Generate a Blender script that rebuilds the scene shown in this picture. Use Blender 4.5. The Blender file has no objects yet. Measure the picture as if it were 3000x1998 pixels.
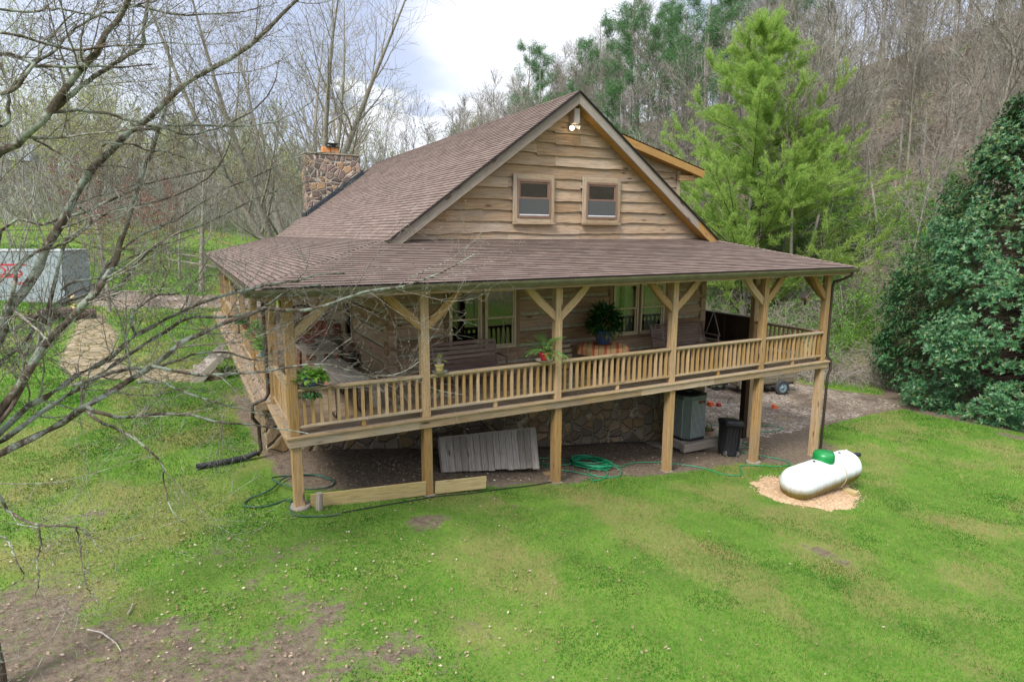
import bpy, bmesh, math, random
import numpy as np
from mathutils import Vector, Matrix
SC=bpy.context.scene; COL=SC.collection
rad=math.radians; PI=math.pi
RNG=np.random.default_rng(7); random.seed(7)
def V(*a): return Vector(a)
# ---------------------------------------------------------------- terrain
def sst(t):
    t=np.clip(t,0,1); return t*t*(3-2*t)
XBY=[-80,-20,2,5,9,20,40,60,90,130,200,300];XBX=[39,36,33.5,30.5,27.3,28,30,31,30,27,20,5]
def vnoise(x,y,seed=0):
    x=np.asarray(x,float);y=np.asarray(y,float)
    xi=np.floor(x);yi=np.floor(y);fx=x-xi;fy=y-yi
    fx=fx*fx*(3-2*fx);fy=fy*fy*(3-2*fy)
    def h(a,b):
        v=np.sin(a*127.1+b*311.7+seed*74.7)*43758.5453
        return v-np.floor(v)
    return (h(xi,yi)*(1-fx)+h(xi+1,yi)*fx)*(1-fy)+(h(xi,yi+1)*(1-fx)+h(xi+1,yi+1)*fx)*fy
def fbm(x,y,seed=0,o=4):
    s=0;a=.5
    for i in range(o):
        s=s+a*vnoise(np.asarray(x)*2**i+17*i,np.asarray(y)*2**i,seed+i);a*=.5
    return s/(1-.5**o)
def G(x,y):
    x=np.asarray(x,float);y=np.asarray(y,float)
    fx=-.105*np.clip(x,0,15)-.045*np.clip(x-15,0,11)-.03*np.clip(x,-20,0)
    L=.046*np.clip(y,0,12)+.085*np.clip(y-12,0,14)+.17*np.clip(y-26,0,44)+.05*np.clip(y-70,0,60)
    L=L*(1-.35*sst((x-2)/25)*1.)
    Rr=-.06*np.clip(y,0,4)+.02*np.clip(y-10,0,30)
    w=sst((x-1)/7)*(1-sst((y-24)/26))
    z=-1.45+fx+L*(1-w)+Rr*w
    s=x-np.interp(y,XBY,XBX)
    t=np.clip(s/36,0,1)
    hz=22*(.75*t+.25*sst(t))*np.interp(y,[-80,-10,20,45,60,120,250],[1.2,1.25,1.2,1.0,.92,.7,.45])
    hz=hz+ (s>0)*np.clip(s/6,0,1)*1.6*(fbm(x/7,y/7,5)-.5)
    z=z+hz
    lh=.07*np.clip(y-90-.2*x,0,160)+.25*np.clip(-x-45,0,60)
    z=z+lh+.03*np.clip(-y-32,0,70)
    z=z+.10*(fbm(x/5,y/5,9)-.5)*sst((np.hypot(x-7,y-8)-16)/10)
    return z

def g(x,y): return float(G(x,y))
# ---------------------------------------------------------------- tags, things
def tag(o,label=None,cat=None,group=None,kind=None):
    if label:o['label']=label
    if cat:o['category']=cat
    if group:o['group']=group
    if kind:o['kind']=kind
    return o
def thing(name,label,cat,loc=(0,0,0),group=None):
    o=bpy.data.objects.new(name,None);COL.objects.link(o);o.location=loc;o.empty_display_size=.2
    return tag(o,label,cat,group)
def setparent(o,parent):
    if parent is None:return
    o.parent=parent
    if parent.type=='EMPTY': o.matrix_parent_inverse=Matrix.Translation(-Vector(parent.location))
def dup(root,loc,rz=0,scale=1,label=None,group=None,tilt=(0,0)):
    r=root.copy();COL.objects.link(r);r.location=loc;r.rotation_euler=(tilt[0],tilt[1],rz)
    r.scale=(scale,)*3 if not isinstance(scale,tuple) else scale
    if label:r['label']=label
    if group:r['group']=group
    def rec(a,b):
        for ch in a.children:
            c=ch.copy();COL.objects.link(c);c.parent=b;rec(ch,c)
    rec(root,r)
    return r
# ---------------------------------------------------------------- mesh builders
class MB:
    def __init__(s): s.v=[];s.f=[];s.uv=[];s.r=[];s.m=[]
    def face(s,pts,uvs=None,r=0.,m=0):
        n=len(s.v);s.v+=[tuple(p) for p in pts];s.f.append(tuple(range(n,n+len(pts))))
        if uvs is None:uvs=[(p[0],p[2]) for p in pts]
        s.uv.append(uvs);s.r.append(r);s.m.append(m)
    def hexa(s,c,m=0,axis=None,r=None):
        # c: 8 corners (x0y0z0,x1y0z0,x1y1z0,x0y1z0, same for z1)
        r=random.random() if r is None else r
        c=[Vector(p) for p in c];o=len(s.v);s.v+=[tuple(p) for p in c]
        d=[(c[1]-c[0]).length,(c[3]-c[0]).length,(c[4]-c[0]).length]
        a=axis if axis is not None else d.index(max(d))
        ru=r*37.7;rv=r*91.3
        def co(i):
            x=d[0]*(i in(1,2,5,6));y=d[1]*(i in(2,3,6,7));z=d[2]*(i>3);return (x,y,z)
        for q,na in (((0,3,2,1),2),((4,5,6,7),2),((0,1,5,4),1),((2,3,7,6),1),((1,2,6,5),0),((3,0,4,7),0)):
            ax=[k for k in(0,1,2) if k!=na]
            if a in ax: ua=a;va=[k for k in ax if k!=a][0]
            else: ua,va=ax
            s.f.append(tuple(o+i for i in q));s.uv.append([(co(i)[ua]+ru,co(i)[va]+rv+na*.31) for i in q]);s.r.append(r);s.m.append(m)
    def box(s,x0,x1,y0,y1,z0,z1,m=0,axis=None,r=None):
        s.hexa([(x0,y0,z0),(x1,y0,z0),(x1,y1,z0),(x0,y1,z0),(x0,y0,z1),(x1,y0,z1),(x1,y1,z1),(x0,y1,z1)],m,axis,r)
    def beam(s,p0,p1,w,h,up=(0,0,1),m=0,r=None,ends=(0,0)):
        p0=Vector(p0);p1=Vector(p1);t=(p1-p0).normalized();p0=p0-t*ends[0];p1=p1+t*ends[1]
        u=Vector(up);sd=t.cross(u)
        if sd.length<1e-4: sd=t.cross(Vector((0,1,0)))
        sd.normalize();u=sd.cross(t).normalized();a=sd*(w/2);b=u*(h/2)
        s.hexa([p0-a-b,p1-a-b,p1+a-b,p0+a-b,p0-a+b,p1-a+b,p1+a+b,p0+a+b],m,0,r)
    def tube(s,pts,rr,n=8,m=0,cap=True,closed=False):
        pts=[Vector(p) for p in pts];k=len(pts)
        if not hasattr(rr,'__len__'):rr=[rr]*k
        o=len(s.v);ref=Vector((0.13,.21,1)).normalized();L=0;Ls=[]
        T=[]
        for i in range(k):
            a=pts[(i-1)%k] if (closed or i>0) else pts[i];b=pts[(i+1)%k] if (closed or i<k-1) else pts[i]
            T.append((b-a).normalized());
            if i:L+=(pts[i]-pts[i-1]).length
            Ls.append(L)
        u=T[0].cross(ref)
        if u.length<.05:u=T[0].cross(Vector((1,0,0)))
        u.normalize()
        for i in range(k):
            u=(u-T[i]*u.dot(T[i])).normalized();w=T[i].cross(u)
            for j in range(n):
                a=2*PI*j/n;s.v.append(tuple(pts[i]+(u*math.cos(a)+w*math.sin(a))*rr[i]))
        r=random.random()
        for i in range(k if closed else k-1):
            i2=(i+1)%k
            for j in range(n):
                j2=(j+1)%n;s.f.append((o+i*n+j,o+i*n+j2,o+i2*n+j2,o+i2*n+j))
                c=2*PI*rr[i];l1=Ls[i2] if i2 else Ls[i]+.1
                s.uv.append([(Ls[i]+r*9,c*j/n),(Ls[i]+r*9,c*(j+1)/n),(l1+r*9,c*(j+1)/n),(l1+r*9,c*j/n)]);s.r.append(r);s.m.append(m)
        if cap and not closed:
            for i in(0,k-1):
                q=[o+i*n+j for j in range(n)]
                if i==0:q=q[::-1]
                s.f.append(tuple(q));s.uv.append([(0,0)]*n);s.r.append(r);s.m.append(m)
    def lathe(s,prof,c=(0,0,0),n=24,m=0,mat=None,sx=1,sy=1,noise=None):
        o=len(s.v);M=mat or Matrix.Translation(Vector(c));k=len(prof)
        for i,(r,z) in enumerate(prof):
            for j in range(n):
                a=2*PI*j/n;rr=r*(1+(noise(a,i) if noise else 0))
                s.v.append(tuple(M@Vector((rr*math.cos(a)*sx,rr*math.sin(a)*sy,z))))
        q=random.random()
        for i in range(k-1):
            for j in range(n):
                j2=(j+1)%n;s.f.append((o+i*n+j,o+i*n+j2,o+(i+1)*n+j2,o+(i+1)*n+j))
                R_=max(prof[i][0],.02)
                s.uv.append([(prof[i][1],R_*6.28*j/n),(prof[i][1],R_*6.28*(j+1)/n),(prof[i+1][1],R_*6.28*(j+1)/n),(prof[i+1][1],R_*6.28*j/n)]);s.r.append(q);s.m.append(m)
    def build(s,name,mats,parent=None,bevel=0,smooth=False,seg=1):
        me=bpy.data.meshes.new(name);me.from_pydata(s.v,[],s.f)
        if not isinstance(mats,(list,tuple)):mats=[mats]
        for q in mats:me.materials.append(q)
        u=me.uv_layers.new(name='uv');u.data.foreach_set('uv',[c for f in s.uv for p in f for c in p])
        u2=me.uv_layers.new(name='rnd');u2.data.foreach_set('uv',[c for f,r in zip(s.uv,s.r) for p in f for c in (r,r*7%1)])
        me.polygons.foreach_set('material_index',s.m)
        if smooth:me.polygons.foreach_set('use_smooth',[True]*len(s.f))
        me.update()
        if bevel:
            bm=bmesh.new();bm.from_mesh(me)
            bmesh.ops.bevel(bm,geom=bm.edges[:],offset=bevel,segments=seg,affect='EDGES',clamp_overlap=True)
            bm.to_mesh(me);bm.free()
        ob=bpy.data.objects.new(name,me);COL.objects.link(ob);setparent(ob,parent)
        return ob
def npmesh(name,v,f,mats,parent=None,rnd=None,smooth=False,k=4,attrs=None):
    v=np.asarray(v,np.float32).reshape(-1,3);f=np.asarray(f,np.int32).reshape(-1,k)
    me=bpy.data.meshes.new(name);me.vertices.add(len(v));me.vertices.foreach_set('co',v.ravel())
    nf=len(f);me.loops.add(nf*k);me.loops.foreach_set('vertex_index',f.ravel())
    me.polygons.add(nf);me.polygons.foreach_set('loop_start',np.arange(nf,dtype=np.int32)*k)
    if smooth:me.polygons.foreach_set('use_smooth',np.ones(nf,bool))
    if rnd is not None:
        u=me.uv_layers.new(name='rnd');u.data.foreach_set('uv',np.repeat(np.asarray(rnd,np.float32).reshape(nf,2),k,axis=0).ravel())
    if attrs:
        for an,av in attrs.items():
            ca=me.color_attributes.new(an,'FLOAT_COLOR','POINT');ca.data.foreach_set('color',np.asarray(av,np.float32).ravel())
    me.update(calc_edges=True)
    if not isinstance(mats,(list,tuple)):mats=[mats]
    for q in mats:me.materials.append(q)
    ob=bpy.data.objects.new(name,me);COL.objects.link(ob);setparent(ob,parent)
    return ob
# ---------------------------------------------------------------- vector tree tools
def nrm(a): return a/np.maximum(np.linalg.norm(a,axis=-1,keepdims=True),1e-9)
def tubes(P,R_,n=3):
    N,k,_=P.shape;T=np.empty_like(P);T[:,1:-1]=P[:,2:]-P[:,:-2];T[:,0]=P[:,1]-P[:,0];T[:,-1]=P[:,-1]-P[:,-2];T=nrm(T)
    ref=np.array([.31,.17,.2]);u=nrm(np.cross(T,ref));w=np.cross(T,u)
    a=np.arange(n)*2*PI/n;v=P[:,:,None]+R_[:,:,None,None]*(u[:,:,None]*np.cos(a)[:,None]+w[:,:,None]*np.sin(a)[:,None])
    idx=np.arange(N*k*n).reshape(N,k,n);i0=idx[:,:-1];i1=idx[:,1:]
    f=np.stack([i0,np.roll(i0,-1,2),np.roll(i1,-1,2),i1],-1)
    return v.reshape(-1,3),f.reshape(-1,4)
class Acc:
    def __init__(s):s.v=[];s.f=[];s.n=0
    def add(s,v,f):s.v.append(v);s.f.append(f+s.n);s.n+=len(v)
    def get(s):return np.concatenate(s.v),np.concatenate(s.f)
def resample(pts,k):
    pts=np.asarray(pts,float);d=np.r_[0,np.cumsum(np.linalg.norm(np.diff(pts[:,:3],axis=0),axis=1))];t=np.linspace(0,d[-1],k)
    return np.stack([np.interp(t,d,pts[:,i]) for i in range(pts.shape[1])],-1)
def spawn(P,R_,m,L,ang,up,rr,k,wig,rng,t0=.15,t1=1.,rmin=.002,taper=.25,even=True):
    N,kk,_=P.shape
    t=(np.linspace(t0,t1,m)[None]+rng.normal(0,.5*(t1-t0)/max(m,1),(N,m))).clip(t0,min(t1,.999)) if even else rng.uniform(t0,t1,(N,m))
    q=t*(kk-1);i=np.floor(q).astype(int).clip(0,kk-2);fr=(q-i)[...,None];n=np.arange(N)[:,None]
    A=P[n,i];B=P[n,i+1];base=A+(B-A)*fr;T=nrm(B-A);rb=(R_[n,i]*(1-fr[...,0])+R_[n,i+1]*fr[...,0])*rr
    rv=rng.normal(size=T.shape);pe=nrm(rv-T*(rv*T).sum(-1,keepdims=True))
    an=(rng.uniform(ang[0],ang[1],t.shape))[...,None];d=T*np.cos(an)+pe*np.sin(an)
    if callable(L):ln=L(t,N,m)
    else:ln=rng.uniform(L[0],L[1],t.shape)
    step=ln/(k-1);out=np.empty((N,m,k,3));out[:,:,0]=base
    for j in range(1,k):
        d=nrm(d+rng.normal(0,wig,d.shape)+np.array([0,0,up]));out[:,:,j]=out[:,:,j-1]+d*step[...,None]
    r=np.maximum(rb[...,None]*np.linspace(1,taper,k),rmin)
    return out.reshape(-1,k,3),r.reshape(-1,k)
def leafquads(C,D,Nn,L,W,fold=0):
    # diamond leaves, C base points, D direction, Nn normals
    D=nrm(D);S=nrm(np.cross(D,Nn));L=np.asarray(L).reshape(-1,1)*np.ones((len(C),1));W=np.asarray(W).reshape(-1,1)*np.ones((len(C),1))
    up=np.cross(S,D)*W*fold
    v=np.stack([C,C+D*L*.45+S*W*.5+up,C+D*L,C+D*L*.45-S*W*.5+up],1)
    f=np.arange(len(C)*4).reshape(-1,4)
    return v.reshape(-1,3),f
# ---------------------------------------------------------------- materials
class NT:
    def __init__(s,name):
        s.m=bpy.data.materials.new(name);s.m.use_nodes=True;s.t=s.m.node_tree;s.t.nodes.clear()
        s.out=s.n('ShaderNodeOutputMaterial')
    def n(s,typ,**kw):
        nd=s.t.nodes.new(typ)
        for k,v in kw.items():
            if hasattr(nd,k) and not k.startswith('i_'):setattr(nd,k,v)
        return nd
    def l(s,a,b):s.t.links.new(a,b)
    def setin(s,sock,v):
        if v is None:return
        if isinstance(v,bpy.types.NodeSocket):s.l(v,sock)
        else:
            if sock.type=='RGBA' and len(v)==3:v=(*v,1)
            sock.default_value=v
    def uv(s,name='uv'): return s.n('ShaderNodeUVMap',uv_map=name).outputs[0]
    def rnd(s):
        sp=s.n('ShaderNodeSeparateXYZ');s.l(s.uv('rnd'),sp.inputs[0]);return sp.outputs[0],sp.outputs[1]
    def obj(s): return s.n('ShaderNodeTexCoord').outputs['Object']
    def mapp(s,vec,scale=(1,1,1),loc=(0,0,0)):
        m=s.n('ShaderNodeMapping');s.l(vec,m.inputs[0]);m.inputs['Scale'].default_value=scale
        s.setin(m.inputs['Location'],loc);return m.outputs[0]
    def noise(s,vec,scale=5,detail=4,rough=.55,dist=0,out=0):
        n=s.n('ShaderNodeTexNoise');
        if vec is not None:s.l(vec,n.inputs['Vector'])
        n.inputs['Scale'].default_value=scale;n.inputs['Detail'].default_value=detail;n.inputs['Roughness'].default_value=rough;n.inputs['Distortion'].default_value=dist
        return n.outputs[out]
    def voro(s,vec,scale=5,feature='F1',out='Distance',rand=1):
        n=s.n('ShaderNodeTexVoronoi',feature=feature);s.l(vec,n.inputs['Vector']);n.inputs['Scale'].default_value=scale;n.inputs['Randomness'].default_value=rand
        return n.outputs[out]
    def ramp(s,fac,stops,interp='LINEAR'):
        n=s.n('ShaderNodeValToRGB');s.l(fac,n.inputs[0]);cr=n.color_ramp;cr.interpolation=interp
        while len(cr.elements)<len(stops):cr.elements.new(.5)
        for e,(p,c) in zip(cr.elements,stops):
            e.position=p;e.color=(c,c,c,1) if not hasattr(c,'__len__') else (*c,1)
        return n.outputs[0]
    def math(s,op,a,b=None,c=None,clamp=False):
        n=s.n('ShaderNodeMath',operation=op);n.use_clamp=clamp
        for i,x in enumerate((a,b,c)):
            if x is not None:s.setin(n.inputs[i],x)
        return n.outputs[0]
    def mix(s,f,a,b,mode='MIX'):
        n=s.n('ShaderNodeMix',data_type='RGBA',blend_type=mode);s.setin(n.inputs[0],f);s.setin(n.inputs[6],a);s.setin(n.inputs[7],b);return n.outputs[2]
    def bump(s,h,strength=.3,dist=.02,normal=None):
        n=s.n('ShaderNodeBump');s.l(h,n.inputs['Height']);n.inputs['Strength'].default_value=strength;n.inputs['Distance'].default_value=dist
        if normal is not None:s.l(normal,n.inputs['Normal'])
        return n.outputs[0]
    def bsdf(s,color,rough=.8,normal=None,spec=.3,metal=0,**kw):
        b=s.n('ShaderNodeBsdfPrincipled');s.setin(b.inputs['Base Color'],color);s.setin(b.inputs['Roughness'],rough)
        s.setin(b.inputs['Metallic'],metal);s.setin(b.inputs['Specular IOR Level'],spec)
        for k,v in kw.items():s.setin(b.inputs[k.replace('_',' ')],v)
        if normal is not None:s.l(normal,b.inputs['Normal'])
        return b.outputs[0]
    def done(s,sh): s.l(sh,s.out.inputs[0]);return s.m
def wood(name,a,b,dark=None,grey=.3,rough=.75,knots=True,grain=1.,planks=0):
    t=NT(name);uv=t.uv();r,_=t.rnd()
    ms=t.mapp(uv,(1.3,26*grain,1));n1=t.noise(ms,1,5,.6,.6)
    n2=t.noise(t.mapp(uv,(.5,2.2,1)),1.6,3,.5);n3=t.noise(t.mapp(uv,(3,70*grain,1)),1,2,.6)
    c=t.mix(t.ramp(n1,[(.3,0),(.7,1)]),b,a)
    c=t.mix(t.math('MULTIPLY',t.ramp(n2,[(.45,0),(.68,1)]),grey),c,(.27,.25,.22))
    c=t.mix(t.ramp(n3,[(.52,0),(.72,.65)]),c,tuple(x*.35 for x in b))
    if knots:
        kn=t.voro(t.mapp(uv,(1.1,4.5,1)),1.0);c=t.mix(t.ramp(kn,[(.06,.9),(.15,0)]),c,dark or (.07,.035,.018))
    v=t.n('ShaderNodeHueSaturation');t.setin(v.inputs['Value'],t.math('MULTIPLY_ADD',r,.42,.80));t.setin(v.inputs['Saturation'],t.math('MULTIPLY_ADD',r,-.3,1.12));t.l(c,v.inputs['Color']);c=v.outputs[0]
    h=t.math('ADD',n1,t.math('MULTIPLY',n3,.6))
    if planks:
        sp=t.n('ShaderNodeSeparateXYZ');t.l(uv,sp.inputs[0]);fr=t.math('FRACT',t.math('DIVIDE',sp.outputs[0],planks))
        c=t.mix(t.ramp(fr,[(.0,1),(.06,0)]),c,tuple(x*.25 for x in b))
    return t.done(t.bsdf(c,rough,t.bump(h,.55,.012),.25))
def plain(name,c,rough=.5,spec=.4,metal=0,var=.12,sc=6,bump=0,stain=None,stainamt=.5):
    t=NT(name);o=t.obj();n=t.noise(o,sc,5,.6)
    col=t.mix(t.ramp(n,[(.3,0),(.7,1)]),tuple(x*(1-var) for x in c),tuple(min(1,x*(1+var)) for x in c))
    if stain:col=t.mix(t.math('MULTIPLY',t.ramp(t.noise(o,sc*.6,6,.7),[(.5,0),(.7,1)]),stainamt),col,stain)
    return t.done(t.bsdf(col,rough,t.bump(t.noise(o,sc*8,3),bump,.01) if bump else None,spec,metal))
def emis(name,c,s):
    t=NT(name);e=t.n('ShaderNodeEmission');t.setin(e.inputs[0],c);e.inputs[1].default_value=s;return t.done(e.outputs[0])
def leafmat(name,a,b,c2=None,trans=.35,rough=.55,spec=.3,third=None):
    t=NT(name);r,q=t.rnd();col=t.mix(r,a,b)
    if c2:col=t.mix(t.ramp(q,[(.82,0),(.9,1)]),col,c2)
    if third:col=t.mix(t.ramp(q,[(.0,1),(.12,1),(.2,0)]),col,third)
    p=t.bsdf(col,rough,None,spec);tr=t.n('ShaderNodeBsdfTranslucent');t.l(col,tr.inputs[0])
    mx=t.n('ShaderNodeMixShader');mx.inputs[0].default_value=trans;t.l(p,mx.inputs[1]);t.l(tr.outputs[0],mx.inputs[2]);return t.done(mx.outputs[0])
def bark(name,a,b,lichen=None,la=.5,sc=1.):
    t=NT(name);o=t.obj();n=t.noise(t.mapp(o,(9*sc,9*sc,3*sc)),2,5,.65)
    c=t.mix(t.ramp(n,[(.35,0),(.65,1)]),a,b)
    if lichen:c=t.mix(t.math('MULTIPLY',t.ramp(t.noise(o,4*sc,6,.75),[(.48,0),(.56,1)]),la),c,lichen)
    return t.done(t.bsdf(c,.9,t.bump(n,.5,.02),.15))
def stonemat(name,cols,mortar,scale=3.,ms=.035,dark=1.,axes=None):
    t=NT(name);o=t.obj();w=t.mix(.10,o,t.noise(o,3,3,out=1),'ADD')
    sc=(1,1,1.15) if axes is None else axes
    o2=t.mapp(w,sc);ed=t.voro(o2,scale,'DISTANCE_TO_EDGE');vc=t.voro(o2,scale,'F1','Color')
    sp=t.n('ShaderNodeSeparateColor');t.l(vc,sp.inputs[0])
    k=len(cols);c=t.ramp(sp.outputs[0],[((i+.0)/k,tuple(x*dark for x in cc)) for i,cc in enumerate(cols)],'CONSTANT')
    c=t.mix(t.ramp(t.noise(o,9,6,.7),[(.3,.0),(.75,.6)]),c,t.mix(.5,c,(.32,.24,.17)))
    br=t.n('ShaderNodeHueSaturation');t.setin(br.inputs['Value'],t.math('MULTIPLY_ADD',sp.outputs[1],.6,.7));t.l(c,br.inputs['Color'])
    mk=t.ramp(ed,[(ms*.6,0),(ms*1.5,1)]);c=t.mix(mk,mortar,br.outputs[0])
    h=t.math('ADD',t.ramp(ed,[(0,0),(ms*3,1)]),t.math('MULTIPLY',t.noise(o,14,4),.4))
    return t.done(t.bsdf(c,.85,t.bump(h,1.0,.08),.2))
M={}
M['post']=wood('post_wood',(.46,.295,.13),(.27,.165,.072),grey=.32)
M['rail']=wood('rail_wood',(.50,.325,.14),(.33,.20,.085),grey=.25)
M['cap']=wood('cap_wood',(.44,.33,.19),(.27,.19,.105),grey=.5)
M['fascia']=wood('fascia_wood',(.42,.31,.19),(.25,.17,.10),grey=.6)
M['rake']=wood('rake_wood',(.33,.28,.235),(.24,.20,.17),grey=.75)
M['rake_new']=wood('fresh_wood',(.52,.33,.15),(.42,.25,.10),grey=.1)
M['soffit']=wood('soffit_wood',(.52,.33,.14),(.42,.25,.10),grey=0,planks=.14,knots=False)
M['siding']=wood('siding_wood',(.45,.325,.205),(.25,.165,.105),grey=.45)
M['log']=wood('hewn_log',(.43,.29,.18),(.22,.14,.085),grey=.35,rough=.9)
M['ceiling']=wood('ceiling_boards',(.62,.48,.30),(.50,.36,.2),grey=.1)
M['trim']=wood('window_trim_wood',(.30,.20,.11),(.18,.115,.065),grey=.2)
M['deck']=wood('deck_boards',(.36,.27,.175),(.21,.15,.095),grey=.5)
M['greydeck']=wood('grey_boards',(.44,.39,.33),(.25,.215,.18),grey=.35)
M['swing']=wood('swing_wood',(.27,.185,.16),(.15,.10,.09),grey=.35)
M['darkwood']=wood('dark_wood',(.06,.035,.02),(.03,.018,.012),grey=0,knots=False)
M['redwood']=wood('red_painted_wood',(.33,.11,.07),(.15,.045,.03),grey=0,knots=False)
M['rust']=wood('rusty_board',(.46,.20,.11),(.32,.12,.065),grey=0,knots=False)
M['treated']=wood('treated_board',(.50,.40,.19),(.40,.30,.13),grey=.12)
M['chink']=plain('chinking',(.36,.33,.245),.95,.1,var=.25,sc=7,bump=.4)
M['gutter']=plain('gutter_metal',(.115,.105,.065),.45,.4,var=.25,sc=4,stain=(.16,.17,.09))
M['downspout']=plain('downspout_metal',(.045,.032,.025),.4,.4)
M['blackpl']=plain('black_plastic',(.02,.022,.026),.45,.4,var=.3,sc=12)
M['tan']=plain('tan_window_frame',(.50,.42,.29),.45,.3)
M['brownframe']=plain('brown_window_frame',(.21,.13,.095),.5,.3)
M['screen']=plain('window_screen',(.085,.09,.09),.8,.2,var=.1,sc=30)
M['white']=plain('white_vinyl',(.6,.62,.65),.5)
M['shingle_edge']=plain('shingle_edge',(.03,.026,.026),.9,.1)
M['black']=plain('black_metal',(.018,.018,.02),.5)
M['iron']=plain('wrought_iron',(.03,.027,.027),.6,.3)
M['concrete']=plain('concrete',(.27,.24,.195),.9,.1,sc=5,bump=.3)
M['chain']=plain('chain_metal',(.35,.34,.32),.4,.5,metal=.7)
M['teal']=plain('teal_glaze',(.02,.19,.22),.3,.5)
M['terra']=plain('terracotta',(.42,.14,.075),.8,.2)
M['bluepot']=plain('blue_glaze',(.035,.075,.16),.28,.5,var=.2)
M['brightblue']=plain('bright_blue_pot',(.02,.1,.34),.35,.5)
M['redpot']=plain('red_pot',(.42,.02,.03),.3,.5)
M['yellowpot']=plain('yellow_pot',(.44,.37,.13),.5,.4)
M['saucer']=plain('pale_saucer',(.36,.34,.30),.6,.3,var=.2)
M['soil']=plain('potting_soil',(.05,.035,.025),.95,.1)
M['drum']=plain('grey_green_drum',(.19,.195,.15),.6,.3)
M['cloth']=None
def glass():
    t=NT('window_glass');gl=t.n('ShaderNodeBsdfGlossy');gl.inputs['Roughness'].default_value=.02;gl.inputs[0].default_value=(.9,.95,.92,1)
    tr=t.n('ShaderNodeBsdfTransparent');tr.inputs[0].default_value=(.55,.6,.57,1)
    mx=t.n('ShaderNodeMixShader')
    fr=t.n('ShaderNodeFresnel');fr.inputs[0].default_value=1.5
    t.l(t.math('MULTIPLY_ADD',fr.outputs[0],1.0,.055,clamp=True),mx.inputs[0]);t.l(tr.outputs[0],mx.inputs[1]);t.l(gl.outputs[0],mx.inputs[2]);return t.done(mx.outputs[0])
M['glass']=glass()
def shingle():
    t=NT('asphalt_shingle');uv=t.uv()
    b=t.n('ShaderNodeTexBrick');t.l(uv,b.inputs['Vector']);b.offset=.37;b.offset_frequency=1;b.squash=1
    b.inputs['Color1'].default_value=(.0,0,0,1);b.inputs['Color2'].default_value=(1,1,1,1);b.inputs['Mortar'].default_value=(.3,.3,.3,1)
    b.inputs['Scale'].default_value=1;b.inputs['Mortar Size'].default_value=.004;b.inputs['Brick Width'].default_value=.30;b.inputs['Row Height'].default_value=.14;b.inputs['Bias'].default_value=0
    c=t.ramp(b.outputs[0],[(0,(.175,.128,.108)),(.5,(.225,.168,.143)),(1,(.275,.21,.18))])
    n=t.noise(uv,.9,6,.65);c=t.mix(t.ramp(n,[(.35,.0),(.75,.35)]),c,(.13,.098,.085))
    n4=t.noise(t.mapp(uv,(.6,3,1)),1.1,5,.7);c=t.mix(t.ramp(n4,[(.55,0),(.8,.18)]),c,(.32,.26,.22))
    gr=t.noise(uv,180,2,.5);c=t.mix(t.ramp(gr,[(.35,.35),(.6,0)]),c,(.06,.045,.045))
    return t.done(t.bsdf(c,.92,t.bump(gr,.4,.004),.12))
M['shingle']=shingle()
M['stone']=stonemat('fieldstone',[(.15,.105,.065),(.20,.14,.085),(.13,.10,.08),(.23,.15,.07),(.17,.135,.09)],(.33,.29,.21),2.6,.035)
M['chimstone']=stonemat('chimney_stone',[(.15,.10,.095),(.19,.135,.125),(.33,.21,.12),(.13,.105,.105),(.32,.24,.13),(.17,.115,.11),(.24,.165,.145)],(.46,.41,.35),2.9,.045)
def flagstone():
    t=NT('flagstone');o=t.obj();w=t.mix(.06,o,t.noise(o,4,3,out=1),'ADD');o2=t.mapp(w,(1.1,1.8,0))
    ed=t.voro(o2,1.7,'DISTANCE_TO_EDGE');vc=t.voro(o2,1.7,'F1','Color');sp=t.n('ShaderNodeSeparateColor');t.l(vc,sp.inputs[0])
    c=t.ramp(sp.outputs[0],[(0,(.22,.18,.115)),(.5,(.31,.25,.165)),(1,(.27,.23,.17))]);c=t.mix(t.ramp(t.noise(o,7,5),[(.4,0),(.8,.6)]),c,(.22,.18,.11))
    c=t.mix(t.ramp(ed,[(.03,0),(.07,1)]),t.mix(t.noise(o,5,3),(.10,.10,.03),(.16,.11,.06)),c)
    return t.done(t.bsdf(c,.9,t.bump(t.ramp(ed,[(0,0),(.12,1)]),.7,.04),.15))
M['flag']=flagstone()
def gravel(name,cols,scale=28):
    t=NT(name);o=t.obj();vc=t.voro(o,scale,'F1','Color');sp=t.n('ShaderNodeSeparateColor');t.l(vc,sp.inputs[0])
    c=t.ramp(sp.outputs[0],[(i/(len(cols)-1),q) for i,q in enumerate(cols)])
    c=t.mix(t.ramp(t.noise(o,.5,5,.7),[(.42,0),(.62,.85)]),c,(.10,.075,.055))
    c=t.mix(t.ramp(t.noise(o,.9,4,.6,.3),[(.58,0),(.72,.6)]),c,(.26,.19,.08))
    return t.done(t.bsdf(c,.95,t.bump(t.voro(o,scale),.9,.03),.1))
M['gravel']=gravel('gravel',[(.10,.075,.055),(.19,.15,.12),(.44,.39,.33),(.14,.10,.075)],14)
def chips():
    t=NT('wood_chips');o=t.obj();vc=t.voro(o,34,'F1','Color');sp=t.n('ShaderNodeSeparateColor');t.l(vc,sp.inputs[0])
    c=t.ramp(sp.outputs[0],[(0,(.55,.36,.20)),(.5,(.68,.48,.30)),(.9,(.74,.56,.38)),(1,(.35,.2,.1))])
    return t.done(t.bsdf(c,.9,t.bump(t.voro(o,34),1,.04),.1))
M['chips']=chips()
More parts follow.
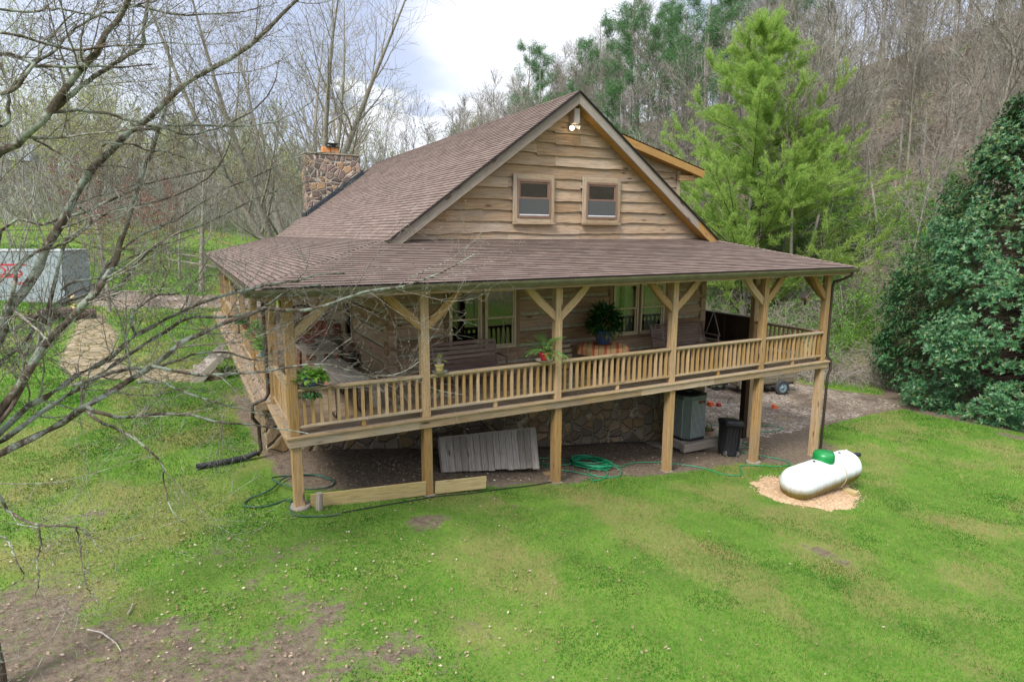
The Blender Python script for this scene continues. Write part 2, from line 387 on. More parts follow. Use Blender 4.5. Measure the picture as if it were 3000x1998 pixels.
def groundmat():
    t=NT('lawn_ground');o=t.obj();at=t.n('ShaderNodeVertexColor',layer_name='mask');sp=t.n('ShaderNodeSeparateColor');t.l(at.outputs[0],sp.inputs[0])
    n=t.noise(o,1.3,6,.65);fine=t.noise(o,22,4,.7)
    gcol=t.mix(t.ramp(n,[(.35,0),(.65,1)]),(.05,.16,.014),(.12,.27,.028))
    gcol=t.mix(t.ramp(fine,[(.4,0),(.75,.8)]),gcol,(.20,.22,.07))
    gcol=t.mix(sp.outputs[1],gcol,t.mix(fine,(.30,.25,.09),(.24,.19,.10)))
    dcol=t.mix(t.ramp(t.noise(o,9,6,.75),[(.3,0),(.7,1)]),(.085,.064,.048),(.25,.20,.15))
    dcol=t.mix(t.ramp(t.voro(o,17),[(.06,.35),(.15,0)]),dcol,(.30,.24,.18))
    dm=t.ramp(t.math('ADD',sp.outputs[0],t.math('MULTIPLY_ADD',t.noise(o,6,5,.75),.9,-.45)),[(.42,0),(.6,1)])
    c=t.mix(dm,gcol,dcol)
    f=t.mix(t.ramp(t.noise(o,1.6,7,.75),[(.35,0),(.65,1)]),(.12,.10,.075),(.30,.25,.195))
    c=t.mix(sp.outputs[2],c,f)
    return t.done(t.bsdf(c,.95,t.bump(t.math('ADD',fine,n),.8,.05),.08))
M['ground']=groundmat()
M['grass']=leafmat('grass_blades',(.07,.19,.018),(.17,.33,.04),trans=.3,rough=.6,spec=.15)
def grassmat():
    t=NT('grass_blade');r,q=t.rnd();col=t.mix(r,(.042,.162,.015),(.135,.335,.034));col=t.mix(q,col,t.mix(r,(.30,.24,.09),(.44,.36,.19)))
    p=t.bsdf(col,.6,None,.12);tr=t.n('ShaderNodeBsdfTranslucent');t.l(col,tr.inputs[0]);mx=t.n('ShaderNodeMixShader');mx.inputs[0].default_value=.3
    t.l(p,mx.inputs[1]);t.l(tr.outputs[0],mx.inputs[2]);return t.done(mx.outputs[0])
M['grass']=grassmat()
M['bark_fg']=bark('lichen_bark',(.055,.042,.032),(.15,.12,.09),(.32,.38,.31),.8,.9)
M['twig_fg']=bark('twig_bark',(.10,.08,.062),(.25,.21,.175),(.40,.44,.38),.65,2)
M['bark_pale']=bark('pale_bark',(.17,.145,.115),(.33,.30,.25),(.3,.34,.27),.4,.5)
M['bark_wood']=bark('hazy_woodland_bark',(.24,.235,.20),(.46,.45,.40),(.5,.52,.44),.35,.4)  # paler bark for the far woods, distance haze put into its colour
M['bark_hill']=bark('hill_bark',(.15,.135,.115),(.34,.315,.28),(.40,.39,.34),.35,.4)
M['bark_dark']=bark('dark_bark',(.06,.045,.035),(.15,.11,.085))
M['vine']=bark('dry_vine',(.23,.205,.175),(.46,.42,.37),None,0,.6)
M['bud']=leafmat('spring_leaf',(.34,.46,.11),(.54,.56,.18),trans=.4)  # leaf tone also lightened to suggest haze over the far woods
M['goldbud']=leafmat('gold_leaf',(.40,.27,.07),(.36,.31,.09),trans=.4)
M['redbud']=leafmat('red_leaf',(.22,.045,.035),(.33,.09,.06),trans=.3)
M['larch']=leafmat('soft_needles',(.22,.38,.07),(.44,.60,.15),trans=.5,c2=(.44,.52,.11),third=(.08,.22,.05))
M['pine']=leafmat('pine_needles',(.045,.135,.045),(.11,.24,.075),trans=.2)
M['magnolia']=leafmat('magnolia_leaf',(.016,.085,.03),(.06,.18,.065),trans=.12,rough=.42,spec=.4,c2=(.17,.22,.07),third=(.12,.27,.13))
M['shrub']=leafmat('shrub_leaf',(.09,.25,.03),(.24,.44,.07),trans=.35)
M['plant']=leafmat('house_plant_leaf',(.015,.07,.015),(.04,.14,.03),trans=.2,rough=.35,spec=.5)
M['palm']=leafmat('palm_leaf',(.07,.23,.04),(.17,.36,.08),trans=.3,c2=(.45,.38,.2))
M['dead']=leafmat('fallen_leaf',(.22,.145,.095),(.36,.27,.19),trans=.1,c2=(.5,.42,.32))
# ================================================================= ground
def axis(segs):
    out=[]
    for a,b,st in segs: out+=list(np.arange(a,b,st))
    return np.array(out+[segs[-1][1]])
def grow(a,st,f,lim):
    out=[];x=a
    while abs(x)<abs(lim): st*=f;x+=st;out.append(x)
    return out
xs=np.r_[grow(-12,-.3,1.18,-420)[::-1],np.arange(-12,30,.22),grow(30,.3,1.12,420)]
ys=np.r_[grow(-10,-.3,1.2,-400)[::-1],np.arange(-10,12,.22),np.arange(12,40,.4),grow(40,.5,1.12,520)]
X,Y=np.meshgrid(xs,ys);Z=G(X,Y)
def inpoly(x,y,poly):
    x=np.asarray(x);y=np.asarray(y);c=np.zeros(x.shape,bool);n=len(poly)
    for i in range(n):
        x0,y0=poly[i];x1,y1=poly[i-1]
        k=((y0>y)!=(y1>y));
        with np.errstate(divide='ignore',invalid='ignore'): c^=k&(x<(x1-x0)*(y-y0)/(y1-y0+1e-12)+x0)
    return c
def polydist(x,y,poly):
    d=np.full(np.shape(x),1e9);n=len(poly)
    for i in range(n):
        ax,ay=poly[i];bx,by=poly[i-1];vx,vy=bx-ax,by-ay;t=np.clip(((x-ax)*vx+(y-ay)*vy)/(vx*vx+vy*vy),0,1)
        d=np.minimum(d,np.hypot(x-ax-t*vx,y-ay-t*vy))
    return np.where(inpoly(x,y,poly),-d,d)
UNDER=[(-.15,3.6),(-.1,2.4),(.1,1.3),(0.9,.85),(3,.6),(4.6,.15),(6.2,.0),(8,.1),(9.2,.0),(11,.1),(12.2,.25),(13.3,-.1),(14.6,-.35),(16.2,.4),(17.2,1.6),(19,2.5),(20,6),(14,8),(-.5,8)]
DRIVE_R=[(14.1,3.3),(15.2,2.6),(17.5,2.5),(20,3.0),(23,3.4),(26.3,3.6),(27.2,5.0),(26.3,6.6),(25.8,9),(24.8,12),(24.5,26),(14.1,26)]
DRIVE_L=[(-30,27.5),(-12,26.6),(-6.5,25.3),(-4.6,23.6),(-1,22.9),(4,23),(9,24),(9,26.5),(4,26.2),(-1,26.2),(-4.5,27.4),(-7,29),(-14,31),(-30,32)]
PATH=[(-5.86,22.2),(-5.55,18.17),(-5.56,15.62),(-5.41,13.32),(-5.04,12.24),(-4.09,11.4),(-2.94,10.85),(-1.77,10.3),(-.78,10.15),(-.7,11.56),(-2.37,12.15),(-3.4,12.6),(-3.8,13.49),(-4.06,15.1),(-4.13,18.1),(-4.67,20.2),(-5.0,22.2)]
CHIPS=[(10.7,-1.95),(10.9,-2.6),(11.6,-3.2),(12.5,-3.25),(13.3,-2.9),(14.0,-2.2),(13.9,-1.6),(13,-1.1),(12,-1.0),(11.2,-1.3)]
def dirtmask(x,y):
    d=polydist(x,y,UNDER);m=1-sst((d+.45+.5*(fbm(x/.5,y/.5,19,3)-.5))/1.1)
    m=np.maximum(m,.62*(1-sst((np.hypot(x-15.8,(y-1.2)*1.3)-1.2)/1.6)))
    big=fbm(x/2.3,y/2.3,21,5);m=np.maximum(m,.62*sst((big-.66)/.1)*sst((-y+1)/2))
    m=np.maximum(m,.95*(1-sst((polydist(x,y,DRIVE_R))/.7)))
    m=np.maximum(m,.55*(1-sst(polydist(x,y,PATH)/.5)))
    m=np.maximum(m,.5*(1-sst(polydist(x,y,CHIPS)/.35)))
    # worn soil with leaf litter under the big tree
    dl=np.hypot((x+4.2),(y+5.0));n=fbm(x/1.2,y/1.2,33,5)
    m=np.maximum(m,np.clip(1.08-dl/6.2+(n-.5)*1.5,0,.62))
    dm=np.hypot((x-30.6),(y-.9));m=np.maximum(m,.9*(1-sst((dm-4.9)/.8)))
    return m
def drymask(x,y):
    n=fbm(x/1.6,y/1.6,51,5);n2=fbm(x/.5,y/.5,61,3)
    return np.clip(.10+sst((n-.47)/.2)*.52*(.3+1.1*n2),0,1)
def forestmask(x,y):
    s=x-np.interp(y,XBY,XBX);f=sst((s-4)/7+(fbm(x/3,y/3,3)-.5))
    f=np.maximum(f,sst((y-72-.1*x+8*(fbm(x/9,y/9,4)-.5))/8));f=np.maximum(f,sst((-y-38)/8))
    return f
msk=np.stack([dirtmask(X,Y),drymask(X,Y),forestmask(X,Y),np.ones_like(X)],-1)
ny,nx=X.shape;idx=np.arange(nx*ny).reshape(ny,nx)
F_=np.stack([idx[:-1,:-1],idx[:-1,1:],idx[1:,1:],idx[1:,:-1]],-1).reshape(-1,4)
ground=npmesh('ground',np.stack([X,Y,Z],-1).reshape(-1,3),F_,M['ground'],smooth=True,attrs={'mask':msk.reshape(-1,4)})
tag(ground,kind='structure')
def sheet(name,poly,mat,res=.12,dz=.02,nz=.18,kind='structure',dome=0,**kw):
    P=np.array(poly);x=np.arange(P[:,0].min()-.3,P[:,0].max()+.3,res);y=np.arange(P[:,1].min()-.3,P[:,1].max()+.3,res)
    X,Y=np.meshgrid(x,y);d=polydist(X,Y,poly)+nz*2*(fbm(X/.4,Y/.4,77,3)-.5)
    Zz=np.maximum.reduce([G(X,Y),G(X+.11,Y),G(X-.11,Y),G(X,Y+.11),G(X,Y-.11)])+dz+dome*np.clip(-d/.5,0,1)+.02*(fbm(X/.3,Y/.3,8)-.5)-.05*np.clip((d+.08)/.08,0,1)
    idx=np.arange(X.size).reshape(X.shape);q=np.stack([idx[:-1,:-1],idx[:-1,1:],idx[1:,1:],idx[1:,:-1]],-1)
    keep=(d[:-1,:-1]<0)|(d[1:,1:]<0)
    o=npmesh(name,np.stack([X,Y,Zz],-1).reshape(-1,3),q[keep],mat,smooth=True);return tag(o,kind=kind,**kw)
sheet('path',PATH,M['flag'],.1,.035,.1)
sheet('driveway',[p for p in DRIVE_R],M['gravel'],.25,.03,.5)
sheet('driveway',DRIVE_L,M['gravel'],.3,.05,.5)
sheet('wood_chips',CHIPS,M['chips'],.06,.02,.2,kind='stuff',dome=.06)
sheet('concrete_pad',[(11.2,3.05),(11.1,2.3),(12.6,1.55),(14.0,1.6),(15.2,2.6),(15.2,4.0),(13.9,4.0),(13.9,3.05)],M['concrete'],.1,.035,.03)
# ================================================================= house
HX=8.13;HZ=7.53;SL=.73;XL,XR=2.80,13.46;YB=21.8;YR=2.6;EZ=2.84;EXL,EXR=-.545,16.02;EY=-.42;ZB=3.64
def roofz(x): return HZ-SL*abs(x-HX)
house=thing('log_cabin','brown log cabin with shingled gable roof, wraparound porch on timber posts and stone chimney','house',(0,0,-1.45))
# ---- roof (each roof plane a mesh of real lapped courses)
def courses(name,a0,a1,b0,b1,parent,exp=.14,hipA=None,th=.012,stepu=.6):
    """strip roof between bottom edge a0-a1 and top edge b0-b1"""
    a0,a1,b0,b1=map(Vector,(a0,a1,b0,b1));n=max(1,int(round(((b0+b1)/2-(a0+a1)/2).length/exp)));mb=MB()
    nv=((a1-a0).cross(b0-a0)).normalized()
    if nv.z<0:nv=-nv
    ud=(a1-a0).normalized()
    for i in range(n):
        t0=i/n;t1=min(1,(i+1.15)/n)
        p0=a0.lerp(b0,t0);p1=a1.lerp(b1,t0);q0=a0.lerp(b0,t1);q1=a1.lerp(b1,t1)
        L=(p1-p0).length;k=max(1,int(L/stepu));h0=nv*(th*random.uniform(2.2,2.5)+.003);off=0
        prev=None
        for j in range(k+1):
            s=j/k;wob=nv*random.uniform(-.0015,.002)
            pb=p0.lerp(p1,s);pt=q0.lerp(q1,s);cur=(pb+h0+wob,pt+nv*th,pb+wob*0+nv*.0)
            if prev:
                u0=(prev[0]-a0).dot(ud);u1=(cur[0]-a0).dot(ud);v0=i*.14+.003;v1=v0+.14
                mb.face([prev[0],cur[0],cur[1],prev[1]],[(u0,v0),(u1,v0),(u1,v1),(u0,v1)],0,0)
                mb.face([prev[2],cur[2],cur[0],prev[0]],[(u0,v0)]*4,0,1)  # asphalt edge face, coloured darker to deepen the weak course shadow line
            prev=cur
    # underside
    mb.face([a0-nv*.015,b0-nv*.015,b1-nv*.015,a1-nv*.015],None,0,2)
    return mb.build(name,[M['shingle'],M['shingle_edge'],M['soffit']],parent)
courses('roof',(XL-.02,YR-.03,ZB-.02),(XL-.02,YB,ZB-.02),(HX,YR-.03,HZ),(HX,YB,HZ),house)
courses('roof',(XR,YR-.03,ZB),(XR,YB,ZB),(HX,YR-.03,HZ),(HX,YB,HZ),house)
courses('porch_roof',(EXL,EY,EZ),(EXL,YB,EZ),(XL+.05,3.0,ZB+.01),(XL+.05,YB,ZB+.01),house)
courses('porch_roof',(EXL,EY,EZ),(EXR,EY,EZ),(XL+.05,3.0,ZB+.01),(XR-.05,3.0,ZB+.01),house)
courses('porch_roof',(EXR,EY,EZ),(EXR,YB,EZ),(XR-.05,3.0,ZB+.01),(XR-.05,YB,ZB+.01),house)
for a,b in (((EXL-.02,EY-.02,EZ+.02),(XL+.05,3.0,ZB+.03)),((EXR+.02,EY-.02,EZ+.02),(XR-.05,3.0,ZB+.03)),((HX,YR-.03,HZ+.02),(HX,YB,HZ+.02))):
    mb=MB();a=Vector(a);b=Vector(b);n=int((b-a).length/.16)
    for i in range(n):
        p=a.lerp(b,i/n);q=a.lerp(b,(i+1.2)/n);d=(b-a).normalized();sd=d.cross(Vector((0,0,1))).normalized()*.14
        dz=Vector((0,0,-.035 if a.z<7 else -.10));u=Vector((0,0,.012))
        for s in(-1,1):
            mb.face([p+u,q,q+sd*s+dz,p+u+sd*s+dz] if s<0 else [p+u,p+u+sd*s+dz,q+sd*s+dz,q],[(i*.3,.0),(i*.3+.2,0),(i*.3+.2,.1),(i*.3,.1)],0,0)
    mb.build('ridge_cap',[M['shingle']],house)
# rake boards
for s in(-1,1):
    xe=XL if s<0 else XR;mb=MB();d=.115/math.cos(math.atan(SL))
    top=Vector((HX,YR,HZ-.03-d));bot=Vector((xe,YR,roofz(xe)-.03-d));L=(top-bot).length
    cuts=[0,.16,1] if s>0 else [0,.47,1]
    for c0,c1 in zip(cuts,cuts[1:]):
        p=bot.lerp(top,c0);q=bot.lerp(top,c1);nn=Vector((0,0,1));w=.026
        # plumb cut at ridge, level cut at tail
        def pr(c,up,yy):
            b=bot.lerp(top,c);x=b.x;z=b.z+(d if up else -d)
            if c==0 and not up:x-=s*(2*d)/SL*.42;z=roofz(x)-.03-2*d
            return (x,yy,z)
        a=[pr(c0,0,YR-w),pr(c1,0,YR-w),pr(c1,0,YR+w),pr(c0,0,YR+w),pr(c0,1,YR-w),pr(c1,1,YR-w),pr(c1,1,YR+w),pr(c0,1,YR+w)]
        mb.hexa(a,0 if not(s>0 and c0==0) else 1,0)
    mb.build('rake_board',[M['rake'],M['rake_new']],house)
    mb=MB();mb.beam((xe-s*0,YR-.035,roofz(xe)-.012),(HX,YR-.035,HZ-.012),.09,.035,up=(0,0,1));mb.build('rake_edge',M['shingle_edge'],house)
    mb=MB();zz=.03+2*d-.02
    q=[(xe-s*.25,YR+.02,roofz(xe-s*.25)-zz),(HX,YR+.02,HZ-zz),(HX,3.02,HZ-zz),(xe-s*.25,3.02,roofz(xe-s*.25)-zz)]
    L=(Vector(q[1])-Vector(q[0])).length
    mb.face(q if s>0 else q[::-1],[(0,0),(L,0),(L,.45),(0,.45)] if s>0 else [(0,.45),(L,.45),(L,0),(0,0)]);mb.build('soffit',M['soffit'],house)
mb=MB();mb.box(HX-.09,HX+.09,YR+.07,3.05,6.72,7.12);mb.build('ridge_beam',[M['rake']],house,bevel=.015)
# gable siding: live-edge lap boards
def siding(name,x0f,x1f,zrows,y,parent,joints=(),zmax=None):
    mb=MB()
    for i,z0 in enumerate(zrows[:-1]):
        z1=zrows[i+1]+.03;sd=i*13.7;amp=random.uniform(.025,.075);n=60
        r=random.random();xs_=np.linspace(x0f(z0),x1f(z0),max(4,int((x1f(z0)-x0f(z0))/.09)+1))
        js=[j for j in joints if random.random()<.42];cuts=[0]+sorted(int(np.argmin(abs(xs_-j))) for j in js)+[len(xs_)-1]
        for c0,c1 in zip(cuts,cuts[1:]):
            if c1<=c0:continue
            r=random.random();dzz=random.uniform(-.02,.02);am=amp*random.uniform(.5,1.4);ss=sd+c0*3.1;yo=random.uniform(0,.006);prev=None
            for j in range(c0,c1+1):
                x=xs_[j];w=float((fbm(x/1.1+ss,0.5,5,3)-.5)*2*am+(fbm(x/.3+ss,3.5,6,2)-.5)*.02)
                zt=min(z1,zmax(x) if zmax else z1);zb=min(z0+w+dzz,zt);cur=(Vector((x,y-.065-yo,zb)),Vector((x,y-.012,zt)),Vector((x,y-.004,zb+.004)))
                if prev:
                    e=.004 if j==c0+1 else 0
                    uv=[(prev[0].x+r*50,prev[0].z-z0+r*7),(cur[0].x+r*50,cur[0].z-z0+r*7),(cur[1].x+r*50,cur[1].z-z0+r*7),(prev[1].x+r*50,prev[1].z-z0+r*7)]
                    mb.face([prev[0],cur[0],cur[1],prev[1]],uv,r);mb.face([prev[2],cur[2],cur[0],prev[0]],uv,r,1)
                else: mb.face([cur[0],cur[1],Vector((x,y,cur[1].z)),cur[2]],[(0,0)]*4,r,1)
                prev=cur
    return mb.build(name,[M['siding'],M['log']],parent)
rows=[3.52+.298*i for i in range(13)]
off=.30
siding('gable_siding',lambda z:max(XL+.3,HX-(HZ-off-z)/SL),lambda z:min(XR-.3,HX+(HZ-off-z)/SL),rows,3.0,house,joints=(4.4,6.2,7.02,7.62,8.46,9.87,11.2),zmax=lambda x:roofz(x)-.24)
mb=MB();mb.face([(XL,3.005,ZB-.5),(XR,3.005,ZB-.5),(XR,3.005,ZB),(HX,3.005,HZ-.05),(XL,3.005,ZB)],None);mb.build('gable_backing',M['log'],house)
# ---- windows
def window(y,x0,x1,z0,z1,kind,parent=house,axis='x',trim=.1,screen=False,sill=True):
    """double-hung window; axis x: wall faces -y at depth y; axis y: wall faces -x at x=y, spans y"""
    def bx(mb,a0,a1,d0,d1,b0,b1,m=0):
        if axis=='x':mb.box(a0,a1,y+d0,y+d1,b0,b1,m)
        else:mb.box(y+d0,y+d1,a0,a1,b0,b1,m)
    fr=MB();f=.055
    fm={'tan':M['tan'],'brown':M['brownframe']}[kind]
    bx(fr,x0,x0+f,-.05,.06,z0,z1);bx(fr,x1-f,x1,-.05,.06,z0,z1);bx(fr,x0+f,x1-f,-.05,.06,z1-f,z1);bx(fr,x0+f,x1-f,-.058,.06,z0,z0+f)
    w=fr.build('window',[fm],parent,bevel=.004)
    zm=(z0+z1)/2+.02;s=.045
    for k,(a,b,dy) in enumerate(((z0+f,zm+.02,.0),(zm-.02,z1-f,-.028))):
        sh=MB();A=x0+f;B=x1-f
        bx(sh,A,A+s,dy,dy+.026,a,b);bx(sh,B-s,B,dy,dy+.026,a,b);bx(sh,A+s,B-s,dy,dy+.026,a,a+s);bx(sh,A+s,B-s,dy,dy+.026,b-s,b)
        sh.build('sash',[fm],w,bevel=.003)
        p=MB();pa,pb,pz0,pz1,pd=A+s-.004,B-s+.004,a+s-.004,b-s+.004,y+dy+.012
        p.face([(pa,pd,pz0),(pb,pd,pz0),(pb,pd,pz1),(pa,pd,pz1)] if axis=='x' else [(pd,pb,pz0),(pd,pa,pz0),(pd,pa,pz1),(pd,pb,pz1)]);p.build('pane',[M['glass']],w)
    if screen:
        p=MB();bx(p,x0+f+.01,x1-f-.01,-.040,-.037,z0+f+.06,zm-.02);p.build('screen',[M['screen']],w)
        p=MB();bx(p,x0+f+.01,x1-f-.01,-.052,-.032,z0+f+.01,z0+f+.045);p.build('sill_rail',[M['white']],w)
    return w
for (a,b) in ((6.41,7.45),(8.62,9.69)):
    t=MB();t.box(a-.115,a-.002,2.865,2.93,4.10,5.36);t.box(b+.002,b+.115,2.865,2.93,4.10,5.36);t.box(a-.0,b+.0,2.865,2.93,5.222,5.36);t.box(a-.0,b+.0,2.865,2.93,4.10,4.218);t.box(a-.13,b+.13,2.82,2.93,4.05,4.098)
    t.build('window_trim',[M['fascia']],house,bevel=.006)
    w=window(2.905,a,b,4.22,5.22,'brown',screen=True)
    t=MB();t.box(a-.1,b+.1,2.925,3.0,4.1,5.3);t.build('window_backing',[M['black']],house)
# ---- log walls
WIN_F=[(4.41,6.39,.74,2.38),(9.66,11.66,.77,2.37)]
WIN_L=[(6.6,7.8,.55,2.2),(14.2,15.4,.55,2.2)];DOOR_L=(10.3,11.3,0,2.1)
def logwall(name,fix,a0,a1,holes,axis,z0=-.05,z1=3.1,shift=0,side=-1,parent=house):
    mb=MB();segs=[]
    per=.43;i=-1
    while True:
        zb=z0+shift+i*per;i+=1
        if zb>z1:break
        zt=zb+.325
        for kind,(p,q) in (('log',(zb,zt)),('ch',(zt,zb+per))):
            p=max(p,z0);q=min(q,z1)
            if q-p<.02:continue
            # split by holes
            bands=[(a0,a1,p,q)]
            for (h0,h1,hz0,hz1) in holes:
                nb=[]
                for (s0,s1,b0,b1) in bands:
                    if h0<s1 and h1>s0 and hz0<b1 and hz1>b0:
                        if h0>s0:nb.append((s0,h0,b0,b1))
                        if h1<s1:nb.append((h1,s1,b0,b1))
                        if hz0>b0+.02:nb.append((max(s0,h0),min(s1,h1),b0,hz0))
                        if hz1<b1-.02:nb.append((max(s0,h0),min(s1,h1),hz1,b1))
                    else:nb.append((s0,s1,b0,b1))
                bands=nb
            r0=random.random();jj=random.uniform(-.012,.012)
            for (s0,s1,b0,b1) in bands:
                if kind=='log':
                    e0=.15 if s0==a0 else 0;e1=.15 if s1==a1 else 0;w0=fix-.09+jj;w1=fix+.12
                    args=(s0-e0,s1+e1);m=0
                else:
                    w0=fix-.035;w1=fix+.10;args=(s0+(.05 if s0==a0 else 0),s1-(.05 if s1==a1 else 0));m=1;b0-=.004;b1+=.004
                if side>0:w0,w1=2*fix-w1,2*fix-w0
                # split long runs for variation
                L=args[1]-args[0];n=max(1,int(L/4.2)) if kind=='log' else 1
                for k in range(n):
                    u0=args[0]+L*k/n;u1=args[0]+L*(k+1)/n
                    if axis=='x':mb.box(u0,u1,w0,w1,b0,b1,m,0,(r0+k*.13)%1)
                    else:mb.box(w0,w1,u0,u1,b0,b1,m,1,(r0+k*.13)%1)
    return mb.build(name,[M['log'],M['chink']],parent,bevel=.012)
logwall('log_wall',3.0,2.9,13.3,[(a-.1,b+.1,c-.1,d+.05) for a,b,c,d in WIN_F],'x')
logwall('log_wall',2.9,3.0,21.3,[(a-.08,b+.08,c-.08,d+.05) for a,b,c,d in WIN_L]+[DOOR_L],'y',shift=.215)
logwall('log_wall',13.3,3.0,21.3,[],'y',shift=.215,side=1)
logwall('log_wall',21.3,2.9,13.3,[],'x',side=1)
for (a,b,c,d) in WIN_F:
    mid=(a+b)/2+.0
    t=MB();t.box(a-.11,a-.0,2.885,2.99,c-.12,d+.06);t.box(b+.0,b+.13,2.885,2.99,c-.12,d+.06);t.box(a,b,2.885,2.99,d,d+.08);t.box(a,b,2.875,2.99,c-.12,c-.0);t.box(mid-.035,mid+.035,2.905,3.0,c,d)
    t.build('window_trim',[M['trim']],house,bevel=.006)
    window(2.90,a+.01,mid-.045,c+.01,d-.01,'tan');window(2.90,mid+.045,b-.01,c+.01,d-.01,'tan')
for (a,b,c,d) in WIN_L:
    t=MB();t.box(2.785,2.89,a-.1,a,c-.1,d+.06);t.box(2.785,2.89,b,b+.1,c-.1,d+.06);t.box(2.785,2.89,a,b,d,d+.08);t.box(2.775,2.89,a,b,c-.1,c);t.build('window_trim',[M['log']],house)
    window(2.84,a+.01,b-.01,c+.01,d-.01,'tan',axis='y')
t=MB();t.box(2.84,2.9,10.32,11.28,.01,2.08);d=t.build('door',[M['darkwood']],house)
t=MB();t.lathe([(0,0),(.03,.01),(.035,.04),(.02,.06),(0,.065)],n=10,mat=Matrix.Translation((2.84,10.42,1))@Matrix.Rotation(-PI/2,4,'Y'));t.build('handle',[M['chain']],d,smooth=True)
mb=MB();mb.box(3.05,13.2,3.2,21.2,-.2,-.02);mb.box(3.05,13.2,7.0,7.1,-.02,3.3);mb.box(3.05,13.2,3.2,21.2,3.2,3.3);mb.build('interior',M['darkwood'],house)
# curtains inside the front windows
M['curtain']=plain('pale_curtain',(.42,.45,.36),.9,.1);M['valance']=plain('golden_valance',(.45,.36,.13),.9,.1)
def curtain(x0,x1,z0,z1,mat,y=3.15):
    n=int((x1-x0)/.03);v=[];f=[]
    for i in range(n+1):
        x=x0+(x1-x0)*i/n;yy=y+.03*math.sin(i*1.1)+.012*math.sin(i*2.7);v+=[(x,yy,z0+.03*math.sin(i*.9)),(x,yy,z1)]
    f=[(2*i,2*i+2,2*i+3,2*i+1) for i in range(n)]
    return npmesh('curtain',v,f,mat,house,smooth=True)
for x0,x1 in ((9.7,10.05),(10.3,10.62),(10.68,10.85),(11.1,11.62)):curtain(x0,x1,.7,2.36,M['curtain'])
curtain(4.5,6.35,2.05,2.36,M['valance'])
# ---- porch deck
DT=0.0
mb=MB()
y=.02
while y<2.98:
    n=3;xx=[0.0,4+random.uniform(-1,1),9+random.uniform(-1,1),15.56]
    for a,b in zip(xx,xx[1:]):mb.box(a if a else (2.9 if y<-9 else 0.0),b-.004,y,y+.136,-.035,0,0,0)
    y+=.142
x=-.28
while x<2.88:
    mb.box(x,x+.136,3.0 if x>=-.5 else 3.0,12,-.035,0,0,1);mb.box(x,x+.136,12.01,21.7,-.035,0,0,1);x+=.142
x=13.4
while x<15.5:
    mb.box(x,x+.136,3.0,12,-.035,0,0,1);mb.box(x,x+.136,12.01,21.7,-.035,0,0,1);x+=.142
mb.build('porch_floor',[M['deck']],house)
mb=MB()
for a,b in zip([-.05,2.55,5.6,8.4,10.9,15.64],[2.546,5.596,8.396,10.896,15.64]):mb.box(a,b,-.055,-.003,-.205,-.036,0,0)
mb.box(-.055,-.005,0,3.0,-.205,-.036,0,1);mb.box(15.6,15.65,0,21.7,-.205,-.036,0,1);mb.box(-.33,-.285,3.0,21.7,-.215,-.036,0,1);mb.box(-.33,-.056,2.96,3.0,-.215,-.036)
mb.build('fascia_board',[M['fascia']],house,bevel=.005)
mb=MB()
for a,b in zip([-.1,3.9,7.9,12.1],[3.897,7.897,12.097,15.7]):mb.box(a,b,-.085,.016,-.036,.004,0,0)
mb.box(-.11,.0,.02,3,-.036,.004,0,1);mb.box(-.36,-.285,2.95,21.7,-.036,.004,0,1);mb.box(15.57,15.7,.02,21.7,-.036,.004,0,1)
mb.build('deck_edge_board',[M['cap']],house,bevel=.005)
mb=MB()
for i in range(26):
    x=.3+i*.6;mb.box(x,x+.045,.0,3.05,-.215,-.036,0,1)
mb.box(0.02,15.5,1.5,1.56,-.40,-.22,0,0)
mb.build('floor_joist',[M['darkwood']],house)
# foundation
mb=MB();mb.box(-.12,13.8,3.1,3.4,-4.2,-.22);mb.box(-.12,.2,3.4,21.7,-3,-.217);mb.box(13.5,13.8,3.4,21.4,-4.4,-.22)
mb.build('foundation',[M['stone']],house)
# ---- posts
PXS=[0,2.64,5.88,9.38,12.72,15.40];PW=.18
for i,x in enumerate(PXS):
    mb=MB();mb.box(x,x+PW,.017,.017+PW,.0,2.598,0,2);mb.build('post',[M['post']],house,bevel=.008)
    mb=MB();zb=g(x+.09,.1)-.05;mb.box(x+.005,x+PW+.01,-.035+.03,.03+PW,zb,-.206,0,2);lp=mb.build('post',[M['post']],house,bevel=.008)
    mb=MB();z0=g(x+.1,.1);mb.lathe([(0,z0+.05),(.2,z0+.05),(.21,z0+.03),(.21,z0-.1)],c=(x+.1,.09,0),n=20) if i in(0,4) else mb.box(x-.03,x+.22,-.04,.22,z0-.06,z0+.025)
    mb.build('post_footing',[M['concrete']],house)
PYL=[2.62,6.38,10.1,13.8,17.5,21.2]
for y in PYL:
    mb=MB();mb.box(0.0,PW,y,y+PW,.0,2.598,0,2);mb.build('post',[M['post']],house,bevel=.008)
    mb=MB();mb.box(15.40,15.58,y,y+PW,.0,2.598,0,2);mb.build('post',[M['post']],house,bevel=.008)
    if y<20:
        mb=MB();mb.box(15.40,15.58,y,y+PW,g(15.5,y)-.1,-.206,0,2);mb.build('post',[M['post']],house,bevel=.008)
mb=MB();mb.box(15.15,15.34,2.55,2.75,g(15.2,2.6)-.1,-.206,0,2);mb.build('post',[M['darkwood']],house)
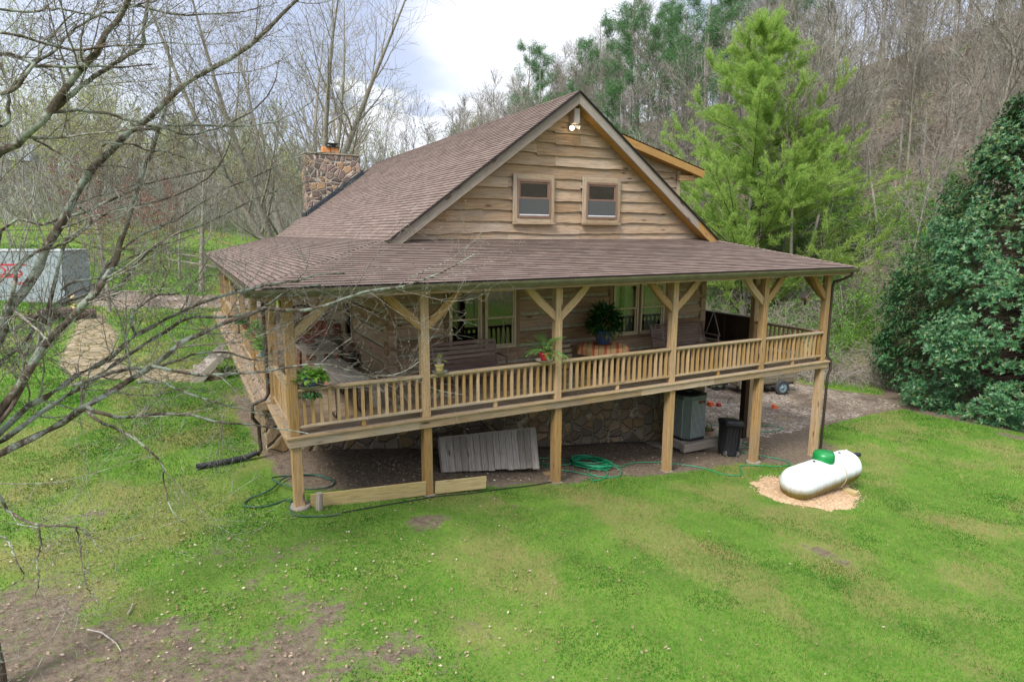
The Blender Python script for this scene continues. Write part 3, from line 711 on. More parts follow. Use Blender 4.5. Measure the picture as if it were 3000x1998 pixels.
# header beams
mb=MB();mb.box(-.02,15.62,.005,.20,2.60,2.74,0,0);mb.build('header_beam',[M['fascia']],house,bevel=.008)
mb=MB();mb.box(0,.19,.203,21.5,2.60,2.74,0,1);mb.build('header_beam',[M['fascia']],house,bevel=.008)
mb=MB();mb.box(15.4,15.59,.203,21.5,2.60,2.74,0,1);mb.build('header_beam',[M['fascia']],house,bevel=.008)
mb=MB()
for i in range(28):
    x=-.4+i*.6
    if x<EXR-.1:
        ym=min(2.9,EY+3.4*(x-EXL)/(XL-EXL)-.1,EY+3.4*(EXR-x)/(EXR-XR)-.1)
        if ym>EY+.2:mb.beam((x,EY+.06,EZ-.12),(x,ym,EZ-.12+.245*(ym-EY-.06)),.045,.12,m=0)
mb.build('rafter',[M['fascia']],house)
mb=MB();mb.box(EXL+.03,EXR-.03,EY+.03,EY+.06,EZ-.20,EZ-.02,0,0);mb.box(EXL+.03,EXL+.06,EY+.06,YB-.1,EZ-.2,EZ-.02,0,1);mb.box(EXR-.06,EXR-.03,EY+.06,YB-.1,EZ-.2,EZ-.02,0,1)
mb.build('eave_board',[M['fascia']],house)
mb=MB();mb.face([(XL,3.0,ZB-.18),(EXL+.06,EY+.06,EZ-.19),(EXR-.06,EY+.06,EZ-.19),(XR,3.0,ZB-.18)]);mb.face([(XL,3.0,ZB-.18),(XL,YB,ZB-.18),(EXL+.06,YB,EZ-.19),(EXL+.06,EY+.06,EZ-.19)]);mb.face([(XR,3.0,ZB-.18),(EXR-.06,EY+.06,EZ-.19),(EXR-.06,YB,EZ-.19),(XR,YB,ZB-.18)])
mb.build('porch_ceiling',[M['ceiling']],house)
# braces
def brace(x,y,dx,dy,L=.66,bend=.035):
    mb=MB();z0=1.97;s=.175;d=Vector((dx,dy,0));c=Vector((x,y,0));n=5
    o=.09;P=[]
    for i in range(n+1):
        t=i/n;P.append(c+d*(o+L*t)+Vector((0,0,z0+.63*t-bend*math.sin(PI*t))))
    w=.06;sd=Vector((-dy,dx,0))*w;pd=(d*(-.72)+Vector((0,0,.69)))
    # build as solid segments; ends cut plumb and level
    r=random.random()
    for i in range(n):
        a,b=P[i],P[i+1]
        la=pd*(s/2);lb=la
        a0,a1=(a-la,a+la);b0,b1=(b-lb,b+lb)
        if i==0:a0=Vector((c.x+dx*o*.98,c.y+dy*o*.98,a.z-.13));a1=Vector((c.x+dx*o*.98,c.y+dy*o*.98,a.z+.07))
        if i==n-1:b0=Vector((c.x+dx*(o+L+.10),c.y+dy*(o+L+.10),2.599));b1=Vector((c.x+dx*(o+L-.10),c.y+dy*(o+L-.10),2.599))
        mb.hexa([a0-sd,b0-sd,b0+sd,a0+sd,a1-sd,b1-sd,b1+sd,a1+sd],0,0,r)
    mb.build('brace',[M['post']],house)
for i,x in enumerate(PXS):
    if i<5:brace(x+.09,.107,1,0,L=.68 if i<4 else .58)
    if i>0:brace(x+.09,.107,-1,0,L=.68 if i<5 else .58)
brace(.09,.107,0,1);brace(15.49,.107,0,1)
for y in PYL:
    for xx in(.09,15.49):
        brace(xx,y+.09,0,-1)
        if y<20:brace(xx,y+.09,0,1)
# ---- railings
def railing(p0,p1,n,each=True,zoff=0,parent=house,dropblock=True):
    p0=Vector(p0);p1=Vector(p1);d=(p1-p0).normalized();up=Vector((0,0,1));sd=d.cross(up)
    mb=MB();mb.beam(p0+up*.885,p1+up*.885,.15,.045,up=(0,0,1));r=mb.build('railing',[M['cap']],parent,bevel=.006)
    mb=MB();mb.beam(p0+up*.165,p1+up*.165,.10,.05);mb.beam(p0+up*.84,p1+up*.84,.04,.04);mb.build('bottom_rail',[M['cap']],r,bevel=.004)
    mb=MB();m_=(p0+p1)/2;mb.beam(m_+up*.005,m_+up*.139,.06,.09,up=d);mb.build('rail_block',[M['rail']],r)
    L=(p1-p0).length;al=MB()
    for i in range(n):
        c=p0+d*(L*(i+.62)/(n+.24));mb=MB() if each else al
        tl=random.uniform(-.004,.004)
        mb.beam(c+up*.191,c+up*.862+d*tl,.058,.058,up=d)
        if each:mb.build('baluster',[M['rail']],r)
    if not each:tag(al.build('balusters',[M['rail']],r),kind='stuff')
    return r
for i,n in enumerate((15,18,19,18,13)):
    railing((PXS[i]+PW+.005,.075,0),(PXS[i+1]-.005,.075,0),n)
railing((.075,PW+.03,0),(.075,PYL[0]-.01,0),15,each=False)
for i in range(5):
    a,b=PYL[i]+PW+.01,PYL[i+1]-.01
    if i==2: continue
    railing((.075,a,0),(.075,b,0),19,each=False)
railing((15.5,PW+.03,0),(15.5,PYL[0]-.01,0),14)
# dark board partition on the right porch
mb=MB();y=PYL[0]+PW+.02
while y<PYL[2]-.1:
    mb.box(15.47,15.50,y,y+.2,.02,1.0,0,2);y+=.204
mb.box(15.42,15.54,PYL[0]+PW+.01,PYL[2]-.02,1.0,1.035,1,1)
for y in(3.9,5.2,6.6,8.2):mb.box(15.38,15.468,y,y+.09,.02,.99,0,2)
mb.build('board_partition',[M['darkwood'],M['greydeck']],house)
# ---- gutters and downspouts
def gutter(p0,p1,out):
    p0=Vector(p0);p1=Vector(p1);o=Vector(out);mb=MB();pr=[(0,0),(.0,-.11),(.07,-.125),(.12,-.05),(.13,-.0),(.118,0),(.105,-.045),(.06,-.10),(.014,-.09),(.014,0)]
    n=len(pr);A=[p0+o*a+Vector((0,0,b)) for a,b in pr];B=[p1+o*a+Vector((0,0,b)) for a,b in pr]
    for i in range(n):
        j=(i+1)%n;mb.face([A[i],A[j],B[j],B[i]])
    mb.face(A);mb.face(B[::-1]);return mb.build('gutter',[M['gutter']],house)
gutter((EXL-.12,EY+.03,EZ-.005),(EXR+.05,EY+.03,EZ-.005),(0,-1,0))
gutter((EXL+.02,EY+.0,EZ-.005),(EXL+.02,YB,EZ-.005),(-1,0,0))
gutter((EXR-.02,EY+.0,EZ-.005),(EXR-.02,YB,EZ-.005),(1,0,0))
mb=MB();zr=g(15.75,-.05)
mb.tube([(15.86,-.44,2.74),(15.86,-.42,2.62),(15.72,-.16,2.46),(15.66,.0,2.40),(15.65,.03,2.25),(15.66,.04,.25),(15.68,.0,.12),(15.78,-.04,.0),(15.78,-.04,-.3),(15.70,-.03,-.5),(15.70,-.02,zr+.15),(15.9,-.1,zr+.06)],.042,n=8)
mb.build('downspout',[M['downspout']],house,smooth=True)
mb=MB();zl=g(-.3,2.8)
mb.tube([(-.6,2.5,2.72),(-.58,2.55,2.6),(-.15,2.62,2.45),(-.06,2.66,2.3),(-.06,2.68,.25),(-.14,2.68,.12),(-.40,2.72,.02),(-.42,2.75,-.3),(-.30,2.85,-.5),(-.28,2.88,zl+.2),(-.36,2.86,zl+.08)],.042,n=8)
mb.build('downspout',[M['downspout']],house,smooth=True)
# ---- dormer (shed, right slope)
def dz_(x):return 7.41-.262*(x-HX)
DY=3.95;DX=14.1
courses('dormer_roof',(DX,DY,dz_(DX)+.05),(DX,13,dz_(DX)+.05),(HX+.1,DY,dz_(HX+.1)+.05),(HX+.1,13,dz_(HX+.1)+.05),house)
mb=MB();mb.beam((DX,DY+.02,dz_(DX)-.08),(9.6,DY+.02,dz_(9.6)-.08),.045,.22,up=(0,0,1));mb.build('rake_board',[M['rake_new']],house)
mb=MB();mb.face([(DX,DY+.04,dz_(DX)-.17),(DX,4.35,dz_(DX)-.17),(9.6,4.35,dz_(9.6)-.17),(9.6,DY+.04,dz_(9.6)-.17)],[(0,0),(0,.4),(4,.4),(4,0)]);mb.face([(DX,4.35,dz_(DX)-.17),(DX,13,dz_(DX)-.17),(13.3,13,dz_(13.3)-.17),(13.3,4.35,dz_(13.3)-.17)]);mb.build('soffit',[M['soffit']],house)
siding('dormer_siding',lambda z:max(9.9,HX+(HZ-z)/SL-.1),lambda z:13.3,[3.9+.24*i for i in range(11)],4.35,house,zmax=lambda x:dz_(x)-.16)
mb=MB();mb.box(13.3,13.33,4.36,13,3.6,dz_(13.3)-.18,0,1);mb.build('dormer_wall',[M['siding']],house)
mb=MB();mb.box(13.2,13.36,4.27,4.31,3.72,dz_(13.3)-.18,0,2);mb.build('corner_trim',[M['fascia']],house)
mb=MB();mb.box(13.2,13.85,4.15,4.32,dz_(13.6)-.42,dz_(13.85)-.19,0,0);mb.build('rafter_tail',[M['rake_new']],house)
# ---- chimney
ch=MB();CXa,CXb,CYa,CYb=4.2,6.92,20.6,21.75
ch.box(CXa,CXb,CYa,CYb,2,7.66);chim=ch.build('chimney',[M['chimstone']],house,bevel=.04,seg=2)
mb=MB();mb.box(CXa-.03,CXb+.03,CYa-.03,CYb+.03,7.665,7.73);mb.build('chimney_crown',[M['concrete']],chim,bevel=.01)
for a,b in ((5.12,5.50),(5.52,5.9)):
    mb=MB();mb.box(a,b,20.9,21.3,7.735,8.06);mb.build('flue_tile',[plain('orange_flue_tile',(.62,.27,.10),.8,.2,stain=(.3,.16,.1))],chim,bevel=.02)
mb=MB()
for x in(5.42,5.86):
    for y in(20.92,21.26):mb.box(x,x+.02,y,y+.02,8.06,8.24)
mb.box(5.36,5.94,20.86,21.34,8.24,8.27);mb.box(5.5,5.8,20.98,21.2,8.065,8.2);mb.box(5.3,5.98,20.8,21.4,8.061,8.075);mb.build('chimney_cap',[M['black']],chim)
mb=MB();prev=None
for i in range(9):
    x=CXa-.1+(CXb-CXa+.15)*i/8;z=roofz(x)+.02
    cur=[(x,CYa-.10,z-.03),(x,CYa-.0,z-.03),(x,CYa-.012,z+.27),(x,CYa-.09,z+.22+.015*math.sin(i*2))]
    if prev:mb.hexa([prev[0],cur[0],cur[1],prev[1],prev[3],cur[3],cur[2],prev[2]])
    prev=cur
mb.box(CXa-.1,CXa-.005,CYa-.1,CYb,roofz(CXa)-.2,roofz(CXa)+.15);mb.box(CXb+.005,CXb+.1,CYa-.1,CYb,roofz(CXb)-.2,roofz(CXb)+.35)
mb.build('flashing',[plain('dark_blue_flashing',(.02,.028,.038),.5,.4)],chim)
# ---- flood lamp
mb=MB();mb.lathe([(0,0),(.07,0),(.07,.03),(0,.03)],n=16,mat=Matrix.Translation((8.2,2.955,6.70))@Matrix.Rotation(PI/2,4,'X'));lampb=mb.build('flood_lamp',[M['white']],house)
def lamp(x,z,dr,lit):
    d=Vector(dr).normalized();Q=d.to_track_quat('Z','Y').to_matrix().to_4x4();Mx=Matrix.Translation((x,2.84,z))@Q
    mb=MB();mb.lathe([(0,-.13),(.03,-.12),(.036,-.08),(.062,.0),(.065,.02)],n=18,mat=Mx);mb.build('lamp_head',[M['white']],lampb,smooth=True)
    mb=MB();mb.lathe([(0,.03),(.04,.027),(.061,.012)],n=18,mat=Mx);mb.build('bulb_face',[emis('lit_bulb',(1,.86,.62),lit)],lampb,smooth=True)
lamp(8.07,6.63,(-.45,-1,-.25),7);lamp(8.29,6.66,(.95,-.45,-.35),3)
l=bpy.data.lights.new('lit_flood','POINT');l.energy=1.2;l.color=(1,.78,.5);l.shadow_soft_size=.06;lo=bpy.data.objects.new('flood_glow',l);COL.objects.link(lo);lo.location=(8.05,2.7,6.6);setparent(lo,house)
# ---- steps on the left side
st=MB();gz=g(-1.2,11)
for i,(z,x0,x1) in enumerate(((-.2,-.72,-.37),(-.42,-1.10,-.68),(-.64,-1.48,-1.06))):
    if z>gz:st.box(x0,x1,10.1,11.6,z-.045,z,0,1)
for y in(10.06,11.61):
    st.hexa([(-1.62,y,gz-.05),(-1.25,y,gz-.05),(-1.25,y+.045,gz-.05),(-1.62,y+.045,gz-.05),(-.62,y,-.03),(-.365,y,-.03),(-.365,y+.045,-.03),(-.62,y+.045,-.03)],0,2)
st.build('porch_steps',[M['greydeck']],house,bevel=.004)
# ================================================================= objects
def legs(parent,pts,mat,w=.06):
    for p,q in pts:
        m=MB();m.beam(p,q,w,w);m.build('leg',mat,parent,bevel=.004)
# ---- plank tables on the left porch corner
t=thing('plank_table','long grey plank table on curved iron hoop legs in the near porch corner','table',(1.3,2.1,0))
mb=MB();w=.82/4
for i in range(4):mb.box(.92+i*w,.92+(i+1)*w-.008,.75,3.38,.735,.775,0,1)
mb.build('tabletop',M['greydeck'],t,bevel=.004)
mb=MB();mb.box(.89,.915,.74,3.39,.70,.772,0,1);mb.build('side_board',M['rust'],t)
for y in(1.0,2.9):
    for s,x in((-1,1.02),(1,1.60)):
        m=MB();pts=[]
        m.tube([(x,y-.28,.73),(x-s*.0,y-.30,.45),(x+s*.0,y-.34,.2),(x,y-.26,.05),(x,y,.022),(x,y+.26,.05),(x,y+.34,.2),(x,y+.30,.45),(x,y+.28,.73)],.018,n=6);m.build('hoop_leg',M['iron'],t,smooth=True)
m=MB();m.box(1.9,2.15,1.05,3.1,.40,.44,0,1);m.box(1.93,2.12,1.25,1.30,.0,.40);m.box(1.93,2.12,2.8,2.85,.0,.40);tag(m.build('plank_bench',M['greydeck'],bevel=.006),'low grey plank bench beside the long plank table by the log wall','bench')
t=thing('small_table','square weathered table with dark iron rings on top, behind the long plank table','table',(1.35,4.3,0))
mb=MB();w=.85/5
for i in range(5):mb.box(.93,1.80,3.55+i*.31,3.55+(i+1)*.31-.006,.86,.91,0,0)
mb.build('tabletop',M['greydeck'],t,bevel=.006)
mb=MB();mb.tube([(1.3+.15*math.cos(a),4.75+.15*math.sin(a),.915) for a in np.linspace(0,2*PI,17)[:-1]],.012,n=5,closed=True);mb.tube([(1.3+.12*math.cos(a),4.1+.12*math.sin(a),.915) for a in np.linspace(0,2*PI,17)[:-1]],.010,n=5,closed=True);mb.build('iron_ring',M['iron'],t)
legs(t,[((.98,3.62,0),(1.03,3.66,.86)),((1.72,3.62,0),(1.7,3.66,.86)),((.98,5.05,0),(1.03,5.0,.86)),((1.72,5.05,0),(1.7,5.0,.86))],M['redwood'],.09)
# bench with wheel, basket, boards
t=thing('wooden_bench','dark red wooden bench against the log wall behind the round drum','bench',(2.2,8.6,0))
mb=MB();mb.box(1.75,2.3,7.7,9.7,.44,.50,0,1);mb.build('seat',M['redwood'],t,bevel=.006)
mb=MB();mb.box(2.3,2.36,7.7,9.7,.42,1.0,0,1);mb.build('backrest',M['redwood'],t,bevel=.006)
for y in(7.75,9.6):
    mb=MB();mb.hexa([(1.8,y,0),(2.34,y,0),(2.34,y+.05,0),(1.8,y+.05,0),(1.78,y,.44),(2.34,y,.44),(2.34,y+.05,.44),(1.78,y+.05,.44)]);mb.build('leg',M['redwood'],t)
mb=MB();mb.box(1.85,2.3,9.55,9.62,.505,1.35,0,2);mb.build('end_panel',M['redwood'],t,bevel=.03)
mb=MB();mb.hexa([(1.9,8.5,.51),(2.28,8.5,.51),(2.28,8.54,.51),(1.9,8.54,.51),(2.12,8.6,1.1),(2.29,8.6,1.1),(2.29,8.64,1.1),(2.12,8.64,1.1)]);tag(mb.build('slanted_board',M['rust'],bevel=.004),'orange rusty slanted board standing on the dark red bench','board')
mb=MB();mb.box(2.38,2.62,7.25,7.3,.05,1.05,0,2);tag(mb.build('dark_red_panel',M['redwood'],bevel=.02),'dark red upright panel leaning by the log wall behind the round drum','panel')
def wheel(name,c,R,nsp,ax,parent=None,rim=.035,mat=None,lab=None):
    mb=MB();c=Vector(c);ax=Vector(ax).normalized();u=ax.cross(Vector((0,0,1))).normalized();w=u.cross(ax)
    P=lambda a,r:c+(u*math.cos(a)+w*math.sin(a))*r
    mb.tube([P(a,R) for a in np.linspace(0,2*PI,33)[:-1]],rim,n=6,closed=True);rimo=mb.build('rim',mat,parent,smooth=True)
    mb=MB();mb.tube([c-ax*.12,c-ax*.06,c+ax*.06,c+ax*.12],[.05,.08,.08,.05],n=10);mb.build('hub',mat,parent)
    for i in range(nsp):
        a=2*PI*i/nsp;mb=MB();mb.tube([P(a,.07),P(a,R-.01)],[.024,.018],n=6);mb.build('spoke',mat,parent)
t=thing('wagon_wheel','old wooden spoked wagon wheel leaning behind the dark red bench on the porch','wagon wheel',(2.0,10.0,0))
wheel('w',(1.95,9.95,.72),.68,12,(.35,-.9,.25),t,mat=M['darkwood'])
mb=MB();mb.lathe([(.11,0),(.13,.02),(.15,.2),(.155,.21),(.13,.2),(.12,.04),(0,.03)],c=(2.0,9.1,.505),n=16,sx=1.5);b=thing('woven_basket','small brown woven basket sitting on the dark red bench beside the wagon wheel','basket',(2,9.1,.505));mb.build('basket_body',M['soffit'],b);mb=MB();mb.box(1.8,2.2,8.96,9.24,.70,.725);mb.build('lid',M['cap'],b)
t=thing('storage_drum','large round grey-green drum with flat lid on the porch by the side window','drum',(2.3,7.2,0))
mb=MB();mb.lathe([(0,.01),(.37,.01),(.38,.03),(.385,.70),(.37,.72)],c=(2.12,6.6,0),n=36);mb.build('drum_body',M['drum'],t,smooth=True)
mb=MB();mb.lathe([(.395,.69),(.40,.74),(.385,.76),(.0,.765)],c=(2.12,6.6,0),n=36);mb.build('lid',M['drum'],t)
t=thing('small_keg','small dark iron-banded keg standing against the log wall below the side window','keg',(2.6,5.9,0))
mb=MB();mb.lathe([(0,.0),(.13,.0),(.17,.1),(.185,.2),(.17,.32),(.13,.42),(.12,.40),(0,.40)],c=(2.62,5.85,0),n=20);mb.build('keg_body',M['darkwood'],t,smooth=True)
for z,r in((.06,.157),(.13,.178),(.29,.178),(.36,.157)):
    mb=MB();mb.lathe([(r,z-.012),(r+.008,z-.012),(r+.006,z+.012),(r-.002,z+.012)],c=(2.62,5.85,0),n=20);mb.build('hoop',M['chain'],t)
# ---- plants
def leafy(parent,c,n,L,W,R_,h,mat,rng,droop=.0,name='foliage',fold=.15):
    u=rng.normal(size=(n,3));u[:,2]=np.abs(u[:,2])*1.0+.05;u=nrm(u);rr=rng.uniform(.2,1,(n,1))**.6
    C=np.array(c)+u*rr*np.array([R_,R_,h]);D=u*np.array([1,1,.6])+np.array([0,0,-droop])+rng.normal(0,.25,(n,3));N_=rng.normal(0,.35,(n,3))+np.array([0,0,1])
    v,f=leafquads(C,D,N_,rng.uniform(.7,1.2,n)*L,rng.uniform(.7,1.2,n)*W,fold);return npmesh(name,v,f,mat,parent,rnd=rng.uniform(0,1,(n,2)))
def pot(parent,c,r,h,mat,saucer=None,sr=1.5,ribs=0,soil=True):
    mb=MB();prof=[(0,0),(r*.68,0)]
    if ribs:
        for i in range(ribs):
            t=(i+.5)/ribs;rr=r*(.68+.3*math.sin(t*1.6));prof+=[(rr,h*t*.86),(rr*1.02,h*(t*.86+.02))]
    else:prof+=[(r*.8,h*.35),(r*.93,h*.8)]
    prof+=[(r*1.05,h*.86),(r*1.06,h),(r*.93,h),(r*.9,h*.85)]
    mb.lathe(prof,c=c,n=28);mb.build('pot',mat,parent,smooth=True)
    mb=MB();mb.lathe([(r*.91,h*.86),(r*.4,h*.9),(0,h*.91)],c=c,n=20);mb.build('soil',M['soil'],parent)
    if saucer:
        mb=MB();mb.lathe([(0,-.03),(r*sr*.75,-.03),(r*sr,.02),(r*sr*1.02,.025),(r*sr*.95,.012),(r*sr*.7,-.008),(0,-.008)],c=c,n=28);mb.build('saucer',saucer,parent,smooth=True)
rg=np.random.default_rng(3);RC=.908
p=thing('potted_ivy','broad-leaved green ivy in a bright blue pot on the railing near the corner','potted plant',(.42,.075,RC));c=(.42,.10,RC+.032)
pot(p,c,.13,.19,M['brightblue'],M['saucer'],1.9);leafy(p,(.42,.08,RC+.16),260,.13,.11,.30,.20,M['shrub'],rg,droop=.5)
leafy(p,(.38,-.02,RC-.14),50,.11,.08,.16,.12,M['plant'],rg,droop=1)
p=thing('potted_cactus','sparse thin plant in a yellow pot on the railing right of the second post','potted plant',(2.95,.075,RC));c=(3.04,.06,RC+.035)
pot(p,c,.095,.16,M['yellowpot'],M['saucer'],1.75);leafy(p,(3.06,.06,RC+.24),26,.12,.02,.05,.14,M['bud'],rg);mb=MB()
for i in range(5):mb.tube([(3.04+i*.01,.06,RC+.15),(3.03+.02*(i-2),.05,RC+.25),(3.02+.03*(i-2),.06,RC+.33+.03*(i%3))],[.006,.004,.002],n=4)
mb.build('stem',M['vine'],p)
p=thing('potted_palm','feathery green palm in a red pot on the railing at the third post','potted plant',(5.62,.075,RC));c=(5.6,.06,RC+.035)
pot(p,c,.115,.18,M['redpot'],M['saucer'],1.75)
Cs=[];Ds=[];Ls=[];Ws=[];stem=MB()
for k in range(26):
    a=rg.uniform(0,2*PI);el=rg.uniform(.5,1.35);L=rg.uniform(.42,.72);d=np.array([math.cos(a)*math.cos(el),math.sin(a)*math.cos(el),math.sin(el)]);q=np.array([5.6,.06,RC+.2]);pts=[q.copy()]
    for s in range(14):
        d=d+np.array([0,0,-.095]);d/=np.linalg.norm(d);q=q+d*L/14;pts.append(q.copy())
        sd=np.cross(d,[0,0,1]);sd/=np.linalg.norm(sd)+1e-6
        if s>3:
            for sg in(-1,1):
                Cs.append(q.copy());Ds.append(sd*sg+d*.9+np.array([0,0,-.25]));Ls.append(.13*math.sin((s-2)/12*3)+.04);Ws.append(.017)
    stem.tube(pts,[.005-.0003*i for i in range(len(pts))],n=3)
stem.build('stem',M['palm'],p);v,f=leafquads(np.array(Cs),np.array(Ds),np.tile([0,0,1.],(len(Cs),1)),Ls,Ws,.1);npmesh('foliage',v,f,M['palm'],p,rnd=rg.uniform(0,.9,(len(Cs),2)))
p=thing('potted_plant','bushy green plant in a teal pot on the left railing by the downspout','potted plant',(.05,3.6,RC));c=(.03,3.6,RC+.03)
pot(p,c,.14,.2,M['teal'],M['saucer'],1.5);leafy(p,(.03,3.6,RC+.2),260,.14,.06,.2,.34,M['shrub'],rg)
p=thing('potted_plant','pale green tall leafy plant on the left side railing behind the teal potted one','potted plant',(.05,5.6,RC));c=(.03,5.6,RC+.03)
pot(p,c,.13,.18,M['terra'],M['saucer'],1.5);leafy(p,(.03,5.6,RC+.16),240,.15,.06,.26,.45,M['palm'],rg)
p=thing('hanging_fern','dark green fern in a terracotta pot, farthest back of the railing plants','potted plant',(.05,8.6,RC))
pot(p,(.05,8.6,RC+.03),.14,.2,M['terra']);leafy(p,(.05,8.6,RC+.2),300,.2,.04,.25,.25,M['plant'],rg,droop=.4)
# big plant on round table
t=thing('round_table','round porch table mostly hidden under a striped cloth','table',(8.7,2.0,0))
mb=MB();mb.lathe([(0,.70),(.62,.70),(.62,.735),(0,.735)],c=(8.68,2.0,0),n=32);mb.build('tabletop',M['darkwood'],t)
for a in(.6,2.2,3.7,5.3):
    mb=MB();mb.beam((8.68+.4*math.cos(a),2+.4*math.sin(a),0),(8.68+.35*math.cos(a),2+.35*math.sin(a),.7),.06,.06);mb.build('leg',M['darkwood'],t)
def clothmat():
    t=NT('striped_cloth');o=t.obj();sp=t.n('ShaderNodeSeparateXYZ');t.l(o,sp.inputs[0])
    s=t.math('ADD',t.math('MULTIPLY',sp.outputs[0],.8),t.math('MULTIPLY',sp.outputs[1],-.6));fr=t.math('FRACT',t.math('MULTIPLY',s,3.1))
    c=t.ramp(fr,[(0,(.62,.14,.08)),(.14,(.62,.14,.08)),(.16,(.78,.47,.2)),(.40,(.70,.44,.18)),(.46,(.55,.12,.07)),(.50,(.55,.12,.07)),(.51,(.66,.48,.24)),(.78,(.80,.48,.2)),(.9,(.68,.26,.12))],'CONSTANT')
    return t.done(t.bsdf(c,.9,t.bump(t.noise(o,9,3),.3,.03),.1))
n=72;v=[];f=[];rings=[(0,.742),(.3,.743),(.6,.743),(.66,.733),(.69,.69),(.71,.63),(.73,.56)]
for k,(r,z) in enumerate(rings):
    for i in range(n):
        a=2*PI*i/n;w=max(0,k-2)/4;rr=r*(1+w*.05*math.sin(9*a)+w*.03*math.sin(17*a+1));zz=z+(.03*math.sin(9*a+1.2)*w if k>3 else 0)-(.05*w*math.sin(4*a)**2 if k==6 else 0);v.append((8.68+rr*math.cos(a),2.0+rr*math.sin(a),zz))
for k in range(len(rings)-1):
    for i in range(n):f.append((k*n+i,k*n+(i+1)%n,(k+1)*n+(i+1)%n,(k+1)*n+i))
tag(npmesh('tablecloth',v,f,clothmat(),smooth=True),'orange and red striped cloth draped over the round porch table','tablecloth')
p=thing('potted_lily','large dark green leafy plant in a ribbed blue pot on the striped cloth','potted plant',(8.75,2.05,.745));c=(8.72,2.05,.775)
pot(p,c,.24,.38,M['bluepot'],None,1.3,ribs=7);mb=MB();mb.lathe([(0,.0),(.2,.0),(.27,.03),(.25,.03),(0,.012)],c=(8.72,2.05,.748),n=28);mb.build('saucer',M['terra'],p)
leafy(p,(8.72,2.05,1.22),620,.27,.08,.42,.62,M['plant'],rg,droop=.25,fold=.2);leafy(p,(8.68,2.02,1.14),50,.24,.06,.5,.12,M['plant'],rg,droop=1.0)
leafy(p,(8.7,1.95,1.05),34,.2,.05,.36,.14,M['goldbud'],rg,droop=1.2,name='yellow_leaves')
# barrel
t=thing('wooden_barrel','open wooden stave barrel on the porch between the third post and round table','barrel',(7.55,2.3,0))
mb=MB();mb.lathe([(0,.03),(.25,.0),(.30,.2),(.325,.42),(.31,.64),(.27,.84),(.245,.84),(.28,.6),(.27,.3),(0,.2)],c=(7.5,2.35,0),n=26,noise=lambda a,i:.012*(int(a*26/6.28)%2));mb.build('staves',M['cap'],t)
for z,r in((.15,.295),(.34,.325),(.6,.322),(.74,.297)):
    mb=MB();mb.lathe([(r-.004,z-.02),(r+.008,z-.02),(r+.006,z+.02),(r-.006,z+.02)],c=(7.5,2.35,0),n=26);mb.build('hoop',M['iron'],t)
# ---- porch swings
def swing(name,x0,x1,y,label,mat,curved,chY=2.45):
    t=thing(name,label,'porch swing',((x0+x1)/2,y,.5))
    sl=MB()
    for i in range(7):sl.box(x0+.1,x1-.1,y-.28+i*.078,y-.28+i*.078+.062,.46-.0*i,.482)
    sl.build('seat',mat,t,bevel=.003)
    bk=MB();n=11 if curved else 6
    for i in range(n):
        u=i/(n-1);h=.56;z=.52+u*h;yy=y+.28+.16*u+(.05*math.sin(u*2.4) if curved else 0)
        if curved and u>.8:yy+=(u-.8)*.35
        w=(h/n)*(.78 if curved else .93)
        a=.27 if not curved else .1+.5*u
        dz=Vector((0,math.sin(a),math.cos(a)))*(w/2);dn=Vector((0,math.cos(a),-math.sin(a)))*.012;c0=Vector((x0+.05,yy,z));c1=Vector((x1-.05,yy,z))
        bk.hexa([c0-dz-dn,c1-dz-dn,c1-dz+dn,c0-dz+dn,c0+dz-dn,c1+dz-dn,c1+dz+dn,c0+dz+dn])
    bk.build('backrest',mat,t,bevel=.003)
    for x in(x0+.06,x1-.06):
        m=MB();m.box(x-.03,x+.03,y-.32,y+.36,.735,.765,0,1);m.box(x-.022,x+.022,y-.28,y-.235,.44,.735);m.beam((x,y+.27,.42),(x,y+.46,1.10),.045,.055);m.box(x-.02,x+.02,y-.3,y+.3,.42,.459);m.build('armrest',mat,t,bevel=.003)
    for x in(x0+.0,x1-.0):
        def chainline(p,q):
            p=Vector(p);q=Vector(q);L=(q-p).length;k=int(L/.045);m=MB();d=(q-p).normalized()
            for i in range(k):
                c=p+d*(L*(i+.5)/k);o=Vector((1,0,0)) if i%2 else d.cross(Vector((1,0,0))).normalized()
                m.tube([c-d*.026,c-d*.012+o*.010,c+d*.012+o*.010,c+d*.026,c+d*.012-o*.010,c-d*.012-o*.010],.0045,n=4,closed=True)
            m.build('chain',M['chain'],t)
        chainline((x,y-.25,.77),(x,y+.03,1.45));chainline((x,y+.3,.77),(x,y+.03,1.45));chainline((x,y+.03,1.45),(x,y+.03,2.9))
    return t
swing('porch_swing',3.55,5.55,1.95,'purple-brown plank porch swing hanging below the left double window',M['swing'],False)
swing('porch_swing',10.65,12.85,1.95,'curved slatted grey porch swing hanging at the right end of the porch',M['swing'],True)
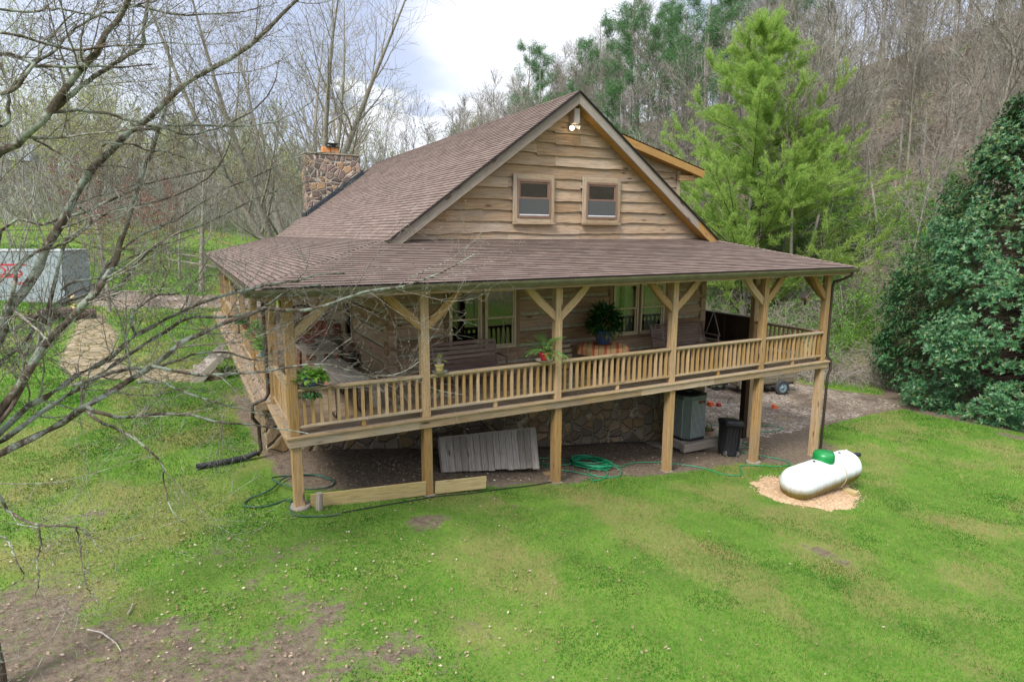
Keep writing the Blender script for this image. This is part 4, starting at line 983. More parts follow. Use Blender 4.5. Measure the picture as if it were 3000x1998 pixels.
# bird house hanging
t=thing('birdhouse','small diamond-shaped wooden birdhouse hanging under the eave near the right corner post','birdhouse',(14.6,.1,2.2))
c=Vector((14.55,.1,1.98));mb=MB();s=.11
mb.hexa([c+Vector((-s,-.09,0)),c+Vector((0,-.09,-s)),c+Vector((0,.09,-s)),c+Vector((-s,.09,0)),c+Vector((0,-.09,s)),c+Vector((s,-.09,0)),c+Vector((s,.09,0)),c+Vector((0,.09,s))]);mb.build('box',M['siding'],t)
mb=MB()
for sg in(-1,1):
    a=c+Vector((0,0,s+.03));b=c+Vector((sg*(s+.05),0,-.0));mb.beam(a,b,.26,.018,up=(sg,0,1))
mb.build('roof',M['rake'],t);mb=MB();mb.tube([c+Vector((0,-.092,.01)),c+Vector((0,-.098,.01))],.025,n=10);mb.build('entrance_hole',M['black'],t)
mb=MB();mb.tube([c+Vector((0,0,s+.02)),c+Vector((0,0,.46))],.004,n=4);mb.build('cord',M['iron'],t);mb=MB();mb.tube([c+Vector((0,0,-s)),c+Vector((0,0,-s-.12))],.035,n=6);mb.build('weight',M['darkwood'],t)
# ---- under and around the deck
def G3(x,y,dz=0):return Vector((x,y,g(x,y)+dz))
# weathered panel leaning
t=thing('board_panel','weathered grey panel of vertical boards leaning under the porch right of the second post','board panel',(5,1.2,-1.9))
A=Vector((3.51,1.2,-1.76));B=Vector((5.92,.8,-1.98));Ct=Vector((3.74,2.0,-1.21));Dt=Vector((6.39,1.8,-1.28));n=15;nn=(B-A).cross(Ct-A).normalized()
if nn.y>0:nn=-nn
mb=MB()
for i in range(n):
    s0=i/n+.002;s1=(i+1)/n-.002;j=random.uniform(-.02,.02)
    a,b=A.lerp(B,s0),A.lerp(B,s1);c_,d_=Ct.lerp(Dt,s0),Ct.lerp(Dt,s1);o=nn*random.uniform(.02,.026);dn=(c_-a).normalized()*j
    mb.hexa([a-dn,b-dn,b+o-dn,a+o-dn,c_,d_,d_+o,c_+o],0,2)
mb.build('boards',M['greydeck'],t)
mb=MB();mb.beam(Ct+nn*.0-Vector((0,0,.0)),Dt,.04,.06,up=nn);mb.build('top_rail',M['greydeck'],t);mb=MB();mb.beam(Ct-nn*.03,A-nn*.03,.05,.06,up=nn);mb.build('batten',M['greydeck'],t);mb=MB();mb.beam(Dt-nn*.03,B-nn*.03,.05,.06,up=nn);mb.build('batten',M['greydeck'],t)
# edging boards
def stakeboard(name,p,q,h,lab):
    p=Vector(p);q=Vector(q);mb=MB();mb.beam(p,q,.04,h);return tag(mb.build(name,M['treated'],bevel=.004),lab,'board')
stakeboard('edging_board',(.30,.06,-1.38),(2.66,.0,-1.54),.31,'long pale edging board on the ground between the corner post and second post')
stakeboard('edging_board',(2.88,.02,-1.58),(4.06,-.04,-1.66),.28,'short pale edging board on the ground right of the second post')
mb=MB();p=G3(.42,-.12);mb.tube([p-Vector((0,0,.1)),p+Vector((.01,0,.16)),p+Vector((.02,0,.34))],[.075,.075,.07],n=10);tag(mb.build('timber_stake',M['greydeck']),'short round grey timber stake beside the corner post at the pale edging board','stake')
mb=MB();p=G3(6.15,.65);mb.box(p.x-.15,p.x+.15,p.y-.1,p.y+.1,p.z-.02,p.z+.06);tag(mb.build('paver_block',M['stone'],bevel=.012),'flat stone paver beside the bottom right corner of the leaning grey panel','paver')
mb=MB()
for i,(x,y,a) in enumerate(((4.2,2.5,.3),(4.7,2.6,-.2),(5.2,2.45,.5),(3.9,2.7,-.4))):
    p=G3(x,y);mb.beam(p+Vector((-.3,0,.1+i*.1)),p+Vector((.4,a*.3,.14+i*.12)),.22,.07)
tag(mb.build('flat_stones',M['stone'],bevel=.01),'stack of flat stones and scrap behind the leaning grey panel','stone pile')
# AC unit
t=thing('air_conditioner','large dark green-grey central air conditioner on a timber base under the porch','air conditioner',(12.0,2.0,-2.5))
ac=Vector((12.0,2.02,0));zb=-2.43;S=.48
def octa(s,c,z):
    k=.17*s/.46;return [(ac.x+a,ac.y+b,z) for a,b in ((-s+k,-s),(s-k,-s),(s,-s+k),(s,s-k),(s-k,s),(-s+k,s),(-s,s-k),(-s,-s+k))]
M['acbody']=plain('ac_green_grey',(.09,.12,.105),.45,.4);M['acfin']=plain('ac_louver',(.24,.27,.265),.45,.4)
def prism(mb,s,z0,z1,m=0):
    a=octa(s,0,z0);b=octa(s,0,z1)
    for i in range(8):
        j=(i+1)%8;mb.face([a[i],a[j],b[j],b[i]],None,0,m)
    mb.face(a[::-1],None,0,m);mb.face(b,None,0,m)
mb=MB();prism(mb,S*.96,zb,zb+.08);mb.build('base_pan',M['black'],t)
mb=MB();prism(mb,S*.965,zb+.08,zb+1.29);mb.build('cabinet',M['acbody'],t,bevel=.006)
mb=MB();prism(mb,S,zb+1.29,zb+1.40);mb.build('top_cover',M['acbody'],t,bevel=.012)
mb=MB()
for k in range(4):
    for i in range(12):
        u=-S*.58+i*S*1.16/11;z0=zb+.10;z1=zb+1.28;e=S*.985
        x0,y0=[(u,-e),(e,u),(u,e),(-e,u)][k];w=.013
        if k%2==0:mb.box(ac.x+x0-w,ac.x+x0+w,ac.y+y0-.012,ac.y+y0+.012,z0,z1)
        else:mb.box(ac.x+x0-.012,ac.x+x0+.012,ac.y+y0-w,ac.y+y0+w,z0,z1)
mb.build('louvers',M['acfin'],t)
mb=MB();mb.lathe([(.0,zb+1.412),(.36,zb+1.412),(.38,zb+1.402)],c=(ac.x,ac.y,0),n=32);mb.build('fan_opening',M['black'],t)
mb=MB()
for i in range(9):mb.lathe([(.04*(i+1),zb+1.435-.003*i),(.04*(i+1)+.008,zb+1.435-.003*i)],c=(ac.x,ac.y,0),n=32)
for i in range(12):
    a=2*PI*i/12;mb.beam((ac.x,ac.y,zb+1.44),(ac.x+.38*math.cos(a),ac.y+.38*math.sin(a),zb+1.412),.008,.006)
mb.build('fan_grille',M['black'],t)
mb=MB();mb.lathe([(0,zb+1.46),(.09,zb+1.455),(.1,zb+1.44)],c=(ac.x,ac.y,0),n=20);mb.build('fan_cap',M['acbody'],t)
mb=MB();mb.box(ac.x-.02,ac.x+.24,ac.y-S-.006,ac.y-S-.001,zb+1.16,zb+1.25);mb.build('badge',M['black'],t)
mb=MB();mb.box(ac.x+.05,ac.x+.19,ac.y-S-.012,ac.y-S-.0065,zb+1.19,zb+1.215);mb.build('red_mark',plain('red_badge',(.5,.03,.02),.5),t)
mb=MB()
for i,(x0,x1,y0,y1) in enumerate(((11.35,12.85,1.4,1.62),(11.45,12.6,1.62,2.0),(11.4,12.7,2.0,2.3),(11.5,12.65,2.3,2.6))):mb.box(x0,x1,y0,y1-.01,-2.70,-2.435+.0*i,0,0)
tag(mb.build('timber_sleepers',M['greydeck'],bevel=.02),'weathered timber sleepers under the air conditioner','timber sleepers')
# trash bin (tilted)
t=thing('trash_bin','black wheeled trash can with its lid closed, leaning toward the fifth post','trash can',(12.75,.95,g(12.75,.95)))
bc=Vector((12.72,1.0,g(12.72,1.0)));BM=Matrix.Translation(bc)@Matrix.Rotation(rad(9),4,'Y')@Matrix.Rotation(rad(-4),4,'X')@Matrix.Rotation(rad(-20),4,'Z')@Matrix.Scale(1.16,4)
def rsq(a,i): 
    c,s=abs(math.cos(a)),abs(math.sin(a));return (1/(c**4+s**4)**.25-1)
mb=MB();mb.lathe([(0,0),(.205,0),(.215,.03),(.225,.1),(.265,.80),(.285,.805),(.285,.86),(.26,.86)],n=40,mat=BM,sx=.92,noise=rsq);mb.build('body',M['blackpl'],t,smooth=True)
mb=MB();mb.lathe([(.30,.865),(.305,.90),(.29,.93),(.27,.945),(.2,.965),(.19,.955),(.1,.975),(0,.98)],n=40,mat=BM,sx=.92,noise=rsq);l=mb.build('lid',M['blackpl'],t,smooth=True)
mb=MB();mb.tube([BM@Vector(p) for p in((-.2,-.29,.85),(-.2,-.36,.86),(.2,-.36,.86),(.2,-.29,.85))],.016,n=6);mb.build('handle',M['blackpl'],t)
for s in(-1,1):
    mb=MB();mb.tube([BM@Vector((s*.15,-.2,.07)),BM@Vector((s*.19,-.2,.07))],.085,n=18);mb.build('wheel',plain('bin_wheel',(.10,.095,.09),.7),t)
mb=MB()
for i in range(-2,3):mb.hexa([BM@Vector(p) for p in((i*.09-.012,-.232,.14),(i*.09+.012,-.232,.14),(i*.09+.012,-.20,.14),(i*.09-.012,-.20,.14),(i*.09-.012,-.262,.72),(i*.09+.012,-.262,.72),(i*.09+.012,-.22,.72),(i*.09-.012,-.22,.72))])
mb.build('ribs',M['blackpl'],t)
# stump planter
t=thing('basket_planter','brown woven basket planter with dry plants on the concrete by the air conditioner','planter',(13.9,2.75,g(13.9,2.75)))
p=G3(13.72,2.85,.04);mb=MB();mb.lathe([(0,0),(.20,0),(.27,.12),(.29,.30),(.26,.31),(.22,.2),(0,.2)],c=p,n=22,noise=lambda a,i:.02*math.sin(a*22));mb.build('basket_body',M['log'],t)
mb=MB();mb.tube([p+Vector((-.25+.0,0,.3))]+[p+Vector((-.25*math.cos(a),0,.3+.26*math.sin(a))) for a in(.5,1,1.57,2.1,2.6)]+[p+Vector((.25,0,.3))],.012,n=5);mb.build('handle',M['darkwood'],t)
leafy(t,p+Vector((0,0,.26)),60,.14,.03,.22,.2,M['dead'],rg,name='dry_plants');leafy(t,p+Vector((0,0,.22)),60,.1,.04,.16,.14,M['shrub'],rg)
# hoses
M['hose']=plain('green_hose',(.01,.26,.12),.4,.5,var=.15)
def gtube(pts,r,dz=.0,n=6,sub=6):
    P=np.array(pts,float);k=len(P);out=[]
    for i in range(k-1):
        p0=P[max(i-1,0)];p1=P[i];p2=P[i+1];p3=P[min(i+2,k-1)]
        for t in np.arange(0,1,1/sub):
            q=.5*((2*p1)+(-p0+p2)*t+(2*p0-5*p1+4*p2-p3)*t*t+(-p0+3*p1-3*p2+p3)*t**3);out.append(q)
    out.append(P[-1]);res=[]
    for q in out:
        z=q[2] if len(q)>2 else 0;res.append((q[0],q[1],g(q[0],q[1])+r+z+dz+.012))
    mb=MB();mb.tube(res,r,n=n);return mb
rh=random.Random(4);pts=[]
for i in range(9*12):
    a=i/12*2*PI;R_=.36+.10*rh.random()+.07*math.sin(i*.7);cx=7.75+.05*math.sin(i*.13);cy=1.15+.08*math.cos(i*.11);pts.append((cx+R_*1.15*math.cos(a),cy+R_*1.2*math.sin(a),.015*(i/12)))
pts+=[(8.2,.75,.08),(8.45,.7,0),(8.8,.9,0),(9.3,.95,0),(9.9,.75,0),(10.5,.3,0),(10.75,-.15,0),(10.9,-.6,0),(11.4,-.75,0),(11.8,-.35,0),(12.1,-.1,0),(12.7,-.25,0),(13.3,-.45,0),(13.9,-.35,0),(13.95,.1,0),(13.7,.6,0),(13.45,1.2,0),(13.7,1.9,0),(14.1,2.3,0),(14.6,2.0,0),(14.45,1.6,0),(13.9,1.5,0)]
tag(gtube(pts,.014,sub=3).build('garden_hose',M['hose'],smooth=True),'coiled green garden hose on bare soil by the third post, trailing right over grass','garden hose')
pts=[(6.2,2.0,0),(6.9,1.95,0),(7.3,1.6,.02),(7.1,1.2,.03),(6.6,1.35,0),(6.35,1.7,0),(6.5,1.0,0),(6.9,.6,0),(7.1,.2,0),(6.9,-.1,0),(7.3,-.05,0),(7.7,.35,.04),(7.55,.7,.06),(7.2,.5,.03),(7.25,.15,0),(7.8,.0,0),(8.2,.5,.03),(7.9,.9,.09)]
tag(gtube(pts,.013).build('garden_hose',M['hose'],smooth=True),'loose loops of green garden hose lying left of the big coil by the third post','garden hose')
pts=[(13.2,3.1,0),(14.0,4.0,0),(15.1,4.4,0),(16.2,4.1,0),(17.2,3.6,0),(17.7,3.0,0),(17.0,2.7,0),(16.0,2.9,0),(15.0,3.2,0),(14.3,3.0,0)]
tag(gtube(pts,.013,dz=.03).build('garden_hose',M['hose'],smooth=True),'green garden hose loop on the gravel behind the trash can','garden hose')
M['oldhose']=plain('dark_green_hose',(.035,.085,.055),.6,.3,stain=(.2,.18,.14))
pts=[(.95,1.2,.0),(.6,1.55,0),(.1,1.6,0),(-.25,1.35,.1),(-.1,.95,.12),(.3,.7,.06),(.8,.85,0),(.98,1.15,0),(.7,1.5,.02),(.1,1.5,.03),(-.35,.9,.04),(-.75,.75,0),(-.85,.45,0),(-.5,.3,0),(-.05,.42,0),(-.1,.0,0),(-.02,-.35,0),(.4,-.5,0),(.75,-.48,0)]
tag(gtube(pts,.017).build('old_hose',M['oldhose'],smooth=True),'old dark hose looped around the foot of the near corner post','hose')
pts=[(.8,-.42),(1.5,-.3),(2.3,-.18),(2.9,-.1),(3.6,-.12),(4.5,-.05),(5.3,-.02),(5.85,.08)]
tag(gtube(pts,.012).build('black_cable',M['black'],smooth=True),'thin black cable lying on the grass from the corner post to the third post','cable')
pts=[(5.3,3.0,.9),(5.6,2.9,.55),(6.2,2.95,.15),(7,2.95,.05),(8.5,2.98,.03),(10.2,2.98,.03),(11.0,2.7,.02)]
tag(gtube(pts,.016).build('black_cable',M['black'],smooth=True),'dark cable running along the foot of the stone foundation','cable')
# corrugated drain pipe
def corr(pts,r,name,lab):
    P=resample(np.array(pts),max(20,int(sum(np.linalg.norm(np.diff(np.array(pts),axis=0),axis=1))/.012)));mb=MB()
    mb.tube([tuple(p) for p in P],[r*(1+.05*((i//2)%2)) for i in range(len(P))],n=16,cap=False);o=mb.build(name,M['blackpl'],smooth=False);return tag(o,lab,'drain pipe')
corr([(-.36,2.86,g(-.36,2.86)+.16),(-.6,2.82,g(-.6,2.8)+.09),(-.95,2.76,g(-1,2.8)+.075),(-1.5,2.68,g(-1.5,2.7)+.075),(-1.62,2.66,g(-1.6,2.7)+.075)],.062,'drain_pipe','black corrugated drain pipe on the lawn at the left downspout')
corr([(15.7,-.02,zr+.15),(16.0,-.2,zr+.09),(16.6,-.45,g(16.6,-.45)+.07),(16.9,-.55,g(16.9,-.55)+.07)],.062,'drain_pipe','black corrugated drain pipe at the right downspout behind the white tank')
# propane tank
t=thing('propane_tank','white horizontal gas tank with green dome and algae-stained belly on wood chips','gas tank',(12.4,-2.05,-2.85))
tc=Vector((12.56,-2.27,g(12.56,-2.27)+.485));td=Vector((.993,.11,-.012)).normalized();TM=Matrix.Translation(tc)@td.to_track_quat('Z','Y').to_matrix().to_4x4()
def tankmat():
    t=NT('tank_paint');o=t.obj();sp=t.n('ShaderNodeSeparateXYZ');t.l(o,sp.inputs[0]);n=t.noise(t.mapp(o,(6,6,1.2)),1.6,6,.75)
    z=t.math('ADD',sp.outputs[2],t.math('MULTIPLY',n,.16));f=t.ramp(t.math('SUBTRACT',z,tc.z-.38),[(.32,1),(.41,.6),(.51,.0)])
    c=t.mix(f,(.72,.76,.80),t.mix(t.noise(o,5,4),(.24,.165,.025),(.09,.085,.02)))
    st=t.ramp(t.noise(t.mapp(o,(14,14,.8)),1.5,4,.7),[(.55,0),(.78,.12)]);c=t.mix(st,c,(.45,.46,.42));return t.done(t.bsdf(c,.48,None,.4))
R_=.43;Lh=1.10;prof=[]
for i in range(11):a=i/10*PI/2;prof.append((R_*math.sin(a),-Lh-.37*math.cos(a)))
for i in range(1,8):prof.append((R_,-Lh+2*Lh*i/8))
for i in range(11):a=PI/2-i/10*PI/2;prof.append((R_*math.sin(a),Lh+.37*math.cos(a)))
mb=MB();mb.lathe(prof,n=56,mat=TM);mb.build('tank_shell',tankmat(),t,smooth=True)
M['dome']=plain('dome_green',(.01,.22,.055),.32,.5,var=.1)
dc=tc+td*.02+Vector((0,0,.36));mb=MB();mb.lathe([(.255,0),(.262,.06),(.26,.17),(.235,.235),(.17,.262),(0,.268)],c=dc,n=36);mb.build('dome',M['dome'],t,smooth=True)
for s in(-1.12,1.12):
    c=tc+td*s+Vector((0,0,.365));mb=MB();mb.tube([c+td*(.0)+td*(.075*math.cos(a))+Vector((0,0,.085*math.sin(a))) for a in np.linspace(-.5,PI+.5,10)],.017,n=8);mb.build('lifting_lug',M['white'],t,smooth=True)
for s in(-.42,.78):
    c=tc+td*s+Vector((0,0,.39));mb=MB();mb.tube([c,c+Vector((0,0,.06))],[.03,.035],n=10);mb.build('valve_cap',M['black'],t)
for s in(-.72,.0,.75):
    mb=MB();cc=tc+td*s;ss=Vector((td.y,-td.x,0)).normalized();uu=ss.cross(td);mb.tube([cc+(ss*math.cos(a)+uu*math.sin(a))*(R_+.0) for a in np.linspace(0,2*PI,41)[:-1]],.006,n=5,closed=True);mb.build('weld_seam',tankmat(),t,smooth=True)
mb=MB();Pp=[]
for i in range(12):
    a=.62+i/11*2.0;sd=Vector((td.y,-td.x,0)).normalized();Pp.append(tc+td*(.30+.10*math.sin(i/11*PI))+sd*(R_+.012)*math.sin(a)+Vector((0,0,(R_+.012)*math.cos(a))))
Pp.append(Pp[-1]+Vector((-.12,-.02,-.06)));mb.tube(Pp,.009,n=5);mb.build('gas_line',M['tan'],t,smooth=True)
for s in(-.62,.62):
    c=tc+td*s;sd=Vector((-td.y,td.x,0));mb=MB();mb.beam(c-sd*.24+Vector((0,0,-.39)),c+sd*.24+Vector((0,0,-.39)),.07,.10);mb.build('saddle',M['white'],t)
for s in(-.62,.62):
    c=tc+td*s;sd=Vector((-td.y,td.x,0));mb=MB();zc=-.47
    mb.beam(c-sd*(.62 if s>0 else .4)+Vector((0,0,zc)),c+sd*.42+Vector((0,0,zc)),.2,.15);tag(mb.build('support_block',M['treated'],bevel=.01),'greenish timber block under the '+('right' if s>0 else 'left')+' end of the white gas tank','timber block')
M['cartwood']=wood('cart_boards',(.23,.20,.135),(.13,.11,.08),grey=.3)
# ---- utility trailer behind
t=thing('utility_trailer','old wooden-sided utility trailer parked on the gravel seen beneath the porch','trailer',(22.2,7.4,-3.4))
gz=g(23,7.8);ax=Vector((.98,-.2,0)).normalized();sd=Vector((.2,.98,0));tcn=Vector((22.4,8.2,gz))
def TP(a,b,z):return tcn+ax*a+sd*b+Vector((0,0,z))
def tbox(mb,a0,a1,b0,b1,z0,z1,m=0):mb.hexa([TP(a0,b0,z0),TP(a1,b0,z0),TP(a1,b1,z0),TP(a0,b1,z0),TP(a0,b0,z1),TP(a1,b0,z1),TP(a1,b1,z1),TP(a0,b1,z1)],m)
mb=MB();tbox(mb,-1.6,1.6,-.75,.75,.50,.56);mb.build('bed',M['cartwood'],t)
for nm,b in(('side_board',-.78),('side_board',.74)):
    mb=MB()
    for k in range(3):tbox(mb,-1.6,1.6,b,b+.04,.56+k*.2,.56+k*.2+.19)
    for a in(-1.5,-.5,.5,1.5):tbox(mb,a-.04,a+.04,b-.045,b-.001,.4,1.15)
    mb.build(nm,M['cartwood'],t)
mb=MB();tbox(mb,1.6,1.64,-.78,.78,.56,1.14);tbox(mb,-1.64,-1.6,-.78,.78,.56,1.14);mb.build('end_board',M['cartwood'],t)
mb=MB();tbox(mb,-1.6,1.6,-.7,-.62,.42,.5);tbox(mb,-1.6,1.6,.62,.7,.42,.5);tbox(mb,-.05,.05,-1.0,1.0,.32,.4);tbox(mb,-2.7,-1.6,-.04,.04,.42,.5);mb.build('chassis',M['iron'],t)
M['tyre']=plain('tyre_rubber',(.045,.047,.05),.8,.2);M['rim']=plain('blue_grey_rim',(.17,.25,.28),.6,.4,stain=(.15,.07,.03))
def tyrewheel(parent,c,axv,R_=.36,w=.2,name='wheel'):
    Q=Matrix.Translation(c)@Vector(axv).to_track_quat('Z','Y').to_matrix().to_4x4();mb=MB()
    mb.lathe([(R_*.58,-w*.42),(R_*.72,-w*.5),(R_*.92,-w*.46),(R_,-w*.3),(R_,w*.3),(R_*.92,w*.46),(R_*.72,w*.5),(R_*.58,w*.42)],n=36,mat=Q,noise=lambda a,i:(.012 if int(a*18/3.1416)%2 and i in(3,4) else 0));wh=mb.build(name,M['tyre'],parent,smooth=True)
    mb=MB();mb.lathe([(R_*.58,-w*.4),(R_*.54,w*.30),(R_*.45,w*.22),(R_*.2,w*.24),(R_*.16,w*.4),(0,w*.42)],n=24,mat=Q);mb.lathe([(R_*.58,w*.4),(R_*.52,w*.2),(R_*.4,w*.1),(0,w*.1)],n=24,mat=Q);mb.build('rim',M['rim'],wh,smooth=True)
    mb=MB()
    for k in range(5):
        a=k*2*PI/5;mb.tube([Q@Vector((R_*.33*math.cos(a),R_*.33*math.sin(a),w*.2)),Q@Vector((R_*.33*math.cos(a),R_*.33*math.sin(a),w*.34))],.018,n=6)
    mb.build('wheel_nut',M['iron'],wh)
tyrewheel(t,TP(.65,-.98,.37),-sd);tyrewheel(t,TP(.65,.98,.37),sd)
# hand cart wheel / mower behind the post
t=thing('push_mower','small green push mower standing on the gravel left of the trailer','lawn mower',(20.3,8.6,g(20.3,8.6)))
c=G3(20.6,9.0,.02);mb=MB();mb.lathe([(0,.12),(.24,.12),(.26,.18),(.2,.26),(.1,.3),(0,.3)],c=c,n=20,sx=1.2);mb.build('deck',plain('mower_green',(.22,.27,.10),.5,.4),t,smooth=True)
mb=MB();mb.lathe([(0,.3),(.12,.3),(.12,.42),(0,.44)],c=c,n=16);mb.build('engine',M['black'],t)
for a,b in((-.24,-.24),(.24,-.24),(-.24,.24),(.24,.24)):
    mb=MB();mb.tube([c+Vector((a,b-.03,.12)),c+Vector((a,b+.03,.12))],.12,n=18);mb.build('wheel',M['tyre'],t)
mb=MB();mb.tube([c+Vector((-.2,.2,.2)),c+Vector((-.2,.8,.85)),c+Vector((.2,.8,.85)),c+Vector((.2,.2,.2))],.014,n=6);mb.build('handle',M['black'],t)
# string trimmer on gravel
t=thing('string_trimmer','orange-red string trimmer lying on the gravel behind the fifth post','string trimmer',(18,6,-3.3))
a=G3(17.9,6.6,.10);b=G3(20.2,5.4,.12);mb=MB();mb.tube([a,b],.016,n=8);mb.build('shaft',M['chain'],t)
M['orange']=plain('orange_plastic',(.55,.10,.035),.45,.4);mb=MB();mb.hexa([a+Vector(p) for p in((-.28,-.14,-.08),(.02,-.12,-.08),(.02,.12,-.08),(-.28,.14,-.08),(-.24,-.1,.14),(-.02,-.08,.12),(-.02,.08,.12),(-.24,.1,.14))]);mb.build('engine',M['orange'],t,bevel=.03)
mb=MB();mb.hexa([a+Vector(p) for p in((.05,-.3,-.08),(.28,-.26,-.08),(.28,-.06,-.08),(.05,-.1,-.08),(.07,-.28,.1),(.24,-.25,.08),(.24,-.1,.08),(.07,-.12,.1))]);mb.build('fuel_tank',plain('red_plastic',(.35,.03,.025),.4,.4),t,bevel=.03)
mb=MB();mb.tube([a.lerp(b,.25)+Vector((0,0,.0)),a.lerp(b,.27)+Vector((.05,.12,.12)),a.lerp(b,.3)+Vector((.05,.1,.26)),a.lerp(b,.32)+Vector((0,0,.3))],.016,n=6);mb.build('handle',M['black'],t)
mb=MB();mb.hexa([b+Vector(p) for p in((-.12,-.2,-.1),(.22,-.12,-.1),(.2,.14,-.1),(-.1,.05,-.1),(-.08,-.1,.08),(.05,-.06,.06),(.05,.05,.06),(-.06,.04,.08))]);mb.build('guard',M['orange'],t,bevel=.01)
# ---- storage container
t=thing('storage_container','white portable storage container with red lettering beside the gravel drive','storage container',(-8.5,27,.4))
c0=Vector((-6.66,24.9,0));u=Vector((-.93,.36,0)).normalized();w=Vector((.36,.93,0)).normalized();gz=.32;LL=6.2;WW=2.4;HH=2.6
def CP(a,b,z):return c0+u*a+w*b+Vector((0,0,z+gz))
mwhite=plain('container_paint',(.30,.355,.385),.5,.3,var=.05,sc=2,stain=(.45,.47,.48),stainamt=.3)
def cbox(mb,a0,a1,b0,b1,z0,z1):mb.hexa([CP(a0,b0,z0),CP(a1,b0,z0),CP(a1,b1,z0),CP(a0,b1,z0),CP(a0,b0,z1),CP(a1,b0,z1),CP(a1,b1,z1),CP(a0,b1,z1)])
mb=MB();cbox(mb,0,LL,0,WW,.12,HH);mb.build('body',mwhite,t,bevel=.02)
mb=MB();cbox(mb,-.03,LL+.03,-.03,WW+.03,HH,HH+.07);mb.build('roof',plain('pale_roof',(.45,.48,.52),.4,.4,stain=(.3,.33,.35)),t,bevel=.01)
mb=MB();cbox(mb,-.015,LL+.015,-.015,WW+.015,.02,.118);mb.build('base_frame',M['black'],t)
mb=MB()
for a in(0,LL-.08):
    mb=MB();cbox(mb,a-.015,a+.095,-.02,-.001,.12,HH-.002);mb.build('corner_post',mwhite,t)
for b0,b1,nm in ((.0,.1,'corner_post'),(WW-.1,WW,'corner_post'),(WW*.5-.02,WW*.5+.02,'door_seam')):
    mb=MB();cbox(mb,-.02,-.001,b0,b1,.12,HH-.002);mb.build(nm,mwhite,t)
M['redpaint']=plain('red_lettering',(.55,.03,.05),.5,.3)
mb=MB();cbox(mb,1.6,LL-.3,-.008,-.001,1.93,2.02);cbox(mb,1.9,LL-.3,-.008,-.001,1.36,1.43);mb.build('red_stripe',M['redpaint'],t)
def lettering(txt,size,a,z):
    cu=bpy.data.curves.new('lettering','FONT');cu.body=txt;cu.size=size;cu.extrude=.004;cu.align_x='RIGHT';cu.offset=.004 if size>.4 else .002
    o=bpy.data.objects.new('lettering',cu);COL.objects.link(o);cu.materials.append(M['redpaint'])
    X_=-u;Z_=Vector((0,0,1));Y_=X_.cross(Z_)*-1
    R4=Matrix((X_,Z_,X_.cross(Z_))).transposed().to_4x4();o.matrix_world=Matrix.Translation(CP(a,-.012,z))@R4
    dg=bpy.context.evaluated_depsgraph_get();me=bpy.data.meshes.new_from_object(o.evaluated_get(dg));me.transform(o.matrix_world)
    bpy.data.objects.remove(o);ob=bpy.data.objects.new('lettering',me);COL.objects.link(ob);setparent(ob,t)
lettering('OLIS',.60,1.75,1.47);lettering('Storage',.27,1.5,1.02)
mb=MB();cbox(mb,.05,.12,-.012,-.001,.62,.68);mb.build('red_reflector',M['redpaint'],t)
# leaning post by container and log pile
mb=MB();mb.beam(G3(-5.9,20.6,-.1),Vector((-6.05,22.4,1.05)),.14,.05);tag(mb.build('leaning_plank',M['treated']),'pale yellowish plank leaning by the corner of the white storage container','plank')
t=thing('log_pile','pile of dark logs and stones in front of the white storage container','log pile',(-6.8,20.9,0))
for i,(a,b,h,rr,L) in enumerate(((-7.6,20.8,.16,.17,1.2),(-7.2,21.2,.2,.2,1.3),(-6.9,20.7,.42,.16,1.0),(-6.2,20.8,.22,.24,.9),(-5.9,21.2,.2,.2,.8))):
    p=G3(a,b,h);q=p+Vector((L,.25*(i%2),.02));mb=MB();mb.tube([p,p.lerp(q,.5),q],[rr,rr*1.05,rr*.95],n=12);mb.build('log',M['bark_dark'],t)
# rail fence at back left
t=thing('rail_fence','weathered rail fence standing on the lawn beyond the left end of the roof','fence',(0,30,1))
fp=[(-2.2,33.5),(-.2,32),(1.8,30.6),(3.6,29.3)]
for i,(x,y) in enumerate(fp):
    mb=MB();mb.tube([G3(x,y,-.2),G3(x,y,1.25)],.07,n=8);mb.build('fence_post',M['greydeck'],t)
for i in range(3):
    for z in(.5,.95):
        mb=MB();mb.tube([G3(*fp[i],z),G3(*fp[i+1],z)],.05,n=6);mb.build('rail',M['greydeck'],t)
# neighbour house far left
t=thing('distant_house','small pale grey house half hidden among trees on the far left slope','house',(-16,66,g(-16,66)))
hx,hy=-19.5,74;hz=g(hx,hy)-.5
mb=MB();mb.box(hx-4,hx+4,hy,hy+7,hz,hz+3.4);mb.build('wall',plain('pale_siding',(.33,.35,.37),.8),t)
mb=MB();mb.hexa([(hx-4.4,hy-.4,hz+3.4),(hx+4.4,hy-.4,hz+3.4),(hx+4.4,hy+7.4,hz+3.4),(hx-4.4,hy+7.4,hz+3.4),(hx-4.4,hy+3.4,hz+5.6),(hx+4.4,hy+3.4,hz+5.6),(hx+4.4,hy+3.6,hz+5.6),(hx-4.4,hy+3.6,hz+5.6)]);mb.build('roof',plain('grey_roof',(.24,.27,.31),.8),t)
for x in(-2.6,0,2.4):
    mb=MB();mb.box(hx+x-.5,hx+x+.5,hy-.05,hy-.001,hz+1.2,hz+2.5);mb.build('window',M['black'],t)
